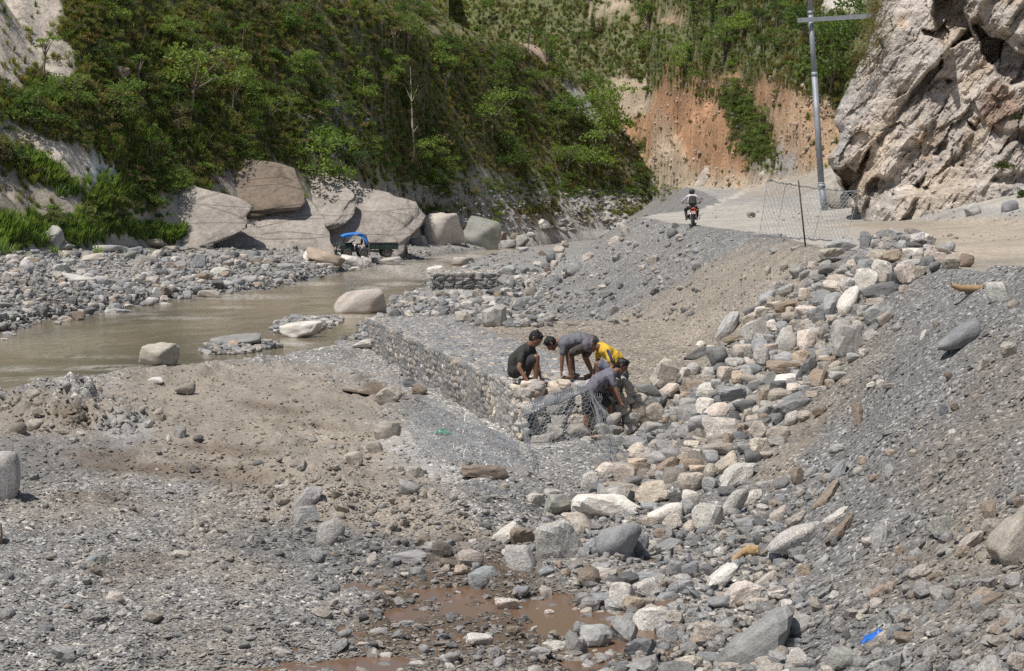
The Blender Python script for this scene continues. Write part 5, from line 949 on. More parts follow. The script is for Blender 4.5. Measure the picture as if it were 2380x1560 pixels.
for (px, py, l, w, a, c, lab) in [(1950, 455, 70, 70, 70, 't', 'boulder wedged under the overhang beside the pole'), (2015, 470, 60, 46, 40, 'p', 'pale rock at the left foot of the cliff'), (2345, 480, 40, 26, 15, 'b', 'blue grey block at the right foot of the cliff'), (2260, 490, 36, 28, 20, 'g', 'grey block in the scree under the cliff'), (2060, 493, 26, 14, 0, 't', 'small tan stone at the roadside below the cliff'), (1990, 490, 30, 18, 10, 't', 'small tan rock by the netting and the cliff'), (1745, 500, 20, 14, 0, 'g', 'small grey stone at the far road edge')]:
    one(px, py, l, w, a, c, lab, name='stone', cat='stone')
# ------------------------------------------------------------------ steel pole with cross arm
def cyl(a, b, r0, r1, n=14):
    v, f = tube([a, b], [r0, r1], n); a, b = Vector(a), Vector(b); v = np.concatenate([v, [a[:], b[:]]]); k = len(v)
    tri = [(k-2, (i+1) % n, i) for i in range(n)]+[(k-1, n+i, n+(i+1) % n) for i in range(n)]
    return v, [f, np.array(tri)]
def jn(parts):
    V = []; F4 = []; F3 = []; o = 0
    for v, fs in parts:
        if isinstance(fs, np.ndarray): fs = [fs]
        for f in fs: (F4 if f.shape[1] == 4 else F3).append(f+o)
        V.append(v); o += len(v)
    return np.concatenate(V), [np.concatenate(x) for x in (F4, F3) if x]
def boxv(x0, x1, y0, y1, z0, z1):
    v = np.array([(x, y, z) for x in (x0, x1) for y in (y0, y1) for z in (z0, z1)], float); return v, np.array([(0, 1, 3, 2), (4, 6, 7, 5), (0, 4, 5, 1), (2, 3, 7, 6), (0, 2, 6, 4), (1, 5, 7, 3)])
def part(name, geo, mat, parent, smooth=False):
    v, fs = geo; return obj(name, mesh_np(name, v, fs, mat, smooth), parent)
def pole():
    g = hit(1917, 489)[0]; Y = g[1]; m = Y/F; e = tag(empty('utility_pole', g), 'tall grey steel tube pole with one cross arm beside the cliff', 'pole')
    P = lambda px, py, dy=0: ((px-1917)*m, dy, (489-py)*m)
    part('lower_tube', cyl(P(1917, 492), P(1908.5, 432), 7.8*m, 7.8*m), M_STEEL, e, True); part('collar', jn([cyl(P(1908.6, 436), P(1908, 428), 10*m, 8.2*m), cyl(P(1908, 428), P(1907.8, 424), 8.2*m, 7.3*m)]), M_STEEL, e, True)
    part('middle_tube', cyl(P(1908, 428), P(1892, 176), 7.3*m, 7.0*m), M_STEEL, e, True); part('joint_band', cyl(P(1892.3, 178), P(1892, 168), 7.5*m, 7.5*m), M_STEEL, e, True)
    part('upper_tube', cyl(P(1892, 176), P(1883, 30), 6.4*m, 6.1*m), M_STEEL, e, True); part('joint_band', cyl(P(1883, 34), P(1882.6, 26), 6.7*m, 6.7*m), M_STEEL, e, True); part('top_tube', cyl(P(1883, 30), P(1874, -140), 5.6*m, 5.2*m), M_STEEL, e, True)
    ca = part('cross_arm', boxv(-98*m, 98*m, -.035, .035, -5.2*m, 5.2*m), M_STEEL, e); c0 = P(1948, 43, -8.3*m-.04); ca.location = c0; ca.rotation_euler = (0, -R(3.6), R(2))
    for x in (-90*m, -40*m, 35*m, 88*m): q = part('bolt_hole', cyl((x, -.04, .02), (x, -.036, .02), .014, .014, 8), M_DARKSTEEL, ca)
    part('clamp', jn([boxv(-.16, .16, -8.3*m-.11, -8.3*m-.077, -.06, .06)]), M_DARKSTEEL, e).location = (P(1885, 47)[0], 0, P(1885, 47)[2])
pole()
# ------------------------------------------------------------------ wire netting and gabions
def prisms(A, B, r):
    A = np.asarray(A, float); B = np.asarray(B, float); d = B-A; n = len(A); d /= np.maximum(np.linalg.norm(d, axis=1), 1e-9)[:, None]
    ref = np.where(np.abs(d[:, 2:3]) > .8, np.array([[1., 0, 0]]), np.array([[0, 0, 1.]])); u = np.cross(d, ref); u /= np.linalg.norm(u, axis=1)[:, None]; v = np.cross(d, u); V = []
    for P in (A, B):
        for k in range(3):
            a = 2*math.pi*k/3; V.append(P+(u*math.cos(a)+v*math.sin(a))*r)
    V = np.stack(V, 1).reshape(-1, 3); o = np.arange(n)[:, None]*6
    Q = np.concatenate([o+np.array([[k, (k+1) % 3, 3+(k+1) % 3, 3+k]]) for k in range(3)])
    return V, Q
def hexnet(w, h, cell):
    """segments of a hexagonal net in a w x h sheet"""
    hx = cell; h1 = cell*.52; h2 = cell*.34; A = []; B = []; j = 0; y = 0.0
    while y < h:
        i = 0; off = (j % 2)*hx/2
        while i*hx+off <= w:
            x = i*hx+off; A.append((x, y)); B.append((x, min(y+h1, h)))
            if y+h1 < h:
                yy = min(y+h1+h2, h)
                for s in (-1, 1):
                    if 0 <= x+s*hx/2 <= w: A.append((x, y+h1)); B.append((x+s*hx/2, yy))
            i += 1
        y += h1+h2; j += 1
    return np.array(A), np.array(B)
def net(name, w, h, cell, fn, r, parent, jit=.012, mat=None, kind='stuff', seed=1):
    rg = np.random.default_rng(seed); A, B = hexnet(w, h, cell)
    # shared wobble so that the ends still meet
    def wob(P):
        return P+np.stack([fbm(P[:, 0]*3, P[:, 1]*3, 2, seed)*jit, fbm(P[:, 0]*3+9, P[:, 1]*3, 2, seed+3)*jit], 1)
    V, Q = prisms(fn(wob(A)), fn(wob(B)), r); o = obj(name, mesh_np(name, V, Q, mat or M_WIRE, False), parent)
    if kind: o['kind'] = kind
    return o
def wires(name, segs, r, parent, mat=None):
    A = np.array([s[0] for s in segs], float); B = np.array([s[1] for s in segs], float); V, Q = prisms(A, B, r); o = obj(name, mesh_np(name, V, Q, mat or M_WIRE, False), parent); o['kind'] = 'stuff'; return o
def poly(pts): return list(zip(pts[:-1], pts[1:]))
def px3(px, py, Y): return np.array([(px-CX)/F*Y, Y, (HY-py)/F*Y])
GCOLS = [(tuple(v*1.12*w for v, w in zip(KC[c][0], (1.2, 1.15, 1.08))),)+KC[c][1:] for c in 'gkbgtgkpgw']
def gstone(parent, p, size, rg, yaw, name='stone', asp=(1, .8, .65)):
    o = bpy.data.objects.new(name, RS.choice(ROUND+ANGUL)); o.location = p; o.scale = (size*asp[0]/2, size*asp[1]/2, size*asp[2]/2)
    o.rotation_euler = (rg.normal(0, .15), rg.normal(0, .2), yaw+rg.normal(0, .2)); c, al, w = GCOLS[rg.integers(0, len(GCOLS))]; j = rg.uniform(.8, 1.15)
    o.color = (c[0]*j, c[1]*j, c[2]*j, al); link(o, parent); return o
def stuff_stones(name, P, S, yaw, rg, parent, sub):
    """many small stones of one wall joined into one part"""
    pm = sub; V = []; Q = []; Cc = []; o = 0
    for p, s in zip(P, S):
        v, f = pm[rg.integers(0, len(pm))]; a = yaw+rg.uniform(-.4, .4); ca, sa = math.cos(a), math.sin(a); b = rg.uniform(-.5, .5); cb, sb = math.cos(b), math.sin(b)
        w = v*np.asarray(s)/2; w = np.stack([w[:, 0]*cb-w[:, 2]*sb, w[:, 1], w[:, 0]*sb+w[:, 2]*cb], 1); w = np.stack([w[:, 0]*ca-w[:, 1]*sa, w[:, 0]*sa+w[:, 1]*ca, w[:, 2]], 1)
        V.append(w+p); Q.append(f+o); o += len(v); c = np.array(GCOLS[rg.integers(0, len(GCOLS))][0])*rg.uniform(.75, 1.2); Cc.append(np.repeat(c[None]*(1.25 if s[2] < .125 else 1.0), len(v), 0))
    me = mesh_np(name, np.concatenate(V), np.concatenate(Q), M_WALLST); cc = np.ones((o, 4), np.float32); cc[:, :3] = np.concatenate(Cc)
    a = me.attributes.new('Col', 'FLOAT_COLOR', 'POINT'); a.data.foreach_set('color', cc.ravel()); ob = obj(name, me, parent); ob['kind'] = 'stuff'; return ob
M_WALLST = rocky_mat('packed_wall_stones', 9, .5)
def lowproto(seed, sub=1):
    me = rock_mesh(seed, sub, 10, 9, .05); v = np.zeros(len(me.vertices)*3); me.vertices.foreach_get('co', v); return v.reshape(-1, 3), np.array([p.vertices[:] for p in me.polygons])
LOWP = [lowproto(800+i) for i in range(8)]
def gabion_wall():
    rg = np.random.default_rng(4); far, near = np.array(GFAR), np.array([GNEAR[0], GNEAR[1]]); Lg = np.linalg.norm(near-far); D = (near-far)/Lg; Nn = np.array([-D[1], D[0]]); Nn = Nn if Nn[0] > 0 else -Nn
    yaw = math.atan2(D[1], D[0]); zt, zb, wd_ = -3.43, -4.52, 2.3
    e = tag(empty('gabion_wall', (near[0], near[1], zb)), 'long low wall of grey stones packed in wire netting along the river bed', 'gabion wall'); base = np.array([near[0], near[1], zb])
    def W(s, w, z): return np.array([far[0]+D[0]*s+Nn[0]*w, far[1]+D[1]*s+Nn[1]*w, z])-base     # s along from far end, w across, z up
    # hidden core of packed rubble
    cs = np.array([W(s, w, z) for s in (.25, Lg-1.3) for w in (.22, wd_-.15) for z in (zb-.3, zt-.14)]); part('core', (cs, [np.array([(0, 1, 3, 2), (4, 6, 7, 5), (0, 4, 5, 1), (2, 3, 7, 6), (0, 2, 6, 4), (1, 5, 7, 3)])]), M_WALLCORE, e)
    P = []; Sz = []; big = []
    z = zb+.03
    for row in range(9):
        s = -.05+rg.uniform(0, .1)
        while s < Lg:
            l = rg.uniform(.13, .30); hh = rg.uniform(.12, .18)
            bul = .05*math.sin(s*1.9)+.05*math.sin((row+.5)/9*math.pi); p = W(s+l/2, .10-bul+rg.uniform(-.03, .03), zb+.06+row*(zt-zb-.05)/9+rg.uniform(-.02, .02))
            if s > Lg-3.3 and len(big) < 170: big.append((p, l*1.1, hh/l*1.1))
            else: P.append(p); Sz.append((l*1.12, .26, hh*1.15))
            s += l
    for s in np.arange(0, Lg-1.0, .17):                        # top, laid flat
        for w in np.arange(.12, wd_, .17):
            l = rg.uniform(.16, .34); p = W(s+rg.uniform(-.05, .05), w+rg.uniform(-.05, .05), zt-.06+rg.uniform(-.025, .02)+.02*math.sin(s*2)); P.append(p); Sz.append((l, rg.uniform(.14, .24), rg.uniform(.07, .12)))
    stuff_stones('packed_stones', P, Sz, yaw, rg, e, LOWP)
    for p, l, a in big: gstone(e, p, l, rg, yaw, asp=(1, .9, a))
    for row in range(6):                                        # loose courses at the open end, larger stones
        w = .12; dep = .07*row
        while w < wd_:
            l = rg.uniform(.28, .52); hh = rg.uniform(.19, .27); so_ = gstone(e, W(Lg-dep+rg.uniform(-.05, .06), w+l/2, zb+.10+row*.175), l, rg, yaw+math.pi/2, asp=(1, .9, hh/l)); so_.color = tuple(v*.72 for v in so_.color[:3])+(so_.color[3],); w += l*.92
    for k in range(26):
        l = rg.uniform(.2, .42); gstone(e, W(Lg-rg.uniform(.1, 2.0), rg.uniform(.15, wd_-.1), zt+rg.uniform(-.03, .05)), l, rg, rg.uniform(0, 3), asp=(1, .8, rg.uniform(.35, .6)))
    Lw = Lg-.9
    side = lambda Pq: np.array([far[0]-base[0], far[1]-base[1], zb-base[2]])+Pq[:, :1]*np.array([[D[0], D[1], 0]])+Pq[:, 1:2]*np.array([[0, 0, 1.]])+(-.07-.05*np.sin(Pq[:, :1]*1.9))*np.array([[Nn[0], Nn[1], 0]])
    net('side_netting', Lw+.9, zt-zb+.02, .105, side, .0034, e, .02)
    top = lambda Pq: np.array([far[0]-base[0], far[1]-base[1], zt+.025-base[2]])+Pq[:, :1]*np.array([[D[0], D[1], 0]])+Pq[:, 1:2]*np.array([[Nn[0], Nn[1], 0]])+.02*np.sin(Pq[:, :1]*5+Pq[:, 1:2]*4)*np.array([[0, 0, 1.]])
    net('top_netting', Lw-1.2, wd_, .115, top, .0032, e, .02)
    endf = lambda Pq: np.array([near[0]-base[0], near[1]-base[1], zb-base[2]])+Pq[:, :1]*np.array([[Nn[0], Nn[1], 0]])+Pq[:, 1:2]*np.array([[0, 0, 1.]])+(.16-.10*Pq[:, 1:2]/.18*.5)*np.array([[D[0], D[1], 0]])
    net('end_netting', 1.5, .75, .11, endf, .0034, e, .02)
    segs = poly([W(s, -.1-.05*math.sin(s*1.9), zt+.02) for s in np.linspace(0, Lw, 40)])
    for s in np.arange(0, Lw, 2.0): segs += poly([W(s, -.11, zb), W(s, -.13, (zb+zt)/2), W(s, -.10, zt+.02), W(s, 1.2, zt+.04), W(s, wd_, zt+.03)])
    wires('edge_wire', segs, .006, e)
M_WALLCORE = plain('wall_core_rubble', (.16, .155, .15), .95, var=.4, scale=9)
gabion_wall()
def small_wall():
    rg = np.random.default_rng(14); m0 = hit(1002, 676)[0]; Y = m0[1]; m = Y/F; w, h = 152*m, 42*m; b = np.array([(1002-CX)*m, Y, (HY-678)*m])
    e = tag(empty('gabion_wall', b), 'small short wall of dark rounded stones in wire upstream by the river', 'gabion wall')
    part('core', boxv(.1, w-.1, .2, 3.2, -.4, h-.12), M_WALLCORE, e)
    z = .0
    for row in range(5):
        x = rg.uniform(-.1, .05)
        while x < w:
            l = rg.uniform(.28, .6); hh = h/5*rg.uniform(1.0, 1.3); gstone(e, (x+l/2, .10+rg.uniform(-.05, .05), (row+.5)*h/5), l, rg, 0, asp=(1.05, .8, hh/l)).color = (lambda f: (.33*f, .312*f, .292*f, .3))(rg.uniform(.45, .95)); x += l*.95
    P = [(rg.uniform(0, w), rg.uniform(.2, 3.3), h-.04+rg.uniform(-.05, .04)) for _ in range(420)]; Sz = [(rg.uniform(.2, .5), rg.uniform(.2, .4), rg.uniform(.12, .2)) for _ in P]; stuff_stones('top_stones', P, Sz, 0, rg, e, LOWP)
    net('front_netting', w, h, .13, lambda q: np.stack([q[:, 0], -.12+0*q[:, 0], q[:, 1]], 1), .004, e)
    wires('edge_wire', poly([(0, -.13, 0), (0, -.13, h), (w*.46, -.13, h+.02), (w, -.13, h), (w, -.13, 0)])+poly([(w*.46, -.14, h), (w*.46, -.14, 0)]), .012, e)
small_wall()
def bil(c00, c10, c11, c01, w, h, sag=None):
    c = [np.asarray(v, float) for v in (c00, c10, c11, c01)]
    def fn(q):
        u = (q[:, :1]/w); v = (q[:, 1:2]/h); P = c[0]*(1-u)*(1-v)+c[1]*u*(1-v)+c[2]*u*v+c[3]*(1-u)*v
        return P if sag is None else P+sag(u, v, P)
    return fn
# panel standing at the road edge
def road_panel():
    Y = hit(1866, 573)[0][1]; m = Y/F; b = px3(1866, 575, Y); Q = lambda px, py, dy=0: px3(px, py, Y+dy)-b
    e = tag(empty('netting_fence', b), 'upright panel of hexagonal wire netting at the road edge above the stone pile', 'netting fence')
    c00, c10, c11, c01 = Q(1764, 548, -.15), Q(1966, 562, .35), Q(1996, 446, .3), Q(1783, 419, -.1); w, h = 232*m, 128*m
    sg = lambda u, v, P: np.concatenate([0*u, .12*np.sin(u*7)*np.sin(v*3.1), -.05*np.sin(u*3.1)*v], 1)
    f = bil(c00, c10, c11, c01, w, h, sg); net('netting', w, h, .118, f, .0058, e, .03)
    U = lambda u, v: f(np.array([[u*w, v*h]]))[0]; rg = np.random.default_rng(2); segs = []
    for v in (0, 1):
        for k in range(3): segs += poly([U(u, v)+np.array([0, 0, rg.normal(0, .018)]) for u in np.linspace(0, 1, 46)])
    for u in (0, .2, .62, 1): segs += poly([U(u, v) for v in np.linspace(0, 1, 12)])
    wires('edge_wire', segs, .0095, e)
    st = tag(empty('iron_stake', px3(1872, 576, Y-.2)), 'thin dark iron stake holding up the wire panel', 'stake'); s0 = px3(1872, 576, Y-.2)
    part('rod', cyl(tuple(px3(1872, 580, Y-.2)-s0), tuple(px3(1855, 420, Y-.25)-s0), .022, .02, 8), M_DARKSTEEL, st, True)
road_panel()
# basket being filled: loose netting round the open end of the wall
def open_basket():
    b = px3(1300, 1060, 31.6); e = tag(empty('wire_basket', b), 'half open basket of loose wire netting in front of the man in purple grey', 'wire basket'); Q = lambda px, py, Y: px3(px, py, Y)-b
    rg = np.random.default_rng(8); wob = lambda a: (lambda u, v, P: np.concatenate([a*np.sin(v*9+u*5), a*np.sin(u*11+v*4), a*.5*np.sin(u*14)*np.sin(v*9)], 1))
    c = dict(a=Q(1252, 1116, 30.2), b=Q(1424, 1082, 31.6), c=Q(1368, 908, 34.3), d=Q(1212, 968, 33.2))
    f = bil(c['a'], c['b'], c['c'], c['d'], 1.6, 2.6, wob(.035)); net('front_netting', 1.6, 2.6, .13, f, .0036, e, .06)
    # stiff folded band along the top
    f2 = bil(c['d']+np.array([0, -.05, .02]), c['c']+np.array([0, -.05, .0]), c['c']+np.array([-.07, .1, .16]), c['d']+np.array([0, .1, .20]), 1.6, .24, wob(.01))
    net('folded_band', 1.6, .24, .04, f2, .0055, e, .02); net('folded_band', 1.6, .24, .063, f2, .0042, e, .03, seed=5)
    for (p, q) in (('a', 'd'), ('b', 'c')):
        segs = []
        for k in range(9):
            o = rg.normal(0, .03, 3); segs += poly([c[p]*(1-t)+c[q]*t+o+rg.normal(0, .012, 3) for t in np.linspace(0, 1, 14)])
        wires('folded_edge', segs, .0045, e)
    segs = []
    for k in range(5):
        segs += poly([c['d']*(1-t)+c['c']*t+rg.normal(0, .02, 3)*(1 if 0 < t < 1 else 0) for t in np.linspace(0, 1, 16)])
    wires('edge_wire', segs, .006, e)
    f3 = bil(c['b'], c['b']+np.array([-.25, 3.2, .35]), Q(1500, 895, 37.2), c['c'], 3, 1.1, wob(.04)); net('side_netting', 1.2, 1.0, .11, bil(c['b'], c['b']*.6+c['c']*.4+np.array([.25, .5, 0]), c['c']+np.array([.22, .2, -.1]), c['c'], 1.2, 1.0, wob(.05)), .004, e, .05)
    # upright tangle at the right, below the man in yellow
    f4 = bil(Q(1415, 950, 37.2), Q(1446, 940, 37.2), Q(1448, 858, 37.4), Q(1422, 864, 37.4), .3, .75, wob(.03)); net('back_flap', .3, .75, .08, f4, .005, e, .05)
open_basket()
def loose_net():
    g = [hit(*p)[0]+np.array([0, 0, .06]) for p in ((960, 1062), (1246, 1112), (1195, 1035), (932, 918))]; b = g[0]
    e = tag(empty('wire_netting', b), 'loose sheet of wire netting lying crumpled on the gravel left of the open basket', 'wire netting'); rg = np.random.default_rng(3)
    def sag(u, v, P):
        z = .05*np.sin(u*13+v*5)+.06*np.sin(v*17-u*6)+.05*np.abs(np.sin(u*4+v*9)); return np.concatenate([.03*np.sin(v*15), .05*np.sin(u*9), z+.03], 1)
    c = [x-b for x in g]
    net('netting', 2.6, 7.0, .125, bil(c[0], c[1], c[2], c[3], 2.6, 7.0, sag), .0042, e, .08)
    # upright far flap with vertical selvedge wires
    h_ = np.array([0, 0, .62]); net('standing_flap', 2.2, .62, .115, bil(c[0]+np.array([0, .4, 0]), c[1]+np.array([-.1, .5, 0]), c[1]+h_*.95+np.array([-.15, 1.1, 0]), c[0]+h_+np.array([0, 1.2, 0]), 2.2, .62, lambda u, v, P: np.concatenate([.02*np.sin(v*9), .06*np.sin(u*9), 0*u], 1)), .0034, e, .05)
    segs = []
    for t in (0, .17, .45, .62, .8, .95):
        p = c[0]*(1-t)+c[1]*t+np.array([0, .4, 0]); segs += poly([p+np.array([.05*math.sin(k*1.3+t*9), .5*k/6, (.45+.25*math.sin(t*17))*k/6]) for k in range(7)])
    for k in range(4): segs += poly([c[3]*(1-t)+(c[3]+np.array([2.3, -.6, .25]))*t+np.array([0, 0, .15+.03*k+rg.normal(0, .012)]) for t in np.linspace(0, 1, 20)])
    for k in range(4): segs += poly([c[0]*(1-t)+c[1]*t+rg.normal(0, .03, 3)+np.array([0, 0, .05]) for t in np.linspace(0, 1, 26)])
    wires('edge_wire', segs, .0042, e)
loose_net()
e_net = tag(empty('wire_netting', hit(1250, 1170)[0]), 'loose netting fringe half buried in gravel beside the white block', 'wire netting')
gA = [hit(*p)[0]+np.array([0, 0, .05])-np.array(e_net.location) for p in ((1120, 1190), (1290, 1205), (1240, 1130), (1090, 1130))]
net('netting', 1.3, 2.6, .11, bil(*gA, 1.3, 2.6, lambda u, v, P: np.concatenate([0*u, .04*np.sin(u*9), .03*np.sin(u*13+v*8)+.02], 1)), .0036, e_net, .06)
# ------------------------------------------------------------------ people
def capsule(a, b, ra, rb, n=12):
    a, b = Vector(a), Vector(b); d = b-a; l = d.length
    d = d.normalized() if l > 1e-6 else Vector((0, 0, 1)); u = d.orthogonal().normalized(); v = d.cross(u); rings = [(a-d*ra, 0)]
    for t in (-60, -30, 0): rings.append((a+d*ra*math.sin(R(t)), ra*math.cos(R(t))))
    for t in (0, 30, 60): rings.append((b+d*rb*math.sin(R(t)), rb*math.cos(R(t))))
    rings.append((b+d*rb, 0)); V = [rings[0][0]]; Q = []; T = []
    for c, r in rings[1:-1]:
        for k in range(n):
            t = 2*math.pi*k/n; V.append(c+(u*math.cos(t)+v*math.sin(t))*r)
    V.append(rings[-1][0]); m = len(rings)-2
    for k in range(n):
        k2 = (k+1) % n; T.append((0, 1+k2, 1+k)); T.append((len(V)-1, 1+(m-1)*n+k, 1+(m-1)*n+k2))
        for i in range(m-1): Q.append((1+i*n+k, 1+i*n+k2, 1+(i+1)*n+k2, 1+(i+1)*n+k))
    return np.array([x[:] for x in V]), [np.array(Q), np.array(T)]
def body(name, caps, voxel, mat, parent, smooth=3, fac=.5):
    o = part(name, jn([capsule(*c) for c in caps]), mat, parent, True); r = o.modifiers.new('remesh', 'REMESH'); r.mode = 'VOXEL'; r.voxel_size = voxel; r.use_smooth_shade = True
    s = o.modifiers.new('smooth', 'SMOOTH'); s.factor = fac; s.iterations = smooth
    # bake once so that the surface is an ordinary mesh
    dg = bpy.context.evaluated_depsgraph_get(); me = bpy.data.meshes.new_from_object(o.evaluated_get(dg)); o.modifiers.clear(); old = o.data; o.data = me; bpy.data.meshes.remove(old)
    if not me.materials: me.materials.append(mat)
    return o
def skin_mat(name, c):
    m, nt, b = mat_new(name); tc = N(nt, 'ShaderNodeTexCoord'); n = noise(nt, tc.outputs['Object'], 12, 4, .6); L(nt, mixc(nt, 'MULTIPLY', 1.0, c, ramp(nt, n, [(.3, .8), (.7, 1.15)])), b.inputs['Base Color']); b.inputs['Roughness'].default_value = .5; b.inputs['Specular IOR Level'].default_value = .35; return m
M_SKIN = skin_mat('brown_skin', (.20, .105, .066)); M_HAIR = plain('black_hair', (.012, .011, .011), .6)
def cloth(name, c):
    m, nt, b = mat_new(name); tc = N(nt, 'ShaderNodeTexCoord'); n = noise(nt, tc.outputs['Object'], 7, 5, .6); w = noise(nt, tc.outputs['Object'], 3, 3, .5); L(nt, mixc(nt, 'MULTIPLY', 1.0, c, ramp(nt, n, [(.3, .72), (.5, 1.0), (.72, 1.25)])), b.inputs['Base Color']); b.inputs['Roughness'].default_value = .9; b.inputs['Specular IOR Level'].default_value = .15; wv = N(nt, 'ShaderNodeTexWave'); wv.inputs['Scale'].default_value = 2.6; wv.inputs['Distortion'].default_value = 9.0; wv.inputs['Detail'].default_value = 3; L(nt, tc.outputs['Object'], wv.inputs['Vector']); bump(nt, wv.outputs[1], .55, .03, b, bump(nt, w, .6, .08, None)); return m
V3 = lambda t: Vector(t)
def person(loc, label, J, shirt, shorts, hairstyle='hair', long_trousers=False, sleeve=.55, shoes=None, s=1.0, girth=1.0):
    """J: joints in metres (x right, y away, z up) about the ground point; one continuous body, clothes over it"""
    e = tag(empty('person', loc), label, 'person'); e.scale = (s, s, s); J = {k: V3(v) for k, v in J.items()}
    f, up = J['face'].normalized(), J['crown'].normalized(); up = (up-f*up.dot(f)).normalized(); sd = f.cross(up); H = J['head']; g = girth
    sh, hp = (J['sL']+J['sR'])/2, (J['hL']+J['hR'])/2; ax = (J['sR']-J['sL']).normalized(); C_ = []
    mid = hp.lerp(sh, .5)+J.get('bow', V3((0, 0, 0)))
    tors = [(hp-ax*.07, mid-ax*.07, .115*g, .11*g), (hp+ax*.07, mid+ax*.07, .115*g, .11*g), (mid-ax*.07, sh-ax*.10, .11*g, .10*g), (mid+ax*.07, sh+ax*.10, .11*g, .10*g), (sh-ax*.1, sh+ax*.1, .095, .095)]
    C_ += [(a, b, ra-.012, rb-.012) for a, b, ra, rb in tors]; C_ += [(sh+(J['neck']-sh)*.2, J['neck'], .062, .056), (J['neck'], H-up*.06, .056, .056)]
    # head: skull, jaw, nose, ears, brow, lips
    C_ += [(H+up*.02-f*.02, H+up*.03+f*.015, .092, .086), (H-up*.03+f*.03, H-up*.085+f*.05, .072, .042), (H+f*.09+up*.01, H+f*.112-up*.022, .011, .016), (H+f*.075+sd*.03+up*.03, H+f*.075-sd*.03+up*.03, .022, .022), (H+f*.092-up*.055-sd*.015, H+f*.092-up*.055+sd*.015, .012, .012)]
    for q in (-1, 1): C_ += [(H+sd*.088*q-up*.01, H+sd*.094*q+up*.025, .014, .017)]
    for q in 'LR':
        C_ += [(J['s'+q], J['e'+q], .050*g, .041), (J['e'+q], J['w'+q], .041, .027), (J['h'+q], J['k'+q], .083*g, .056), (J['k'+q], J['k'+q].lerp(J['a'+q], .35), .054, .056), (J['k'+q].lerp(J['a'+q], .35), J['a'+q], .056, .036)]
        t = J['t'+q].normalized() if 't'+q in J else f; an = J['a'+q]; C_ += [(an+V3((0, 0, -.025))-t*.035, an+t*.12+V3((0, 0, -.042)), .034, .028), (an+t*.10+V3((0, 0, -.045)), an+t*.17+V3((0, 0, -.048)), .030, .02)]
        # hand: palm, four unequal bent fingers, thumb from the side of the palm
        w = J['w'+q]; d = (w-J['e'+q]).normalized(); d = (d+J.get('c'+q, V3((0, 0, -.3)))).normalized(); pn = d.cross(V3((0, 1, 0)) if abs(d.y) < .8 else V3((1, 0, 0))).normalized(); si = d.cross(pn).normalized(); sg = -1 if q == 'L' else 1
        for k in (-1, 0, 1): C_.append((w+d*.01+si*.010*k, w+d*.085+si*.023*k, .020, .017))
        for k, ln in ((-1.5, .062), (-.5, .074), (.5, .070), (1.5, .052)):
            a0 = w+d*.085+si*.021*k; b0 = a0+(d+pn*.25).normalized()*ln*.55+si*.003*k; C_.append((a0, b0, .0105, .0095, 8)); C_.append((b0, b0+(d*.75+pn*.75).normalized()*ln*.5, .0095, .008, 8))
        th = w+d*.025+si*.026*sg*-1; t1 = th+(d*.6-si*sg+pn*.3).normalized()*.04; C_ += [(th, t1, .0135, .011, 8), (t1, t1+(d-si*sg*.2+pn*.5).normalized()*.033, .011, .009, 8)]
    body('body', C_, .0085, M_SKIN, e, 3)
    T = [(a, b, ra+.012, rb+.012) for a, b, ra, rb in tors]
    for q in 'LR': T += [(sh+(J['s'+q]-sh)*.6, J['s'+q], .085, .072), (J['s'+q], J['s'+q].lerp(J['e'+q], sleeve), .070*g, .066 if sleeve < .8 else .05)]
    # cut the torso cover just below the waist
    body('shirt', T, .014, shirt, e, 3)
    B = [(hp-ax*.07, hp.lerp(mid, .35)-ax*.06, .128*g, .122*g), (hp+ax*.07, hp.lerp(mid, .35)+ax*.06, .128*g, .122*g)]
    for q in 'LR':
        if long_trousers: B += [(J['h'+q], J['k'+q], .10*g, .078), (J['k'+q], J['a'+q].lerp(J['k'+q], .1), .076, .058)]
        else: B += [(J['h'+q], J['h'+q].lerp(J['k'+q], .82), .108*g, .092)]
    body('trousers' if long_trousers else 'shorts', B, .014, shorts, e, 3)
    if hairstyle == 'hair':
        rg = random.Random(int(abs(H.x)*1000)); hc = [(H+up*.035-f*.028, H+up*.045-f*.005, .108, .10), (H-up*.015-f*.05, H+up*.02-f*.04, .08, .085), (H+up*.085+f*.045, H+up*.09-f*.02, .035, .045)]
        for k in range(16): a = k*2.4; r = .07; hc.append((H+up*.06-f*.01+sd*math.cos(a)*r+f*math.sin(a)*r*.9, H+up*(.085+rg.uniform(0, .045))-f*.01+sd*math.cos(a)*r*1.1+f*math.sin(a)*r, rg.uniform(.02, .038), rg.uniform(.014, .024)))
        body('hair', hc, .009, M_HAIR, e, 2)
    for q in (-1, 1): part('eye', jn([capsule(H+f*.088+sd*.032*q+up*.008, H+f*.089+sd*.034*q+up*.008, .0115, .0115, 8)]), M_EYE, e, True)
    if shoes:
        for q in 'LR':
            t = J['t'+q].normalized() if 't'+q in J else f; an = J['a'+q]; body('shoe', [(an-V3((0, 0, .02))-t*.04, an+t*.12-V3((0, 0, .04)), .046, .04), (an+t*.10-V3((0, 0, .045)), an+t*.18-V3((0, 0, .05)), .04, .028)], .011, shoes, e, 2)
    return e, H, f, up, sd
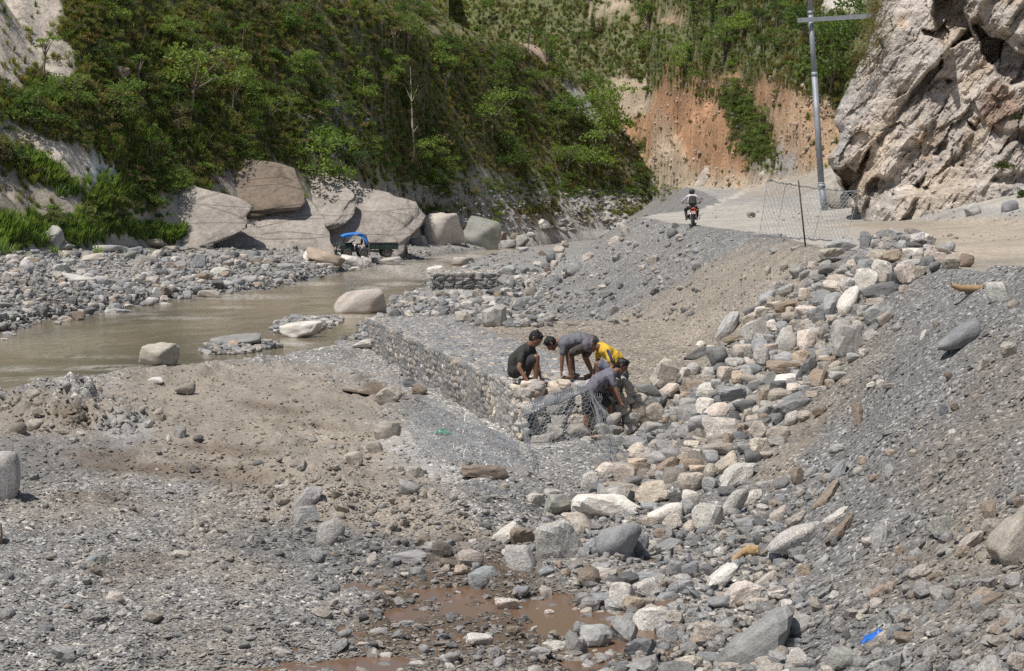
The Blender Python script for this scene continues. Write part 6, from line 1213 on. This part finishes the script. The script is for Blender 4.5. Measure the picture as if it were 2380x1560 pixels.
M_EYE = plain('dark_eye', (.02, .014, .01), .2); M_BLK = cloth('faded_black_cloth', (.05, .052, .047)); M_GRY = cloth('grey_cloth', (.15, .15, .165)); M_PUR = cloth('purple_grey_cloth', (.165, .155, .185)); M_YEL = cloth('yellow_cloth', (.60, .385, .05)); M_NAVY = cloth('dark_blue_cloth', (.045, .06, .14)); M_DSH = cloth('dark_shorts_cloth', (.045, .043, .044)); M_BRSH = cloth('brown_grey_shorts_cloth', (.08, .072, .066)); M_CAP = cloth('grey_cap_cloth', (.15, .14, .155)); M_LIL = cloth('pale_lilac_cloth', (.62, .56, .62)); M_SHOE = plain('dark_rubber', (.025, .025, .027), .8)
ZT = -3.40
def on_top(px, py, z=ZT): Y = z*F/(HY-py); return ((px-CX)/F*Y, Y, z)
PA = person(on_top(1216, 888), 'man with black hair in a black T-shirt squatting on the stone wall', dict(hL=(-.13, -.06, .19), hR=(-.10, .17, .19), sL=(-.02, -.15, .50), sR=(.12, .16, .55), neck=(.11, .0, .60), head=(.20, -.03, .70), face=(.62, -.5, -.6), crown=(.5, -.1, .8), kL=(.21, -.16, .42), kR=(.17, .19, .37), aL=(.20, -.12, .06), aR=(.05, .22, .06), tL=(.9, -.4, 0), tR=(.9, -.3, 0), eL=(-.07, -.27, .25), wL=(.06, -.34, .05), eR=(.22, .1, .32), wR=(.27, .02, .11), cL=(.3, 0, -.3), cR=(.2, 0, -.4), bow=(-.07, 0, .02)), M_BLK, M_DSH, s=1.16)
PB = person(on_top(1324, 879), 'man in a grey T-shirt and brown shorts bent double on the stone wall', dict(hL=(.40, -.11, .66), hR=(.43, .11, .66), sL=(-.12, -.17, .63), sR=(-.10, .18, .67), neck=(-.23, 0, .67), head=(-.345, -.01, .63), face=(-.5, -.2, -.8), crown=(-.85, -.1, .45), kL=(-.04, -.12, .45), kR=(.28, .16, .40), aL=(.02, -.10, .06), aR=(.42, .18, .08), tL=(-.9, -.4, 0), tR=(-.8, -.5, 0), eL=(-.15, -.20, .36), wL=(-.16, -.21, .15), eR=(.05, .2, .36), wR=(.08, .14, .14), bow=(0, 0, .07)), M_GRY, M_BRSH, s=1.05)
pc, Hc, fc, uc, sc_ = person(on_top(1434, 876, -3.30), 'man in a yellow T-shirt and grey cap crouching at the end of the stone wall', dict(hL=(-.02, -.12, .10), hR=(.08, .10, .11), sL=(-.16, -.17, .44), sR=(-.30, .14, .50), neck=(-.35, -.03, .52), head=(-.47, -.07, .55), face=(-.35, -.45, -.8), crown=(-.75, -.35, .45), kL=(-.36, -.24, .24), kR=(.13, .12, -.02), aL=(-.28, -.2, -.02), aR=(.29, .05, -.46), tL=(-.9, -.3, 0), tR=(.7, -.6, 0), eL=(-.10, -.26, .20), wL=(-.20, -.36, .06), eR=(-.33, .2, .24), wR=(-.40, .1, .06), bow=(.05, 0, .06)), M_YEL, cloth('grey_shorts_cloth', (.13, .14, .17)), hairstyle='cap', shoes=M_SHOE, s=1.1)
cap_ = body('cap', [(Hc+uc*.045-fc*.02, Hc+uc*.055+fc*.01, .106, .104), (Hc+uc*.02-fc*.04, Hc+uc*.03+fc*.04, .098, .094)], .01, M_CAP, pc, 3)
body('cap_brim', [(Hc-fc*.09+uc*.05+sc_*.04*k, Hc-fc*.155+uc*.075+sc_*.035*k, .012, .01) for k in (-1, -.5, 0, .5, 1)], .007, M_CAP, cap_, 1)
body('hair', [(Hc-uc*.02-fc*.05, Hc+uc*.01-fc*.04, .086, .088)], .01, M_HAIR, pc, 2)
body('sleeve_stripe', [((-.175, -.225, .47), (-.105, -.285, .30), .026, .024)], .008, M_NAVY, pc, 1)
gd = hit(1364, 1016)[0]
person((gd[0], gd[1], gd[2]), 'man in a purple grey T-shirt and dark shorts bending towards the stone pile', dict(hL=(.0, -.10, .80), hR=(.08, .12, .80), sL=(.42, -.19, 1.12), sR=(.42, .19, 1.14), neck=(.54, .0, 1.20), head=(.63, -.02, 1.28), face=(.72, -.3, -.55), crown=(.55, -.05, .8), kL=(-.02, -.14, .44), kR=(.42, .12, .56), aL=(-.02, -.12, .07), aR=(.45, .10, .27), tL=(.9, -.5, 0), tR=(.95, -.2, 0), eL=(.52, -.24, .84), wL=(.60, -.26, .64), eR=(.42, .2, .84), wR=(.52, .12, .70), cL=(.3, 0, -.2), bow=(-.04, 0, .05)), M_PUR, M_DSH, s=1.04)
# ------------------------------------------------------------------ motorcycle, rider, backpack
M_BLACKP = plain('black_paint', (.02, .02, .022), .35, 0, .5); M_TYRE = plain('dusty_tyre', (.055, .052, .048), .9); M_RED = plain('red_lamp', (.55, .05, .03), .3); M_PLATE = plain('red_plate', (.55, .10, .09), .5); M_WHITEP = plain('white_print', (.75, .72, .70), .6); M_CHROME = plain('dull_chrome', (.45, .45, .46), .3, .8)
def torus(r, rr, n=28, k=10, axis='x', c=(0, 0, 0)):
    V = []; Q = []
    for i in range(n):
        a = 2*math.pi*i/n
        for j in range(k):
            b = 2*math.pi*j/k; d = r+rr*math.cos(b); p = (rr*math.sin(b)*1.1, d*math.cos(a), d*math.sin(a)); p = p if axis == 'x' else (p[1], p[0], p[2]); V.append((p[0]+c[0], p[1]+c[1], p[2]+c[2]))
            Q.append((i*k+j, ((i+1) % n)*k+j, ((i+1) % n)*k+(j+1) % k, i*k+(j+1) % k))
    return np.array(V), np.array(Q)
gm = hit(1611, 526)[0]; gm = np.array([gm[0], gm[1], gm[2]]); 
def motorcycle():
    e = tag(empty('motorcycle', gm, R(-4)), 'black motorcycle with a red number plate riding away on the dusty road', 'motorcycle'); e.scale = (.86, .86, .86)
    for y in (.32, 1.60):
        w = part('wheel', torus(.245, .062, c=(0, y, .305)), M_TYRE, e, True); part('rim', torus(.185, .018, c=(0, y, .305)), M_CHROME, w, True); part('hub', cyl((-.07, y, .305), (.07, y, .305), .05, .05), M_CHROME, w, True)
        part('spoke', jn([cyl((0, y, .305), (0, y+.18*math.cos(a), .305+.18*math.sin(a)), .01, .01, 6) for a in np.linspace(0, 5.03, 5)]), M_CHROME, w, True)
    body('tank', [((0, .95, .80), (0, 1.22, .84), .13, .12), ((0, .7, .74), (0, .95, .8), .10, .12)], .02, M_BLACKP, e); body('seat', [((0, .22, .80), (0, .85, .77), .085, .10)], .02, M_SHOE, e); body('tail', [((0, .05, .82), (0, .4, .74), .06, .10)], .015, M_BLACKP, e)
    body('engine', [((-.1, .95, .42), (.1, .95, .42), .15, .15), ((0, .9, .42), (0, 1.1, .60), .13, .11)], .025, M_DARKSTEEL, e)
    body('exhaust', [((.17, .1, .36), (.17, .6, .32), .062, .05), ((.17, .6, .32), (.13, 1.2, .36), .03, .03)], .014, M_CHROME, e); body('mudguard', [((0, .02, .62), (0, .25, .72), .05, .07), ((0, -.02, .45), (0, .02, .62), .035, .05)], .014, M_BLACKP, e)
    for x in (-.1, .1): part('fork', cyl((x, 1.60, .30), (x*.8, 1.32, .98), .024, .022, 8), M_CHROME, e, True); part('shock', cyl((x*1.2, .36, .33), (x*1.1, .5, .7), .03, .03, 8), M_CHROME, e, True)
    hb = part('handlebar', jn([cyl((-.36, 1.18, 1.05), (-.12, 1.3, 1.0), .014, .014, 8), cyl((-.12, 1.3, 1.0), (.12, 1.3, 1.0), .014, .014, 8), cyl((.12, 1.3, 1.0), (.36, 1.18, 1.05), .014, .014, 8)]), M_BLACKP, e, True)
    for x in (-.3, .3): part('mirror_stalk', cyl((x, 1.2, 1.05), (x*1.25, 1.22, 1.22), .007, .007, 6), M_BLACKP, hb, True); body('mirror', [((x*1.25-.04, 1.22, 1.24), (x*1.25+.04, 1.22, 1.24), .035, .035)], .012, M_BLACKP, hb)
    body('tail_light', [((-.06, -.02, .80), (.06, -.02, .80), .04, .04)], .01, M_RED, e)
    for x in (-.16, .16): body('indicator', [((x, -.01, .74), (x, .0, .74), .03, .03)], .01, plain('amber_lamp', (.7, .25, .03), .3), e)
    p = part('number_plate', boxv(-.11, .11, -.075, -.062, .55, .70), M_PLATE, e); part('plate_lettering', jn([boxv(-.08+.034*i, -.058+.034*i, -.079, -.0755, z, z+.045) for i in range(5) for z in (.57, .635)]), M_WHITEP, p); e2 = part('engine_guard', jn([cyl((-.34, 1.15, .5), (.34, 1.15, .5), .015, .015, 8), cyl((-.34, 1.15, .5), (-.3, 1.0, .3), .015, .015, 8), cyl((.34, 1.15, .5), (.3, 1.0, .3), .015, .015, 8)]), M_BLACKP, e, True)
motorcycle()
pr, Hr, fr_h, ur, sr = person(tuple(gm), 'motorcycle rider in a black helmet and pale lilac shirt seen from behind', dict(hL=(-.12, .50, .86), hR=(.12, .50, .86), sL=(-.20, .62, 1.34), sR=(.20, .62, 1.34), neck=(0, .66, 1.42), head=(0, .70, 1.53), face=(0, 1, -.15), crown=(0, .1, 1), kL=(-.27, .95, .74), kR=(.27, .95, .74), aL=(-.24, .72, .34), aR=(.24, .72, .34), tL=(-.1, 1, 0), tR=(.1, 1, 0), eL=(-.44, .80, 1.12), wL=(-.38, 1.08, 1.07), eR=(.44, .80, 1.12), wR=(.38, 1.08, 1.07), cL=(.1, .5, 0), cR=(-.1, .5, 0)), M_LIL, M_DSH, hairstyle='none', long_trousers=True, sleeve=.97, shoes=M_SHOE, s=.86)
hl = body('helmet', [(Hr+V3((0, -.02, .03)), Hr+V3((0, .03, .02)), .135, .128), (Hr+V3((0, .05, -.05)), Hr+V3((0, .0, -.06)), .11, .11)], .014, M_BLACKP, pr); body('visor', [(Hr+V3((-.06, .12, .02)), Hr+V3((.06, .12, .02)), .055, .055)], .012, M_EYE, hl)
bp = tag(empty('backpack', (gm[0], gm[1]+.42*.86, gm[2]+.93*.86)), 'dark camouflage backpack on the motorcycle rider', 'backpack'); bp.scale = (.86, .86, .86); M_PACK = plain('dark_camouflage_cloth', (.055, .055, .045), .9, 0, .2, .6, 9)
body('bag', [((-.10, 0, .10), (-.09, .03, .36), .10, .085), ((.10, 0, .10), (.09, .03, .36), .10, .085), ((0, -.02, .1), (0, .02, .38), .12, .09)], .016, M_PACK, bp); body('pocket', [((-.07, -.11, .13), (.07, -.11, .13), .06, .06)], .014, M_PACK, bp)
for x in (-.13, .13): body('strap', [((x, .05, .42), (x, .24, .40), .022, .022), ((x, .24, .40), (x*.9, .32, .22), .022, .022)], .011, M_SHOE, bp)
# ------------------------------------------------------------------ small open tractor truck
M_GRN = plain('dark_green_paint', (.018, .036, .030), .55, 0, .4, .4, 3); M_TARP = plain('blue_tarpaulin', (.045, .21, .62), .45, 0, .4, .2, 3); M_RUST = plain('brown_bed_steel', (.15, .11, .09), .8, 0, .3, .4, 4); M_MACH = plain('oily_dark_machinery', (.028, .027, .026), .6, .2)
def truck():
    g = hit(835, 602)[0]; Y = 4.15*F/(602-HY)*1.0; m = g[1]/F; b = np.array([(776-CX)*m, g[1], g[2]+.10]); e = tag(empty('tractor_truck', b, R(14)), 'small dark green open tractor truck with a blue tarpaulin roof by the river', 'truck')
    W2 = .75
    ch = part('chassis', jn([boxv(.35, 4.5, -.45, -.33, .42, .54), boxv(.35, 4.5, .33, .45, .42, .54), boxv(.5, .62, -.44, .44, .42, .54), boxv(2.2, 2.32, -.44, .44, .42, .54), boxv(4.3, 4.42, -.44, .44, .42, .54)]), M_MACH, e)
    body('bonnet', [((.42, -.26, .82), (1.2, -.26, .9), .17, .18), ((.42, .26, .82), (1.2, .26, .9), .17, .18), ((.42, 0, .85), (1.25, 0, .95), .2, .2)], .03, M_GRN, e); part('side_panel', boxv(.45, 1.25, -.46, -.43, .50, .95), M_GRN, e)
    fr_ = part('front_guard', jn([cyl((.12, y, .40), (.12, y, 1.16), .028, .028, 8) for y in (-.55, .55)]+[cyl((.12, -.55, z), (.12, .55, z), .024, .024, 8) for z in (1.16, .85)]+[cyl((.12, y, .85), (.12, y, 1.16), .014, .014, 6) for y in (-.2, .2)]+[cyl((.12, y, .5), (.5, y*.8, .5), .03, .03, 8) for y in (-.5, .5)]), M_GRN, e, True)
    bu = part('bumper', boxv(.04, .16, -.75, .75, .38, .56), M_MACH, e); pl = part('number_plate', boxv(.085, .105, -.34, .34, .64, .80), M_PLATE, e); part('plate_lettering', jn([boxv(.0805, .0845, -.28+.09*i, -.22+.09*i, .68, .76) for i in range(7)]), M_WHITEP, pl)
    for y in (-.42, .42): body('headlight', [((.24, y, .78), (.3, y, .78), .09, .09)], .02, M_CHROME, e)
    def wheel(x, y, r):
        w = part('wheel', torus(r*.72, r*.28, 26, 10, 'y', (x, y, r)), M_TYRE, e, True); part('rim', cyl((x, y-.09, r), (x, y+.09, r), r*.5, r*.5, 16), M_RUST, w); part('hub', cyl((x, y-.12, r), (x, y+.12, r), r*.16, r*.16, 10), M_MACH, w)
    for y in (-.62, .62): wheel(.95, y, .34); wheel(2.15, y, .36); wheel(3.95, y, .42)
    part('engine', jn([boxv(1.2, 1.75, -.38, .38, .45, .95), boxv(1.35, 1.6, -.5, -.38, .55, .85), boxv(1.75, 2.3, -.3, .3, .45, .75)]), M_MACH, e)
    for (a, c, r) in (((1.3, -.42, .98), (2.2, -.45, .72), .03), ((1.5, -.5, .5), (1.5, -.5, 1.0), .035), ((1.75, -.5, .6), (2.4, -.5, .9), .02)): part('pipe', cyl(a, c, r, r, 8), M_CHROME, e, True)
    part('driver_seat', jn([boxv(1.75, 2.1, -.3, .3, .95, 1.05), boxv(2.08, 2.16, -.3, .3, 1.05, 1.38)]), M_MACH, e); sw = part('steering_wheel', torus(.19, .017, 20, 6, 'y'), M_MACH, e, True); sw.location = (1.45, 0, 1.22); sw.rotation_euler = (R(60), 0, R(90)); part('steering_column', cyl((1.2, 0, .9), (1.45, 0, 1.22), .02, .02, 8), M_MACH, e, True)
    # roof frame and tarpaulin
    part('roof_frame', jn([cyl((.95, y, .9), (.62, y, 1.66), .022, .022, 8) for y in (-.6, .6)]+[cyl((2.42, y, .95), (2.36, y, 1.66), .022, .022, 8) for y in (-.6, .6)]+[cyl((.62, y, 1.66), (2.36, y, 1.70), .02, .02, 8) for y in (-.6, .6)]), M_MACH, e, True)
    prof = [(.50, 1.64), (.72, 1.74), (1.1, 1.83), (1.6, 1.86), (2.05, 1.82), (2.3, 1.70), (2.42, 1.45), (2.46, 1.15), (2.48, .92)]; ys = np.linspace(-.68, .68, 11); V = []; 
    for i, (x, z) in enumerate(prof):
        for y in ys: V.append((x+.02*math.sin(y*9+i), y*1.08, z+.03-.10*abs(y/.68)**3*(1 if i < 6 else 0)+.018*math.sin(y*7+x*9)))
    V = np.array(V); V2 = V-np.array([0, 0, .02])+np.array([-.015, 0, 0]); n = len(ys); q = np.array([(i*n+j, i*n+j+1, (i+1)*n+j+1, (i+1)*n+j) for i in range(len(prof)-1) for j in range(n-1)]); part('tarpaulin', (np.concatenate([V, V2]), [np.concatenate([q, q[:, ::-1]+len(V)])]), M_TARP, e, True)
    part('tarpaulin_flap', (np.array([(.52, -.68, 1.56), (1.35, -.69, 1.74), (1.3, -.70, 1.60), (.9, -.70, 1.52), (1.36, -.69, 1.74), (2.3, -.69, 1.62), (2.46, -.7, .95), (2.2, -.7, 1.30), (1.9, -.70, 1.56)]), [np.array([(0, 1, 2, 3)]), np.array([(4, 5, 8), (5, 7, 8), (5, 6, 7)])]), M_TARP, e)
    # cargo bed
    bd = part('bed_floor', boxv(2.55, 4.75, -W2, W2, .74, .80), M_RUST, e)
    for nm, bx in (('bed_side', boxv(2.55, 4.75, -W2-.04, -W2, .62, 1.10)), ('bed_side', boxv(2.55, 4.75, W2, W2+.04, .74, 1.12)), ('headboard', boxv(2.51, 2.55, -W2, W2, .74, 1.22)), ('tailgate', boxv(4.75, 4.79, -W2, W2, .70, 1.12))): part(nm, bx, M_GRN if nm == 'bed_side' else M_RUST, e)
    for x in (2.6, 2.95, 3.3, 3.65, 4.0, 4.35, 4.7): part('side_rib', boxv(x-.025, x+.025, -W2-.085, -W2-.042, .60, 1.10), M_GRN, e)
    part('side_rail', boxv(2.5, 4.8, -W2-.09, -W2-.02, 1.103, 1.15), M_RUST, e); part('corner_post', boxv(2.5, 2.58, -W2-.1, -W2-.02, .35, 1.2), M_RUST, e); part('mudguard', boxv(3.5, 4.4, -W2-.02, -.5, .86, .89), M_GRN, e)
truck()
# ------------------------------------------------------------------ litter and wood
def crumple(name, px, py, L_, W_, seed, mat, label, cat, ang=0):
    rg = np.random.default_rng(seed); g = hit(px, py+W_*.4)[0]; m = g[1]/F; n = 15; u, v = np.meshgrid(np.linspace(-1, 1, n), np.linspace(-1, 1, n), indexing='ij'); r = np.hypot(u, v); k = 1+.35*fbm(u*1.2+seed, v*1.2, 2, seed)
    x = u*k*L_*m/2; y = v*k*L_*m/2.6; z = (W_*m*.75)*np.clip(1-r*.55, 0, 1)*(1+.7*fbm(u*2.2, v*2.2+seed, 3, seed+1))+.02; ca, sa = math.cos(R(ang)), math.sin(R(ang)); P = np.stack([x*ca-z*sa*.3, y, z+x*sa], -1).reshape(-1, 3); Pb = P-np.array([0, 0, .008])
    idx = np.arange(n*n).reshape(n, n); keep = (r < 1.15); q = np.stack([idx[:-1, :-1], idx[1:, :-1], idx[1:, 1:], idx[:-1, 1:]], -1)[keep[:-1, :-1] & keep[1:, 1:]]
    o = obj(name, mesh_np(name, np.concatenate([P, Pb]), np.concatenate([q, q[:, ::-1]+n*n]), mat)); o.location = g; return tag(o, label, cat)
crumple('plastic_sheet', 2032, 1482, 62, 30, 5, plain('blue_plastic', (.03, .15, .55), .3, 0, .5, .3, 12), 'crumpled blue plastic scrap on the gravel slope', 'plastic sheet', 22); crumple('plastic_bag', 1032, 1007, 36, 14, 9, plain('green_plastic', (.02, .30, .15), .35, 0, .5), 'crumpled green plastic bag under the wire netting', 'plastic bag'); crumple('paper_scrap', 1050, 985, 14, 6, 3, plain('yellow_scrap', (.6, .45, .05), .6), 'small yellow scrap near the green plastic bag', 'scrap'); crumple('plastic_sheet', 1885, 787, 0.1, 0.1, 3, M_WHITEP, 'tiny', 'x') if False else None
def wood(px, py, path, radii, label, mat=M_DRIFT, name='driftwood', cat='driftwood'):
    g = hit(px, py)[0]; m = g[1]/F; pts = [((x-px)*m, dy, (py-y)*m+.04) for x, y, dy in path]; v, f = tube(pts, [r*m for r in radii], 8); o = obj(name, mesh_np(name, v, f, mat)); o.location = g; return tag(o, label, cat)
wood(2260, 682, [(2210, 668, .0), (2230, 676, 0), (2270, 678, .05), (2310, 676, .1), (2325, 672, .1)], [5, 8, 9, 8, 4], 'rusty brown log lying near the top of the right slope')
def root():
    g = hit(1745, 1290)[0]; m = g[1]/F; v1 = tube([((x-1745)*m, 0, (1290-y)*m+.03) for x, y in ((1682, 1325), (1705, 1306), (1725, 1290), (1745, 1280))], [3*m, 6*m, 9*m, 12*m], 8); rg = np.random.default_rng(6); tubes = [v1]
    for k in range(9):
        a = rg.uniform(0, 6.28); tubes.append(tube([(0, 0, .05), (math.cos(a)*14*m, rg.normal(0, 5)*m, .05+math.sin(a)*9*m), (math.cos(a)*30*m+8*m, rg.normal(0, 8)*m, .05+math.sin(a)*16*m)], [12*m, 8*m, 2*m], 7))
    o = obj('tree_root', mesh_np('tree_root', *join(tubes), plain('yellowish_root_wood', (.40, .27, .14), .9, var=.4))); o.location = g; tag(o, 'twisted yellow brown tree root on the stones', 'driftwood')
root()
wood(945, 812, [(920, 812, 0), (950, 808, .05), (975, 812, 0)], [1.5, 3, 1.5], 'brown stick on the stone wall behind the squatting man') if False else wood(1165, 848, [(1145, 852, 0), (1165, 847, .05), (1188, 843, 0)], [1.4, 2, 1.2], 'brown stick lying on the wall behind the squatting man'); wood(1165, 828, [(1140, 830, 0), (1168, 826, .05), (1190, 828, 0)], [1.5, 3, 1.5], 'short brown branch on the far part of the wall'); wood(2160, 660, [(2110, 512, 0)]*1+[(2140, 508, 0)], [1, 1], 'x') if False else None
